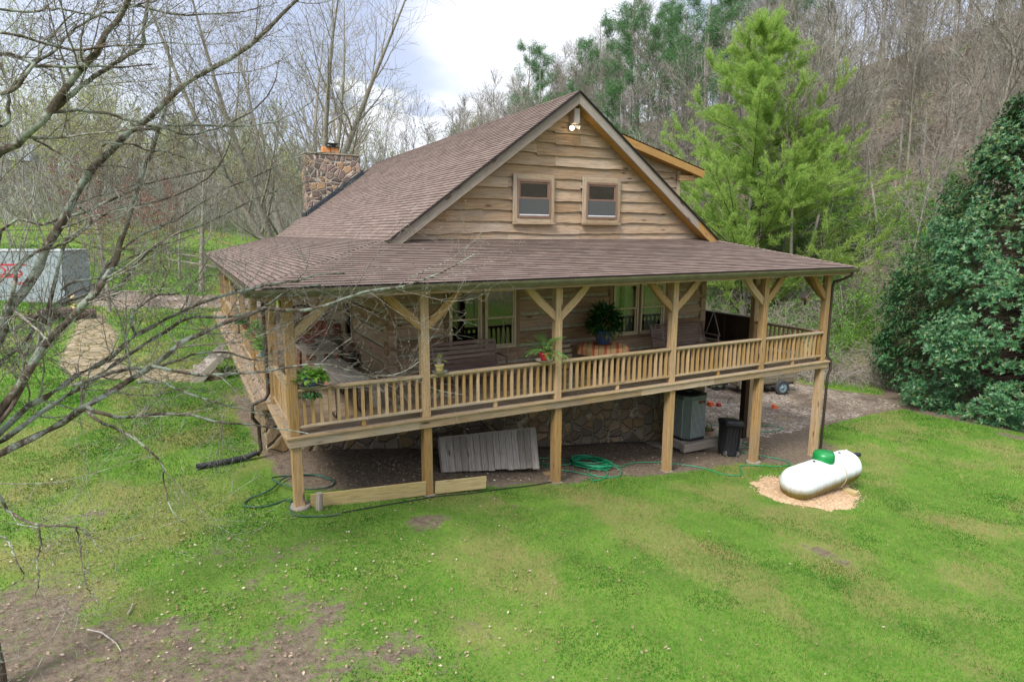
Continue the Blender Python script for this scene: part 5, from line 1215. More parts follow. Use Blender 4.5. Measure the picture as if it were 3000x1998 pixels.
# ================================================================= vegetation
LIMBS=[[(-3.78,-3.96,-2.26,0.1369),(-3.82,-3.62,-1.2,0.1273),(-3.88,-3.57,-0.17,0.1149),(-4.0,-3.31,0.51,0.1086),(-4.11,-2.94,1.04,0.1051),(-4.06,-2.89,1.83,0.0963),(-3.89,-2.9,2.98,0.0834)],[(-4.09,-3.04,1.03,0.0579),(-3.58,-2.89,1.73,0.0516),(-3.41,-2.91,1.96,0.0494),(-3.21,-3.1,2.27,0.0459),(-3.05,-2.99,2.54,0.0438),(-2.88,-2.82,2.69,0.0426),(-2.7,-2.96,2.89,0.04),(-2.51,-3.12,3.1,0.0374),(-2.35,-2.94,3.34,0.0357),(-2.26,-2.81,3.53,0.0345),(-2.18,-2.95,3.77,0.0319),(-2.04,-2.94,4.14,0.0287),(-1.93,-2.66,4.51,0.0265),(-1.78,-2.61,4.84,0.0238),(-1.7,-2.78,5.06,0.0213),(-1.59,-2.68,5.36,0.019),(-1.51,-2.38,5.79,0.0164),(-1.51,-2.34,6.16,0.0131)],[(-4.09,-3.04,1.03,0.0656),(-3.77,-2.84,2.1,0.0587),(-3.56,-2.56,2.57,0.0567),(-3.42,-2.61,2.91,0.0539),(-3.28,-2.78,3.07,0.0518),(-3.08,-2.59,3.41,0.0502),(-3.03,-2.42,3.61,0.0496),(-2.82,-2.59,3.9,0.0466),(-2.81,-2.66,3.94,0.0459),(-2.69,-2.42,4.19,0.0453),(-2.55,-2.37,4.45,0.0436),(-2.39,-2.59,4.62,0.0411),(-2.17,-2.57,4.87,0.0392),(-2.01,-2.37,5.07,0.0385),(-1.84,-2.48,5.2,0.0368),(-1.57,-2.7,5.43,0.0338),(-1.29,-2.6,5.71,0.0318),(-1.01,-2.5,5.93,0.0302),(-0.65,-2.74,6.12,0.0268),(-0.37,-2.88,6.37,0.024),(-0.15,-2.71,6.65,0.0226),(0.06,-2.68,6.86,0.0209),(0.29,-2.89,7.11,0.0179)],[(-4.09,-3.04,1.03,0.0771),(-3.86,-2.96,2.61,0.0638),(-3.55,-3.09,4.1,0.0501),(-3.23,-3.02,4.7,0.0454),(-3.1,-3.0,4.74,0.0445),(-2.93,-3.28,4.86,0.0418),(-2.73,-3.42,5.03,0.0393),(-2.6,-3.26,5.26,0.0382),(-2.4,-3.35,5.52,0.0354),(-2.18,-3.65,5.69,0.0321),(-2.09,-3.62,5.91,0.0304),(-1.97,-3.47,6.09,0.0296),(-1.85,-3.63,6.26,0.0273),(-1.75,-3.83,6.39,0.025)],[(-2.76,-3.19,5.07,0.03),(-2.53,-3.24,5.27,0.0275),(-2.29,-3.34,5.47,0.0248),(-2.06,-3.15,5.71,0.0229),(-1.78,-3.14,5.93,0.0203),(-1.75,-3.29,6.09,0.0182),(-1.68,-3.18,6.42,0.0158),(-1.61,-2.88,6.77,0.0141)],[(-4.09,-3.04,1.03,0.0424),(-3.64,-2.78,1.45,0.039),(-3.53,-2.52,1.55,0.0386),(-3.34,-2.61,1.73,0.0368),(-3.09,-2.68,1.87,0.0349),(-2.88,-2.4,2.0,0.0339),(-2.65,-2.28,2.09,0.0326),(-2.38,-2.42,2.3,0.0302),(-2.18,-2.38,2.46,0.0286),(-1.99,-2.13,2.56,0.0278),(-1.65,-2.13,2.7,0.0254),(-1.35,-2.3,2.86,0.023),(-1.01,-2.21,2.94,0.021),(-0.59,-2.05,3.02,0.0187),(-0.17,-2.19,3.09,0.0157),(0.2,-2.34,3.19,0.0129),(0.63,-2.22,3.2,0.0105)],[(-4.09,-3.04,1.03,0.0386),(-3.62,-2.89,1.37,0.0354),(-3.42,-2.72,1.5,0.0342),(-3.19,-2.39,1.63,0.0332),(-2.86,-2.39,1.83,0.0309),(-2.61,-2.49,1.99,0.0289),(-2.38,-2.25,2.14,0.0276),(-2.09,-2.05,2.3,0.0261),(-1.81,-2.16,2.48,0.0238),(-1.56,-2.18,2.64,0.022),(-1.19,-1.99,2.59,0.0202),(-0.88,-1.96,2.6,0.0184),(-0.51,-2.13,2.75,0.0157),(-0.16,-2.06,2.96,0.0133),(0.33,-1.89,3.0,0.0107)],[(-4.09,-3.04,1.03,0.0463),(-3.41,-2.92,1.34,0.0426),(-3.22,-2.67,1.39,0.0423),(-2.96,-2.74,1.53,0.0405),(-2.7,-2.85,1.72,0.0384),(-2.44,-2.65,1.84,0.0375),(-2.21,-2.49,1.94,0.0366),(-2.02,-2.64,2.08,0.0348),(-1.83,-2.68,2.23,0.0334),(-1.64,-2.44,2.34,0.0328),(-1.47,-2.41,2.41,0.0319),(-1.16,-2.6,2.56,0.0295),(-0.87,-2.57,2.64,0.028),(-0.54,-2.39,2.74,0.0267),(-0.46,-2.47,2.73,0.0261),(-0.19,-2.68,2.7,0.024),(0.11,-2.59,2.72,0.0227),(0.45,-2.48,2.8,0.0212),(0.72,-2.64,2.91,0.0191),(1.01,-2.76,2.98,0.0172),(1.45,-2.65,3.0,0.0152),(2.04,-2.65,3.19,0.0119),(2.54,-2.85,3.48,0.0081)],[(-2.86,-2.93,1.98,0.0248),(-2.5,-2.87,2.07,0.0225),(-2.27,-2.65,2.07,0.0213),(-2.03,-2.4,2.01,0.0202),(-1.66,-2.41,2.1,0.0177),(-1.47,-2.46,2.17,0.0163),(-1.07,-2.2,2.1,0.0142),(-0.75,-2.08,1.95,0.0122),(-0.48,-2.22,1.93,0.0102)],[(-2.01,-2.79,2.11,0.022),(-1.7,-2.87,2.01,0.0205),(-1.41,-2.74,1.92,0.0196),(-0.74,-2.53,1.84,0.0172),(-0.28,-2.64,1.89,0.015),(0.2,-2.73,1.91,0.0128),(0.74,-2.59,1.68,0.0107),(1.3,-2.55,1.6,0.0085),(1.64,-2.68,1.8,0.0065)],[(-2.74,-2.94,1.71,0.0251),(-2.54,-3.0,1.58,0.0235),(-2.23,-2.8,1.47,0.0218),(-1.98,-2.57,1.41,0.0206),(-1.63,-2.64,1.36,0.0181),(-1.26,-2.7,1.22,0.0154),(-0.76,-2.47,1.04,0.0125),(-0.32,-2.37,0.86,0.0097),(-0.08,-2.53,0.83,0.0077)],[(-2.74,-2.95,1.65,0.0209),(-2.61,-3.11,1.54,0.0192),(-2.48,-2.96,1.4,0.018),(-2.32,-3.05,1.31,0.0163),(-2.18,-3.31,1.25,0.0145),(-1.98,-3.33,0.95,0.0117),(-1.99,-3.16,0.67,0.0102),(-1.95,-3.3,0.46,0.0082),(-1.89,-3.48,0.34,0.0065),(-1.79,-3.38,0.15,0.0052)],[(-3.83,-3.91,1.41,0.0243),(-3.51,-4.25,1.4,0.0206),(-3.37,-4.29,1.19,0.0179),(-3.33,-4.21,0.99,0.0164),(-3.11,-4.52,0.95,0.0136),(-2.95,-4.74,0.97,0.0118),(-2.71,-4.74,0.92,0.009),(-2.59,-4.77,0.78,0.0071),(-2.48,-5.07,0.73,0.005)],[(-3.02,-4.65,0.98,0.0101),(-3.03,-4.64,0.74,0.0081),(-3.09,-4.58,0.54,0.0065),(-3.03,-4.83,0.5,0.0051),(-3.08,-4.85,0.33,0.0033)],[(-2.69,-4.83,0.95,0.0084),(-2.7,-4.74,0.7,0.0072),(-2.67,-4.92,0.56,0.0058),(-2.63,-5.09,0.5,0.0048),(-2.61,-4.98,0.28,0.0039),(-2.53,-4.96,0.1,0.0027)],[(-3.44,-4.76,1.03,0.0096),(-3.31,-4.71,0.95,0.0084),(-3.2,-4.91,0.91,0.0073),(-3.12,-5.11,0.81,0.0059),(-3.12,-4.99,0.61,0.005),(-3.35,-4.8,0.44,0.0033)],[(-2.2,-2.73,1.89,0.0176),(-1.95,-2.55,1.84,0.0162),(-1.78,-2.66,1.76,0.0147),(-1.34,-2.75,1.54,0.0113),(-0.85,-2.56,1.28,0.008),(-0.56,-2.47,1.12,0.006)],[(-2.72,-2.96,5.14,0.0193),(-2.52,-2.82,5.2,0.0187),(-2.21,-2.91,5.19,0.0172),(-1.98,-3.1,5.1,0.0159),(-1.75,-2.98,5.06,0.0151),(-1.6,-2.84,5.06,0.0146),(-1.39,-3.02,4.98,0.0134),(-1.18,-3.12,5.03,0.0123),(-0.91,-2.92,5.17,0.0114),(-0.52,-2.85,5.43,0.0096),(-0.33,-2.96,5.71,0.008),(-0.24,-2.82,6.03,0.0067)],[(-1.97,-2.93,5.0,0.0183),(-1.59,-2.76,5.11,0.0165),(-1.34,-2.93,5.12,0.0147),(-0.9,-2.83,5.15,0.0124),(-0.31,-2.59,5.29,0.0094),(0.1,-2.62,5.52,0.0067),(0.21,-2.72,5.63,0.0056)],[(-4.09,-3.04,1.03,0.0347),(-3.9,-2.83,1.26,0.0339),(-3.57,-1.84,3.78,0.0235),(-3.16,-1.88,3.89,0.0216),(-2.89,-1.69,4.0,0.0206),(-2.58,-1.77,4.1,0.019),(-2.24,-1.99,4.28,0.017),(-2.02,-1.9,4.41,0.016),(-1.65,-1.77,4.55,0.0144),(-1.27,-1.97,4.64,0.0123),(-0.98,-2.14,4.74,0.0107),(-0.66,-1.98,4.98,0.0092),(-0.51,-1.78,5.4,0.0074)],[(-4.02,-3.29,1.11,0.03),(-3.58,-2.98,1.62,0.0275),(-3.21,-2.84,2.29,0.0243),(-2.86,-2.5,3.56,0.0187),(-2.77,-2.31,3.74,0.0181),(-2.56,-2.14,3.93,0.0171),(-2.28,-2.31,4.11,0.0154),(-1.97,-2.46,4.15,0.0138),(-1.58,-2.3,4.28,0.0121),(-1.29,-2.27,4.45,0.0107),(-1.0,-2.45,4.71,0.0087),(-0.84,-2.34,5.09,0.007)],[(-2.66,-2.74,2.94,0.0209),(-2.35,-2.42,3.47,0.019),(-2.07,-2.18,3.74,0.0178),(-1.75,-2.31,3.9,0.0162),(-1.51,-2.33,4.02,0.0151),(-1.2,-2.05,4.26,0.014),(-0.9,-1.99,4.44,0.0127),(-0.5,-2.15,4.62,0.0107),(-0.12,-2.07,4.83,0.0092),(0.31,-1.88,4.99,0.0077),(0.63,-1.97,5.02,0.0062)],[(-2.39,-2.41,2.99,0.0198),(-1.97,-2.21,3.54,0.017),(-1.71,-2.24,3.74,0.0155),(-1.33,-2.02,3.89,0.014),(-1.02,-1.95,4.04,0.0125),(-0.51,-2.11,4.32,0.0097),(-0.09,-2.1,4.44,0.0077),(0.28,-1.9,4.6,0.0062)],[(-3.66,-3.4,5.08,0.0273),(-3.13,-3.41,5.61,0.0213),(-3.08,-3.29,5.63,0.0209),(-2.98,-3.12,5.67,0.0201),(-2.76,-3.31,5.56,0.0177),(-2.47,-3.47,5.54,0.0149),(-2.14,-3.31,5.62,0.0119),(-1.92,-3.25,5.66,0.01),(-1.69,-3.49,5.66,0.0076)],[(-3.35,-3.99,4.07,0.0231),(-3.25,-3.65,4.92,0.0196),(-3.14,-3.22,5.8,0.0162),(-3.03,-3.44,5.8,0.0154),(-2.82,-3.57,5.77,0.0142),(-2.66,-3.39,5.77,0.0135),(-2.46,-3.44,5.72,0.0124),(-2.23,-3.71,5.7,0.0109),(-1.95,-3.74,5.76,0.0095),(-1.52,-3.64,5.86,0.0073),(-1.22,-3.81,5.85,0.0056)],[(-3.36,-2.94,2.95,0.0235),(-3.26,-3.0,3.26,0.0207),(-3.26,-2.83,3.39,0.0199),(-3.07,-2.67,3.59,0.0178),(-2.81,-2.89,3.65,0.0154),(-2.6,-3.05,3.79,0.0132),(-2.49,-2.86,3.93,0.0119),(-2.52,-2.73,4.03,0.0113),(-2.58,-2.87,4.09,0.0101)],[(-2.19,-2.28,2.44,0.0206),(-2.23,-2.21,2.64,0.0188),(-2.18,-2.01,2.76,0.0178),(-2.05,-1.79,2.84,0.0168),(-1.89,-1.88,2.95,0.015),(-1.64,-1.96,2.97,0.0127),(-1.48,-1.71,3.07,0.0112),(-1.27,-1.6,3.15,0.0094),(-1.09,-1.76,3.2,0.0075)],[(-1.89,-1.99,2.96,0.0118),(-1.8,-1.87,3.14,0.0095),(-1.77,-1.75,3.26,0.008),(-1.82,-1.85,3.39,0.0061),(-1.83,-1.79,3.5,0.0048)],[(-4.05,-3.17,1.07,0.0266),(-3.73,-3.1,1.68,0.0232),(-3.56,-2.72,2.28,0.0205),(-3.5,-2.54,2.32,0.0203),(-3.31,-2.67,2.51,0.0188),(-3.1,-2.75,2.77,0.0171),(-2.9,-2.53,2.95,0.0159),(-2.67,-2.47,3.03,0.0147),(-2.41,-2.65,3.27,0.0128)],[(-2.89,-2.7,3.12,0.0165),(-2.73,-2.65,3.22,0.0153),(-2.49,-2.67,3.25,0.0136),(-2.34,-2.37,3.38,0.0124),(-2.08,-2.23,3.51,0.0105),(-1.81,-2.36,3.63,0.0083),(-1.53,-2.28,3.73,0.0064),(-1.29,-2.02,3.81,0.0048)],[(-2.3,-2.79,4.82,0.0143),(-2.28,-2.81,4.85,0.014),(-2.01,-2.88,4.85,0.0124),(-1.78,-2.67,4.81,0.0112),(-1.62,-2.63,4.81,0.0103),(-1.36,-2.84,4.7,0.0084),(-1.06,-2.83,4.59,0.0065),(-0.82,-2.63,4.36,0.0046)],[(-3.05,-3.17,6.11,0.0143),(-2.8,-3.1,6.14,0.0129),(-2.5,-3.35,6.15,0.011),(-2.29,-3.32,6.13,0.0097),(-2.1,-3.14,6.18,0.0087),(-2.0,-3.25,5.94,0.0072),(-1.91,-3.43,5.68,0.0057)],[(-1.86,-3.18,6.34,0.0154),(-1.64,-2.97,6.39,0.0143),(-1.41,-3.06,6.34,0.0125),(-1.09,-3.13,6.38,0.0103),(-0.63,-2.87,6.55,0.0078),(-0.23,-2.69,6.77,0.0054)],[(-3.09,-3.44,5.21,0.0212),(-2.93,-3.45,5.31,0.0198),(-2.81,-3.48,5.49,0.0183),(-2.64,-3.19,5.74,0.0169),(-2.44,-3.07,6.02,0.0149),(-2.21,-3.26,6.13,0.0128),(-1.94,-3.23,6.27,0.0107),(-1.47,-3.0,6.54,0.0072)],[(-3.14,-3.36,4.9,0.0215),(-3.08,-3.24,5.0,0.0207),(-3.05,-3.29,5.27,0.0177),(-2.92,-3.17,5.49,0.0156),(-2.73,-2.87,5.87,0.0125),(-2.53,-2.91,6.13,0.0094),(-2.39,-3.07,6.22,0.0076)],[(-3.01,-2.63,4.9,0.0139),(-2.83,-2.45,4.79,0.0121),(-2.64,-2.58,4.65,0.0101),(-2.5,-2.72,4.55,0.0087),(-2.3,-2.52,4.62,0.007),(-1.98,-2.41,4.6,0.0044)]]

rng=np.random.default_rng(11)
# ---- foreground tree
fg=thing('bare_tree','large bare lichen-covered tree reaching in from the left edge in front of the house','tree',(-3.8,-3.9,g(-3.8,-3.9)))
K=26
def smooth(pts,k):
    P=np.array(pts,float);n=len(P);out=[]
    for i in range(n-1):
        p0=P[max(i-1,0)];p1=P[i];p2=P[i+1];p3=P[min(i+2,n-1)]
        for t in np.arange(0,1,.2):out.append(.5*((2*p1)+(-p0+p2)*t+(2*p0-5*p1+4*p2-p3)*t*t+(-p0+3*p1-3*p2+p3)*t**3))
    out.append(P[-1]);return resample(out,k)
TR=smooth([(-3.72,-4.15,-2.0,.16)]+[tuple(q) for q in LIMBS[0]]+[(-3.8,-3.0,3.9,.07),(-3.5,-3.1,5.2,.05),(-3.2,-3.0,6.6,.02)],30)
v,f=tubes(TR[None,:,:3],TR[None,:,3],12);npmesh('trunk',v,f,M['bark_fg'],fg,smooth=True)
LB=np.stack([smooth(q,K) for q in LIMBS[1:]]);LB[:,1:-1,:3]+=rng.normal(0,.006,LB[:,1:-1,:3].shape)
LB[:,:,3]*=1+rng.normal(0,.05,LB[:,:,3].shape)
acc=Acc();acc.add(*tubes(LB[:,:,:3],LB[:,:,3],8));v,f=acc.get();npmesh('limbs',v,f,M['bark_fg'],fg,smooth=True)
# extra limbs out of frame / overhead
up=[];
P0=LB[:,:,:3];R0=LB[:,:,3]
big=(R0[:,0]>.02)
c1,r1=spawn(P0,R0,8,(.5,1.5),(.5,1.1),.03,.38,8,.10,rng,t0=.2,t1=.97,rmin=.0025,taper=.35)
kp=(c1[:,0,2]>1.45)|(rng.random(len(c1))<.28);c1=c1[kp];r1=r1[kp]
c1b,r1b=spawn(P0[big],R0[big],6,(.9,2.0),(.45,1.0),.05,.3,8,.10,rng,t0=.2,t1=.95,rmin=.003,taper=.3)
kp=(c1b[:,0,2]>1.45)|(rng.random(len(c1b))<.1);c1b=c1b[kp];r1b=r1b[kp]
L1=np.concatenate([c1,c1b]);Q1=np.concatenate([r1,r1b])
c2,r2=spawn(L1,Q1,7,(.25,.8),(.5,1.1),.02,.6,6,.13,rng,t0=.15,t1=1,rmin=.0018,taper=.5)
c3,r3=spawn(c2,r2,4,(.08,.34),(.5,1.1),.02,.7,4,.15,rng,t0=.2,t1=1,rmin=.0014,taper=.6)
acc=Acc();acc.add(*tubes(L1,Q1,5));acc.add(*tubes(c2,r2,3));acc.add(*tubes(c3,r3,3))
# buds
tip=c3[:,-1];k=rng.random(len(tip))<.7;tip=tip[k];bp=np.stack([tip,tip+rng.normal(0,.006,tip.shape),tip+rng.normal(0,.01,tip.shape)+[0,0,.008]],1);acc.add(*tubes(bp,np.tile([.003,.0065,.001],(len(bp),1)),3))
v,f=acc.get();npmesh('twigs',v,f,M['twig_fg'],fg)
# catkins
pass
print('fg twigs',len(L1),len(c2),len(c3))
# ---- generic bare tree prototype
def baretree(name,h,r,nst,spread,seed,bm,leaf=None,dense=1.,crown=.35,upb=.06,parentloc=(0,0,0),label='',cat='tree',group=None,twr=.012,leafn=0,leafs=.08,l3=True,fine=True):
    rg=np.random.default_rng(seed);root=thing(name,label,cat,parentloc,group)
    st=[];sr=[]
    for i in range(nst):
        a=2*PI*i/nst+rg.uniform(0,1);lean=spread*(.5+rg.random()) if nst>1 else spread*.3*rg.random()
        d=np.array([math.cos(a)*math.sin(lean),math.sin(a)*math.sin(lean),math.cos(lean)]);p=np.array([.25*math.cos(a)*(nst>1),.25*math.sin(a)*(nst>1),-.4]);pts=[p.copy()];hh=h*rg.uniform(.8,1.05);k=14
        for j in range(k-1):
            d=nrm(d+rg.normal(0,.035,3)+np.array([0,0,.03]));p=p+d*hh/(k-1);pts.append(p.copy())
        st.append(pts);rr=r*(1 if nst==1 else .62)*rg.uniform(.8,1.1);sr.append(rr*(1-np.linspace(0,1,k)**.9*.93))
    P=np.array(st);R_=np.array(sr);v,f=tubes(P,R_,7);ob=npmesh('trunk',v,f,bm,None,smooth=True);ob.parent=root
    m1=int(16*dense)
    c1,q1=spawn(P,R_,m1,lambda t,N,m:h*.34*(1.15-t)*rg.uniform(.6,1.2,t.shape)+.4,(.45,.95),upb,.45,8,.07,rg,t0=crown,t1=.98,rmin=twr,taper=.25)
    c2,q2=spawn(c1,q1,6,lambda t,N,m:h*.12*(1.2-.6*t)*rg.uniform(.5,1.2,t.shape),(.4,.9),upb,.55,5,.09,rg,t0=.2,t1=1,rmin=twr*.8,taper=.4)
    acc=Acc();acc.add(*tubes(c1,q1,4));acc.add(*tubes(c2,q2,3));tips=c2
    if l3:
        c3,q3=spawn(c2,q2,4,lambda t,N,m:h*.055*rg.uniform(.5,1.2,t.shape),(.4,.9),upb,.7,3,.1,rg,t0=.2,t1=1,rmin=twr*.6,taper=.5);acc.add(*tubes(c3,q3,3));tips=c3
    v,f=acc.get();ob=npmesh('branches',v,f,bm,None);ob.parent=root
    if leaf:
        n=leafn;i=rg.integers(0,len(tips),n);j=rg.integers(1,tips.shape[1],n);C=tips[i,j]+rg.normal(0,.08,(n,3));v,f=leafquads(C,rg.normal(size=(n,3)),rg.normal(size=(n,3)),rg.uniform(.6,1.3,n)*leafs,rg.uniform(.5,1,n)*leafs*.7);ob=npmesh('leaves',v,f,leaf,None,rnd=rg.uniform(0,1,(n,2)));ob.parent=root
    return root
def pinetree(name,h,r,seed,bm,lm,c0=.5,label='',loc=(0,0,0),group=None,nb=26,bl=.2,tl=.35,tw=.09,dens=1.,tn=26):
    rg=np.random.default_rng(seed);root=thing(name,label,'tree',loc,group);k=12;z=np.linspace(-.4,h,k);P=np.stack([np.cumsum(rg.normal(0,.06,k)),np.cumsum(rg.normal(0,.06,k)),z],-1)[None];R_=(r*(1-np.linspace(0,1,k)*.9))[None]
    v,f=tubes(P,R_,7);ob=npmesh('trunk',v,f,bm,None,smooth=True);ob.parent=root
    c1,q1=spawn(P,R_,nb,lambda t,N,m:h*bl*(1.15-t)*rg.uniform(.6,1.2,t.shape)*1.6+.3,(1.0,1.5),.05,.3,7,.06,rg,t0=c0,t1=.99,rmin=.02,taper=.3)
    c2,q2=spawn(c1,q1,6,(h*.02,h*.07),(.4,.9),.06,.5,4,.08,rg,t0=.35,t1=1,rmin=.01,taper=.5)
    acc=Acc();acc.add(*tubes(c1,q1,4));acc.add(*tubes(c2,q2,3));v,f=acc.get();ob=npmesh('branches',v,f,bm,None);ob.parent=root
    n=int(len(c2)*tn*dens);i=rg.integers(0,len(c2),n);j=rg.integers(1,4,n);C=c2[i,j]+rg.normal(0,.16,(n,3));D=rg.normal(size=(n,3))+np.array([0,0,.5]);v,f=leafquads(C,D,rg.normal(size=(n,3)),rg.uniform(.6,1.2,n)*tl,tw);ob=npmesh('needles',v,f,lm,None,rnd=rg.uniform(0,1,(n,2)));ob.parent=root
    return root
def put(o,x,y,rz=0,s=1,label=None,group=None):
    o.location=(x,y,g(x,y));o.rotation_euler=(0,0,rz);o.scale=(s,s,s)
    if label:o['label']=label
    return o
# named individual trees
put(baretree('bare_tree',22,.55,7,.40,21,M['bark_pale'],label='tall multi-stemmed bare grey tree rising directly behind the stone chimney',dense=1.1,crown=.22,leaf=None,twr=.014),5.9,33.0,.4)
put(baretree('budding_tree',19,.26,5,.16,22,M['bark_hill'],leaf=M['bud'],leafn=2600,leafs=.16,label='yellow-green budding tree behind the left half of the roof ridge',dense=1.2,crown=.2,twr=.014),15.5,52,1)
put(baretree('bare_tree',17,.2,4,.15,23,M['bark_hill'],label='reddish-grey bare tree behind the middle of the roof ridge, right of the budding one',dense=1.2,crown=.2,twr=.014),20.5,54,2)
put(baretree('bare_tree',15,.2,3,.12,24,M['bark_hill'],leaf=M['pine'],leafn=1500,leafs=.2,label='narrow vine-draped bare tree just left of the roof peak',dense=1.3,crown=.15,twr=.014),24,55,2)
put(baretree('bare_tree',15.5,.2,2,.12,25,M['bark_hill'],label='tall solitary bare tree standing against the white cloud above the roof peak',dense=1.2,crown=.3,twr=.014),37,62,2.4)
put(baretree('leaning_tree',7.5,.14,2,.5,26,M['bark_pale'],label='short crooked bare tree leaning just behind the rear of the ridge',dense=.8,crown=.4,twr=.012,l3=True),12.6,33.5,.3)
for (x,y,h,r,s,lab) in ((-4.7,22.6,6.5,.12,31,'slim grey-barked young tree at the far end of the stone path'),(-.66,27.3,10,.17,32,'grey trunk standing on the lawn near the left end of the roof'),(-1.7,30.2,8,.1,33,'thin brownish tree on the lawn left of the grey trunk by the roof')):
    put(baretree('young_tree',h,r,1,.05,s,M['bark_pale'],label=lab,crown=.3,dense=.8,twr=.010,l3=False),x,y,s)
# red shrubs-trees
rp=baretree('red_maple',5.2,.07,3,.22,41,M['bark_hill'],leaf=M['redbud'],leafn=1300,leafs=.12,label='small red-leaved tree in front of the storage container and drive',crown=.2,dense=.8,twr=.008,l3=False);put(rp,-5.6,31.5,1)
for i,(x,y,s,lab) in enumerate(((-3.4,33.5,1.05,'small red-leaved tree right of the storage container'),(-2.2,38.5,1.0,'small red-leaved tree on the mid lawn behind the rail fence'),(-7.2,44,1.1,'small red-leaved tree farther up the lawn toward the woods'))):
    dup(rp,(x,y,g(x,y)),rz=i*2+1,scale=s,label=lab)
# ---- larch-like soft pine
lr=np.random.default_rng(5);lx,ly=30.2,16.2;lt=thing('young_pine','tall light green feathery pine tree behind the right end of the porch roof','tree',(lx,ly,g(lx,ly)))
H=18.0;k=16;P=np.stack([np.cumsum(lr.normal(0,.05,k)),np.cumsum(lr.normal(0,.05,k)),np.linspace(-.3,H,k)],-1);P2=P.copy()+np.array([1.2,-.8,0])*np.linspace(0,1,k)[:,None];P2[:,2]=np.linspace(-.3,12.5,k)
TP_=np.stack([P,P2]);TR_=np.stack([.22*(1-np.linspace(0,1,k)*.93),.14*(1-np.linspace(0,1,k)*.93)])
v,f=tubes(TP_,TR_,8);ob=npmesh('trunk',v,f,M['bark_pale'],None,smooth=True);ob.parent=lt
def llen(t,N,m):
    z=t;prof=np.interp(z,[0,.12,.3,.45,.6,.75,.9,1],[6.4,8.4,9.0,7.8,6.0,4.0,2.2,.7]);return prof*lr.uniform(.65,1.12,t.shape)
c1,q1=spawn(TP_,TR_,78,llen,(1.0,1.35),.045,.32,9,.045,lr,t0=.08,t1=.985,rmin=.012,taper=.2)
c2,q2=spawn(c1,q1,15,lambda t,N,m:lr.uniform(.5,1.5,t.shape)*(1.35-t*.6),(.35,.95),.06,.5,5,.07,lr,t0=.2,t1=1,rmin=.008,taper=.4)
acc=Acc();acc.add(*tubes(c1,q1,4));acc.add(*tubes(c2,q2,3));v,f=acc.get();ob=npmesh('branches',v,f,M['bark_dark'],None);ob.parent=lt
n=380000;i=lr.integers(0,len(c2),n);j=lr.integers(1,5,n);C=c2[i,j]+(c2[i,np.maximum(j-1,0)]-c2[i,j])*lr.random((n,1))+lr.normal(0,.055,(n,3))
D=nrm(c2[i,j]-c2[i,j-1])*.7+lr.normal(0,.55,(n,3))+[0,0,.25];v,f=leafquads(C,D,lr.normal(size=(n,3)),lr.uniform(.7,1.2,n)*.25,.022)
br=lr.random(len(c2))[i];zz=(C[:,2]/H);r0=np.clip(.25+.5*br+.15*lr.normal(size=n),0,1);ob=npmesh('needles',v,f,M['larch'],None,rnd=np.stack([r0,np.clip(.3+.3*lr.random(n)+ (zz<.35)*lr.random(n)*.38,0,.99)],-1));ob.parent=lt
# ---- magnolia
mg=np.random.default_rng(6);mx,my=30.9,.7;mt=thing('magnolia_tree','large dark glossy-leaved magnolia with branches to the ground at the right edge','tree',(mx,my,-3.6))
mz=-3.75;Hm=14.6
v,f=tubes(np.array([[[0,0,-.3],[.05,0,4],[0,.1,8],[0,0,13.2]]]),np.array([[.28,.2,.12,.03]]),8);ob=npmesh('trunk',v,f,M['bark_dark'],None);ob.parent=mt
def mrad(z):return np.interp(z/Hm,[0,.03,.1,.25,.4,.55,.7,.85,1],[4.6,5.2,5.7,5.6,5.0,4.2,3.0,1.8,.2])
# clump centres on crown shell
nc=2300;cz=((np.arange(nc)+.5)/nc)**1.3*Hm;ca=(np.arange(nc)*2.39996)%(2*PI)+mg.normal(0,.12,nc);fr=mg.uniform(.45,1.08,nc)**.5;cr=mrad(cz)*fr*(1+.10*np.sin(ca*5+cz*1.3));CC=np.stack([cr*np.cos(ca),cr*np.sin(ca),cz+.1],-1)
# slope the skirt up with terrain
nlb=120;lz=((np.arange(nlb)+.5)/nlb)**1.25*Hm*.97;la=(np.arange(nlb)*2.39996+mg.normal(0,.3,nlb));lrad=mg.uniform(.85,1.6,nlb)*(1-.45*lz/Hm);lc=np.stack([(mrad(lz)-lrad*.65)*np.cos(la),(mrad(lz)-lrad*.65)*np.sin(la),lz+.3],-1)
li=mg.integers(0,nlb,nc);lu=nrm(mg.normal(size=(nc,3))+nrm(lc[li]*[1,1,0]+[0,0,.6])*1.0);kk_=mg.random(nc)<.62
CC=np.where(kk_[:,None],lc[li]+lu*lrad[li][:,None]*mg.uniform(.75,1.05,nc)[:,None],CC*[.93,.93,1]);CC[:,2]=np.maximum(CC[:,2],.15)
br0=np.stack([np.stack([np.zeros(nc),np.zeros(nc),CC[:,2]*.9],-1),CC*[.5,.5,1]-[0,0,.2],CC],1);v,f=tubes(br0,np.tile([.02,.012,.006],(nc,1)),3);ob=npmesh('branches',v,f,M['bark_dark'],None);ob.parent=mt
nr=14;n=nc*nr;rc=np.repeat(CC,nr,0);off=mg.normal(0,1,(n,3));off=nrm(off)*mg.uniform(.1,.5,(n,1));RC_=rc+off*[1,1,.8];od=nrm(off+.9*nrm(rc*[1,1,0]+[0,0,.35])+[0,0,.35])
nl=8;N2=n*nl;B=np.repeat(RC_,nl,0);A=np.repeat(od,nl,0);pe=nrm(np.cross(A,mg.normal(size=(N2,3))));D=A*mg.uniform(.15,.8,(N2,1))+pe;v,f=leafquads(B,D,A+.2*mg.normal(size=(N2,3)),mg.uniform(.10,.21,N2),mg.uniform(.04,.075,N2),.12)
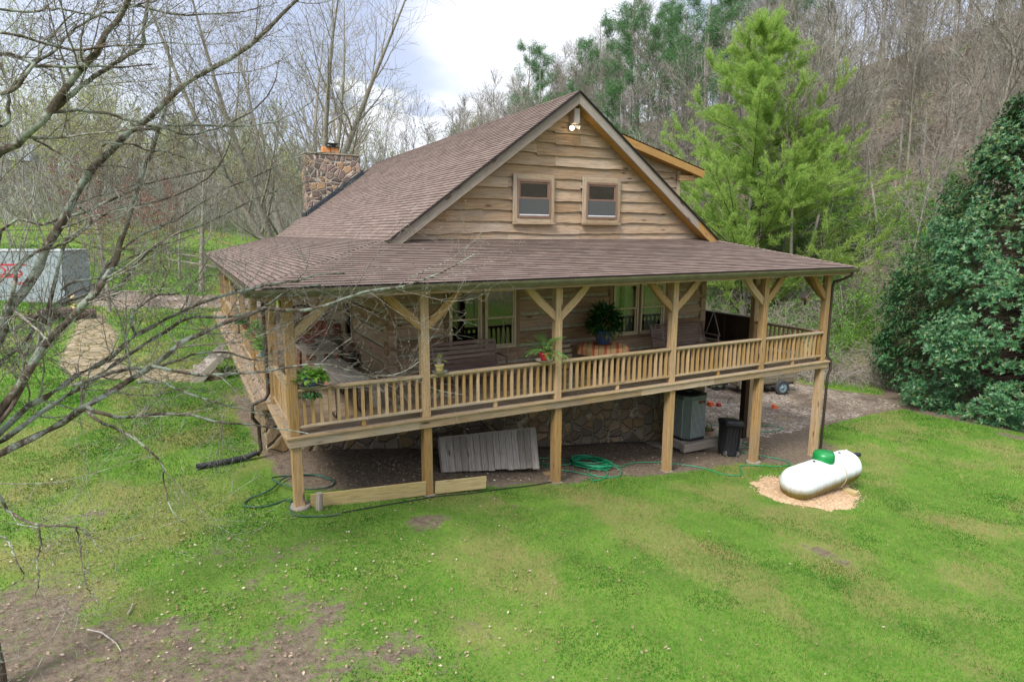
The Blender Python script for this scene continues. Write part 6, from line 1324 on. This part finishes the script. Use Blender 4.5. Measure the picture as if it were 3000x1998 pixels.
rn=np.stack([np.clip(np.repeat(mg.random(n),nl)*.6+.4*mg.random(N2),0,1),mg.random(N2)],-1);rn[:,1]=np.where((np.repeat(RC_[:,2],nl)>Hm*.55),np.clip(rn[:,1]+.10,0,1),np.minimum(rn[:,1],.88))
ob=npmesh('foliage',v,f,M['magnolia'],None,rnd=rn);ob.parent=mt;mt.location=(mx,my,mz)
# ---- hill forest
HG='bare trees on the wooded hillside';HL='slender bare grey-brown tree among many alike on the steep wooded hillside'
protos=[baretree('hill_tree',17,.15,1,.2,51,M['bark_hill'],crown=.45,dense=1.1,twr=.022,label=HL,group=HG),
 baretree('hill_tree',15,.12,1,.25,52,M['bark_hill'],crown=.35,dense=1.1,twr=.022,label=HL,group=HG),
 baretree('hill_tree',19,.18,1,.15,53,M['bark_pale'],crown=.5,dense=1.0,twr=.022,label=HL,group=HG),
 baretree('hill_tree',10,.08,2,.2,54,M['bark_hill'],crown=.2,dense=1.2,twr=.018,label=HL,group=HG)]
hr=np.random.default_rng(8);cam=np.array([-1.586,-11.877]);pts=[]
def az(x,y):return math.degrees(math.atan2(x-cam[0],y-cam[1]))
tries=0
while len(pts)<268 and tries<90000:
    tries+=1;y=hr.uniform(-8,120);xb=np.interp(y,XBY,XBX);s=hr.uniform(2.5,44)**1.0;x=xb+s
    a=az(x,y);d=math.hypot(x-cam[0],y-cam[1])
    if not(22<a<71):continue
    if hr.random()>min(1,60/d)*.9:continue
    if min([math.hypot(x-p[0],y-p[1]) for p in pts] or [99])<1.5:continue
    if math.hypot(x-lx,y-ly)<2.5 or math.hypot(x-mx,y-my)<5:continue
    pts.append((x,y))
for i,(x,y) in enumerate(pts):
    pr=protos[hr.choice(4,p=[.32,.3,.25,.13])];z=g(x,y);tl=(hr.normal(0,.05),hr.normal(0,.05));sc=hr.uniform(.65,1.05);lean=hr.random()<.06
    if lean:tl=(hr.normal(0,.35),hr.normal(0,.35))
    if pr.get('used'):dup(pr,(x,y,z),hr.uniform(0,6.28),sc,tilt=tl)
    else:
        pr.location=(x,y,z);pr.rotation_euler=(0,0,1);pr['used']=1
for pr in protos:
    if 'used' in pr:del pr['used']
for o in bpy.data.objects:
    if 'used' in o:del o['used']
# pines on hill
PG='pines on the hillside above the roof';PL='dark green pine with bare lower trunk on the ridge right of the roof peak'
pp=[pinetree('pine_tree',19,.24,61,M['bark_hill'],M['pine'],c0=.45,label=PL,group=PG,tn=70,tl=.42,tw=.032),pinetree('pine_tree',17,.2,62,M['bark_hill'],M['pine'],c0=.3,label=PL,group=PG,tn=62,tl=.42,tw=.032)]
ppos=[(44,34,1.25),(41,31,1.0),(46,40,1.1),(49,47,1.05),(52,50,1.0),(47,55,1.25),(42,62,1.15),(39,50,1.0),(43,45,1.2),(36,58,.85),(45,70,1.2),(50,38,1.3),(38,40,.95),(53,57,1.25),(51,65,1.0),(56,44,1.0),(55,36,.9),(38,66,.7),(60,58,1),(54,30,.9),(33,62,.55)]
for i,(x,y,s) in enumerate(ppos):
    if i<2:
        pp[i].location=(x,y,g(x,y));pp[i].scale=(s,s,s)
    else:dup(pp[i%2],(x,y,g(x,y)),i*1.3,s*.9)
pp[0]['label']='largest dark green pine with twin leaning trunk, directly left of the light green feathery pine';del pp[0]['group']
# ---- left woods
WG='bare trees in the woods beyond the lawn';WL='bare or budding grey tree among many alike in the woods beyond the left lawn'
wp=[baretree('woodland_tree',14,.14,1,.2,71,M['bark_wood'],leaf=M['bud'],leafn=900,leafs=.22,crown=.25,dense=1.2,twr=.026,label=WL,group=WG),
 baretree('woodland_tree',12,.10,2,.2,72,M['bark_wood'],leaf=M['bud'],leafn=3600,leafs=.24,crown=.2,dense=1.1,twr=.024,label=WL,group=WG),
 baretree('woodland_tree',15,.15,2,.2,73,M['bark_pale'],leaf=M['bud'],leafn=2400,leafs=.22,crown=.3,dense=1.1,twr=.026,label=WL,group=WG),
 baretree('woodland_tree',9,.09,3,.25,74,M['bark_wood'],leaf=M['goldbud'],leafn=1800,leafs=.2,crown=.15,dense=1.1,twr=.018,label=WL,group=WG)]
used=set();pts=[];tries=0
while len(pts)<190 and tries<60000:
    tries+=1;a=rad(hr.uniform(-15,33));d=hr.uniform(64,150);x=cam[0]+d*math.sin(a);y=cam[1]+d*math.cos(a)
    if y<60 and x<12:continue
    if x>np.interp(y,XBY,XBX)+2 and d<95:continue
    if math.degrees(a)<4 and d<72:continue
    if hr.random()>.3+.7*(80/d)**1.5:continue
    if min([math.hypot(x-p[0],y-p[1]) for p in pts] or [99])<2.:continue
    pts.append((x,y,d))
for i,(x,y,d) in enumerate(pts):
    q=hr.choice(4,p=[.35,.2,.25,.2]);s=hr.uniform(.5,.82)
    if q not in used:
        used.add(q);wp[q].location=(x,y,g(x,y));wp[q].scale=(s,s,s)
    else:dup(wp[q],(x,y,g(x,y)),hr.uniform(0,6.28),s)
# nearer yellow-gold understory trees at left
yg=baretree('budding_sapling',7.5,.08,3,.25,75,M['bark_hill'],leaf=M['goldbud'],leafn=900,leafs=.12,crown=.15,dense=1.0,twr=.012,label='small gold-budding tree at the edge of the left lawn',group='gold-budding saplings along the left lawn edge')
for i,(x,y,s) in enumerate(((-1.5,47,1),(1.2,50,1.1),(3.5,46,.9),(-5,52,1.1),(5.5,52,1.0),(-9.5,56,1.2),(8,49,1.0),(-14,58,1.2))):
    if i==0:put(yg,x,y,0,s)
    else:dup(yg,(x,y,g(x,y)),i,s)
gy=baretree('green_budding_tree',13,.13,2,.2,76,M['bark_hill'],leaf=M['bud'],leafn=2600,leafs=.14,crown=.2,dense=1.1,twr=.014,label='yellow-green budding tree standing on the left lawn before the woods',group='yellow-green budding trees on the left lawn')
for i,(x,y,s) in enumerate(((-9,44,1),(-12.5,50,1.1),(-7,53,1.0),(-11,40,.9),(-16,54,1.1))):
    if i==0:put(gy,x,y,0,s)
    else:dup(gy,(x,y,g(x,y)),i*2,s)
# ---- dry vine brush on the hill (stuff)
br=np.random.default_rng(9)
def tangle(name,N,region,h,L,mat,r=(.010,.02),k=6,clump=0,lab=None):
    X_=[];Y_=[]
    while len(X_)<N:
        y=br.uniform(*region['y'],N);s=br.uniform(*region['s'],N)*region.get('p',1);x=np.interp(y,XBY,XBX)+s
        ang=np.degrees(np.arctan2(x-cam[0],y-cam[1]));ok=(ang>region['a'][0])&(ang<region['a'][1])&(fbm(x/2.2,y/2.2,13)>region.get('n',0))&(np.hypot(x-mx,y-my)>5.5);X_+=list(x[ok]);Y_+=list(y[ok])
    x=np.array(X_[:N]);y=np.array(Y_[:N]);z=G(x,y);p=np.stack([x,y,z-.05],-1);hh=h*(.25+1.1*fbm(x/1.8,y/1.8,17));P=np.empty((N,k,3));P[:,0]=p+np.stack([br.normal(0,.2,N),br.normal(0,.2,N),br.uniform(0,.9,N)*hh],-1)
    d=nrm(br.normal(0,1,(N,3))*[1,1,.5]+[0,0,.7]);st=(br.uniform(.5,1.2,N)*L/(k-1))[:,None]
    for j in range(1,k):
        d=nrm(d+br.normal(0,.22,(N,3))+[0,0,-.32]);P[:,j]=P[:,j-1]+d*st
    v,f=tubes(P,br.uniform(*r,N)[:,None]*np.linspace(1,.5,k)[None],3);return tag(npmesh(name,v,f,mat),kind='stuff')
tangle('vine_thicket',13000,dict(y=(-6,70),s=(7,30),a=(24,71)),3.0,1.8,M['vine'],(.007,.012))
tangle('vine_thicket',15000,dict(y=(-4,60),s=(1.5,10),a=(24,71),n=.52),2.6,1.6,M['vine'],(.007,.011))
tangle('hanging_vines',9000,dict(y=(0,60),s=(4,34),a=(24,71),n=.48),9.5,2.4,M['vine'],(.008,.013))
tangle('dry_brush',3000,dict(y=(6,14),s=(-.7,1.5),a=(24,71)),1.3,1.3,M['vine'],(.006,.011))
def undergrowth(N):
    a=np.radians(br.uniform(-15,24,N));d=br.uniform(60,115,N);x=cam[0]+d*np.sin(a);y=cam[1]+d*np.cos(a);z=G(x,y);P=np.empty((N,5,3));P[:,0]=np.stack([x,y,z],-1);dd=nrm(br.normal(0,.5,(N,3))+[0,0,1]);L=br.uniform(1.2,4.5,N)[:,None]/4
    for j in range(1,5):
        P[:,j]=P[:,j-1]+dd*L;dd=nrm(dd+br.normal(0,.22,(N,3)))
    v,f=tubes(P,br.uniform(.015,.03,N)[:,None]*np.linspace(1,.5,5)[None],3);tag(npmesh('undergrowth',v,f,M['bark_wood']),kind='stuff')
undergrowth(16000)
# leafy ground cover at hill foot
def cover(name,N,region,h,mat,sz,kk=('n',.5)):
    y=br.uniform(*region['y'],N*4);s=br.uniform(*region['s'],N*4);x=np.interp(y,XBY,XBX)+s;ok=(fbm(x/2.4,y/2.4,29)>region['n'])&(np.hypot(x-mx,y-my)>5.6);x=x[ok][:N];y=y[ok][:N];n=len(x)
    z=G(x,y)+br.uniform(0,1,n)**.7*h*(.2+1.6*np.clip(fbm(x/1.1,y/1.1,37)-.25,0,1));C=np.stack([x,y,z],-1);v,f=leafquads(C,br.normal(size=(n,3)),br.normal(size=(n,3))+[0,0,1],br.uniform(.6,1.3,n)*sz,br.uniform(.6,1,n)*sz*.6)
    rr=np.stack([np.clip(fbm(x/1.5,y/1.5,41)+br.normal(0,.15,n),0,1),br.random(n)*.8],-1);return tag(npmesh(name,v,f,mat,rnd=rr),kind='stuff')
cover('ground_cover',190000,dict(y=(0,45),s=(.3,12),n=.33),1.9,M['shrub'],.13)
cover('ground_cover',45000,dict(y=(0,60),s=(8,30),n=.56),1.8,M['shrub'],.15)
# dead leaf litter on hill
def hill_litter():
    N=60000;y=br.uniform(-4,60,N);x=np.interp(y,XBY,XBX)+br.uniform(0,36,N);C=np.stack([x,y,G(x,y)+.03],-1);v,f=leafquads(C,br.normal(size=(N,3))*[1,1,.3],br.normal(size=(N,3))*.5+[0,0,1],br.uniform(.15,.3,N),br.uniform(.1,.2,N));tag(npmesh('hill_leaf_litter',v,f,M['dead'],rnd=br.random((N,2))),kind='stuff')
hill_litter()
# shrubs at the foot of hill (things)
def shrub(name,h,seed,mat,n,ls,lab,loc,bm=None,R_=1.):
    rg=np.random.default_rng(seed);root=thing(name,lab,'shrub',loc);m=14;P=np.zeros((m,6,3));
    for i in range(m):
        d=nrm(rg.normal(size=3)*[1,1,.3]+[0,0,1.1]);p=rg.normal(0,.15,3)*[1,1,0]
        for j in range(6):P[i,j]=p;p=p+d*h/5*rg.uniform(.7,1.1);d=nrm(d+rg.normal(0,.12,3))
    R0_=np.tile(np.linspace(.03,.008,6),(m,1));c1,q1=spawn(P,R0_,9,(h*.15,h*.5),(.4,1),.05,.6,5,.1,rg,rmin=.006);acc=Acc();acc.add(*tubes(P,R0_,5));acc.add(*tubes(c1,q1,3));v,f=acc.get();ob=npmesh('branches',v,f,bm or M['bark_hill'],None);ob.parent=root
    if n:
        i=rg.integers(0,len(c1),n);j=rg.integers(1,5,n);C=c1[i,j]+rg.normal(0,.09,(n,3));v,f=leafquads(C,rg.normal(size=(n,3)),rg.normal(size=(n,3))+[0,0,.6],rg.uniform(.6,1.2,n)*ls,rg.uniform(.6,1,n)*ls*.5);ob=npmesh('foliage',v,f,mat,None,rnd=rg.uniform(0,.8,(n,2)));ob.parent=root
    return root
sh1=shrub('green_shrub',2.6,81,M['shrub'],3200,.12,'bright green leafy shrub at the foot of the wooded hill',(0,0,0));sh1['group']='bright green shrubs along the foot of the wooded hill'
for i,(x,y,s) in enumerate(((28.6,9.4,.9),(29.4,12.0,1.05),(31.6,10.2,1.25),(27.6,13.8,.9),(32.8,13.2,1.4),(28.2,17.8,1.1),(30.5,21.5,1.3),(35,16.5,1.5),(30.6,7.6,.8),(33.9,7.6,1.3),(27.5,22.5,1.1),(29.5,28.,1.3),(36.5,12.,1.6),(37.5,19,1.7),(33,18.5,1.1),(34.5,22,1.4),(39,15,1.5),(36,8.5,1.3),(40,10.5,1.2))):
    if i==0:put(sh1,x,y,0,s)
    else:dup(sh1,(x,y,g(x,y)),i*1.7,s)
bs=shrub('bare_shrub',3.4,82,None,0,.1,'pale twisted bare shrub behind the right porch railing',(0,0,0),bm=M['bark_pale']);bs['group']='pale twisted bare shrubs behind the right porch'
for i,(x,y,s) in enumerate(((25.8,14.5,1.2),(27,18,1.5),(28.4,15.4,1.3),(25.5,19.5,1.4),(29,11.8,1.1),(30.6,9.4,.9))):
    if i==0:put(bs,x,y,0,s)
    else:dup(bs,(x,y,g(x,y)),i*1.1,s)
# ---- lawn blades
gr=np.random.default_rng(10)
def blades(N,x0,x1,y0,y1,hh,ww,name,near=None,cut=0):
    x=gr.uniform(x0,x1,N);y=gr.uniform(y0,y1,N);d=np.hypot(x-cam[0],y-cam[1])
    if near:ok=gr.random(N)<np.clip((near/np.maximum(d,1))**1.6,0,1)
    else:ok=np.ones(N,bool)
    ok&=d>cut
    x=x[ok];y=y[ok];dm=dirtmask(x,y);fm=forestmask(x,y);hs=(x>-.15)&(x<15.6)&(y>.6)&(y<21.7)
    ok=(gr.random(len(x))>np.clip((dm-.12)*1.9,0,.985))&(fm<.4)&~hs&(polydist(x,y,DRIVE_L)>-.25);x=x[ok];y=y[ok];n=len(x)
    z=G(x,y)-.005;a=gr.uniform(0,2*PI,n);dd=np.hypot(x-cam[0],y-cam[1]);sc=np.clip(dd/14,1,3.2)
    patch=fbm(x/1.3,y/1.3,91,4);clov=sst((fbm(x/.9,y/.9,97,3)-.58)/.08);h=hh*(.5+1.0*patch)*gr.uniform(.6,1.3,n)*np.sqrt(sc)*(1-.2*clov);w=ww*gr.uniform(.7,1.3,n)*sc*(1+.8*clov)
    s=np.stack([np.cos(a),np.sin(a),np.zeros(n)],-1);C=np.stack([x,y,z],-1);ln=gr.normal(0,.55,(n,3))*[1,1,0];tip=C+ln*h[:,None]+np.stack([np.zeros(n),np.zeros(n),h],-1)
    v=np.stack([C-s*w[:,None]/2,C+s*w[:,None]/2,tip],1);f=np.arange(3*n).reshape(-1,3)
    dry=drymask(x,y);q=(gr.random(n)<dry*.75+.05).astype(float)*gr.uniform(.5,1,n);r0=np.clip(.5+1.6*(fbm(x/2.1,y/2.1,95,4)-.5)-.45*clov+gr.normal(0,.14,n),0,1)
    o=npmesh(name,v.reshape(-1,3),f,M['grass'],rnd=np.stack([r0,q],-1),k=3);return tag(o,kind='stuff')
blades(1100000,-9,28,-9,12,.05,.009,'lawn_grass',near=12.5,cut=5)
blades(260000,-16,3,4,40,.06,.014,'lawn_grass',near=22,cut=14)
# fallen leaves, sticks
N=2600;x=gr.uniform(-8,26,N);y=gr.uniform(-8,10,N);ok=~((x>0)&(x<15.5)&(y>3));x=x[ok];y=y[ok]
N3=2600;xa=gr.normal(-2.6,3.2,N3);ya=gr.normal(-3.6,2.2,N3);x=np.r_[x[:420],xa[:1900]];y=np.r_[y[:420],ya[:1900]];n=len(x)
xb_=gr.uniform(3,15,1500);yb_=gr.uniform(.3,3,1500);x=np.r_[x,xb_];y=np.r_[y,yb_];xc=gr.normal(2.4,.7,500);yc=gr.normal(1.4,.5,500);x=np.r_[x,xc];y=np.r_[y,yc];n=len(x)
C=np.stack([x,y,G(x,y)+.03],-1);v,f=leafquads(C,gr.normal(size=(n,3))*[1,1,.25],gr.normal(size=(n,3))*.35+[0,0,1],gr.uniform(.03,.07,n),gr.uniform(.02,.045,n),.2);tag(npmesh('fallen_leaves',v,f,M['dead'],rnd=gr.random((n,2))),kind='stuff')
# wood chips loose bits
n=2600;x=gr.uniform(10.6,14.1,n*3);y=gr.uniform(-3.4,-.9,n*3);ok=polydist(x,y,CHIPS)<.0+gr.exponential(.05,n*3);x=x[ok][:n];y=y[ok][:n];n=len(x);C=np.stack([x,y,G(x,y)+.075*np.clip(-polydist(x,y,CHIPS)/.4,0,1)+.02],-1);v,f=leafquads(C,gr.normal(size=(n,3))*[1,1,.3],gr.normal(size=(n,3))*.4+[0,0,1],gr.uniform(.03,.06,n),gr.uniform(.015,.03,n),.1)
mc=leafmat('loose_chip',(.60,.40,.24),(.75,.56,.38),trans=0,rough=.9);tag(npmesh('wood_chips',v,f,mc,rnd=gr.random((n,2))*.8),kind='stuff')
for i,(pts,lab) in enumerate(((([(-3.04,-2.75),(-2.87,-2.9),(-2.78,-3.06),(-2.69,-3.22),(-2.62,-3.43)]),'pale curved fallen stick on the bare soil in the foreground'),([(-2.60,-2.58),(-2.57,-2.48),(-2.55,-2.32)],'short pale stick on the grass behind the curved fallen stick'))):
    mb=MB();mb.tube([G3(x,y,.03) for x,y in pts],[.012,.011,.01,.008,.005][:len(pts)],n=5);tag(mb.build('fallen_stick',M['vine']),lab,'stick')
EXPO=1.15
# ================================================================= light, sky, camera
F_=Vector((0.46289216,0.86992744,-0.17016785));R_=Vector((0.88296115,-0.46944193,0.00197083));U_=Vector((0.07816945,0.15116388,0.98541312))
w=bpy.data.worlds.new('World');SC.world=w;w.use_nodes=True;nt=w.node_tree;nt.nodes.clear()
SE=rad(48);SAZ=rad(-118)   # sun azimuth measured clockwise from +Y
out=nt.nodes.new('ShaderNodeOutputWorld');bg=nt.nodes.new('ShaderNodeBackground');bg.inputs[1].default_value=.15
sky=nt.nodes.new('ShaderNodeTexSky');sky.sky_type='NISHITA';sky.sun_disc=False;sky.sun_elevation=SE;sky.sun_rotation=SAZ;sky.altitude=300;sky.air_density=1;sky.dust_density=1.5
tc_=nt.nodes.new('ShaderNodeTexCoord');sp=nt.nodes.new('ShaderNodeSeparateXYZ');nt.links.new(tc_.outputs['Generated'],sp.inputs[0])
def mth(op,a,b):
    n=nt.nodes.new('ShaderNodeMath');n.operation=op
    for i,x in enumerate((a,b)):
        if isinstance(x,bpy.types.NodeSocket):nt.links.new(x,n.inputs[i])
        else:n.inputs[i].default_value=x
    return n.outputs[0]
zz=mth('ADD',mth('MAXIMUM',sp.outputs[2],0.0),.16);cx=mth('DIVIDE',sp.outputs[0],zz);cy_=mth('DIVIDE',sp.outputs[1],zz)
cb=nt.nodes.new('ShaderNodeCombineXYZ');nt.links.new(cx,cb.inputs[0]);nt.links.new(cy_,cb.inputs[1])
def nz(scale,det,loc,rough=.55):
    m=nt.nodes.new('ShaderNodeMapping');nt.links.new(cb.outputs[0],m.inputs[0]);m.inputs['Location'].default_value=loc
    n=nt.nodes.new('ShaderNodeTexNoise');nt.links.new(m.outputs[0],n.inputs[0]);n.inputs['Scale'].default_value=scale;n.inputs['Detail'].default_value=det;n.inputs['Roughness'].default_value=rough;return n.outputs[0]
def rp(f,st):
    r=nt.nodes.new('ShaderNodeValToRGB');nt.links.new(f,r.inputs[0])
    while len(r.color_ramp.elements)<len(st):r.color_ramp.elements.new(.5)
    for e,(p,c) in zip(r.color_ramp.elements,st):e.position=p;e.color=(*c,1)
    return r.outputs[0]
def mixc(f,a,b):
    n=nt.nodes.new('ShaderNodeMix');n.data_type='RGBA'
    for i,x in ((0,f),(6,a),(7,b)):
        if isinstance(x,bpy.types.NodeSocket):nt.links.new(x,n.inputs[i])
        else:n.inputs[i].default_value=(*x,1) if hasattr(x,'__len__') else x
    return n.outputs[2]
def blob(px,r0,r1):
    v=nt.nodes.new('ShaderNodeVectorMath');v.operation='DOT_PRODUCT';nt.links.new(tc_.outputs['Generated'],v.inputs[0]);v.inputs[1].default_value=Vector(px).normalized()
    n=mth('ADD',v.outputs['Value'],mth('MULTIPLY',mth('SUBTRACT',nz(1.5,5,(1.3,4.2,0),.5),.5),.06))
    m=nt.nodes.new('ShaderNodeMapRange');nt.links.new(n,m.inputs[0]);m.inputs[1].default_value=math.cos(rad(r0));m.inputs[2].default_value=math.cos(rad(r1));m.inputs[3].default_value=0;m.inputs[4].default_value=1;m.interpolation_type='SMOOTHERSTEP';return m.outputs[0]
el=nt.nodes.new('ShaderNodeMapRange');nt.links.new(sp.outputs[2],el.inputs[0]);el.inputs[1].default_value=.3;el.inputs[2].default_value=.75;el.inputs[3].default_value=0;el.inputs[4].default_value=1
low=rp(nz(.8,6,(2.3,.9,0)),[(.34,(1.9,2.1,2.75)),(.50,(2.4,2.6,3.1)),(.66,(3.0,3.1,3.4)),(.8,(3.5,3.5,3.6))])
high=rp(nz(.8,6,(2.3,.9,0)),[(.36,(4.4,4.6,5.3)),(.6,(6.6,6.6,6.8))])
c=mixc(el.outputs[0],low,high)
def D(px,py):return F_+R_*(px-1500)/1815-U_*(py-999)/1815
c=mixc(mth('MULTIPLY',blob(D(1300,160),12,3),.8),c,(2.0,2.2,2.8))
c=mixc(mth('MULTIPLY',blob(D(900,230),13,4),.8),c,(1.8,2.0,2.65))
c=mixc(mth('MULTIPLY',blob(D(1640,150),15,2),.95),c,(4.0,4.0,4.1))
c=mixc(mth('MULTIPLY',blob(D(1150,470),7,2),.9),c,(4.0,4.0,4.1))
c=mixc(mth('MULTIPLY',blob(D(1500,330),8,3),.75),c,(3.9,3.9,4.0))
hz=rp(sp.outputs[2],[(.0,(1,1,1)),(.08,(.5,.5,.5)),(.17,(0,0,0))])
c=mixc(hz,c,(3.3,3.4,3.7))
c=mixc(.12,c,sky.outputs[0])
nt.links.new(c,bg.inputs[0]);nt.links.new(bg.outputs[0],out.inputs[0])
sl=bpy.data.lights.new('sun','SUN');sl.energy=2.0;sl.angle=rad(18);sl.color=(1,.95,.87);so=bpy.data.objects.new('sun',sl);COL.objects.link(so)
sd_=Vector((math.sin(SAZ)*math.cos(SE),math.cos(SAZ)*math.cos(SE),math.sin(SE)));so.rotation_euler=(sd_).to_track_quat('Z','Y').to_euler();so.location=(0,0,40)
cam_=bpy.data.cameras.new('camera');co=bpy.data.objects.new('camera',cam_);COL.objects.link(co);SC.camera=co
cam_.sensor_fit='HORIZONTAL';cam_.sensor_width=36;cam_.lens=1815/3000*36;cam_.clip_end=2000;cam_.clip_start=.05
F_=Vector((0.46289216,0.86992744,-0.17016785));R_=Vector((0.88296115,-0.46944193,0.00197083));U_=Vector((0.07816945,0.15116388,0.98541312))
mw=Matrix((R_,U_,-F_)).transposed().to_4x4();mw.translation=(-1.586,-11.877,3.798);co.matrix_world=mw
SC.view_settings.view_transform='Standard';SC.view_settings.look='None';SC.view_settings.exposure=EXPO;SC.view_settings.gamma=1
SC.render.resolution_x=1024;SC.render.resolution_y=681
for o in bpy.data.objects:
    if o.get('kind')=='structure' or o.get('kind')=='stuff':
        if 'category' in o:del o['category']
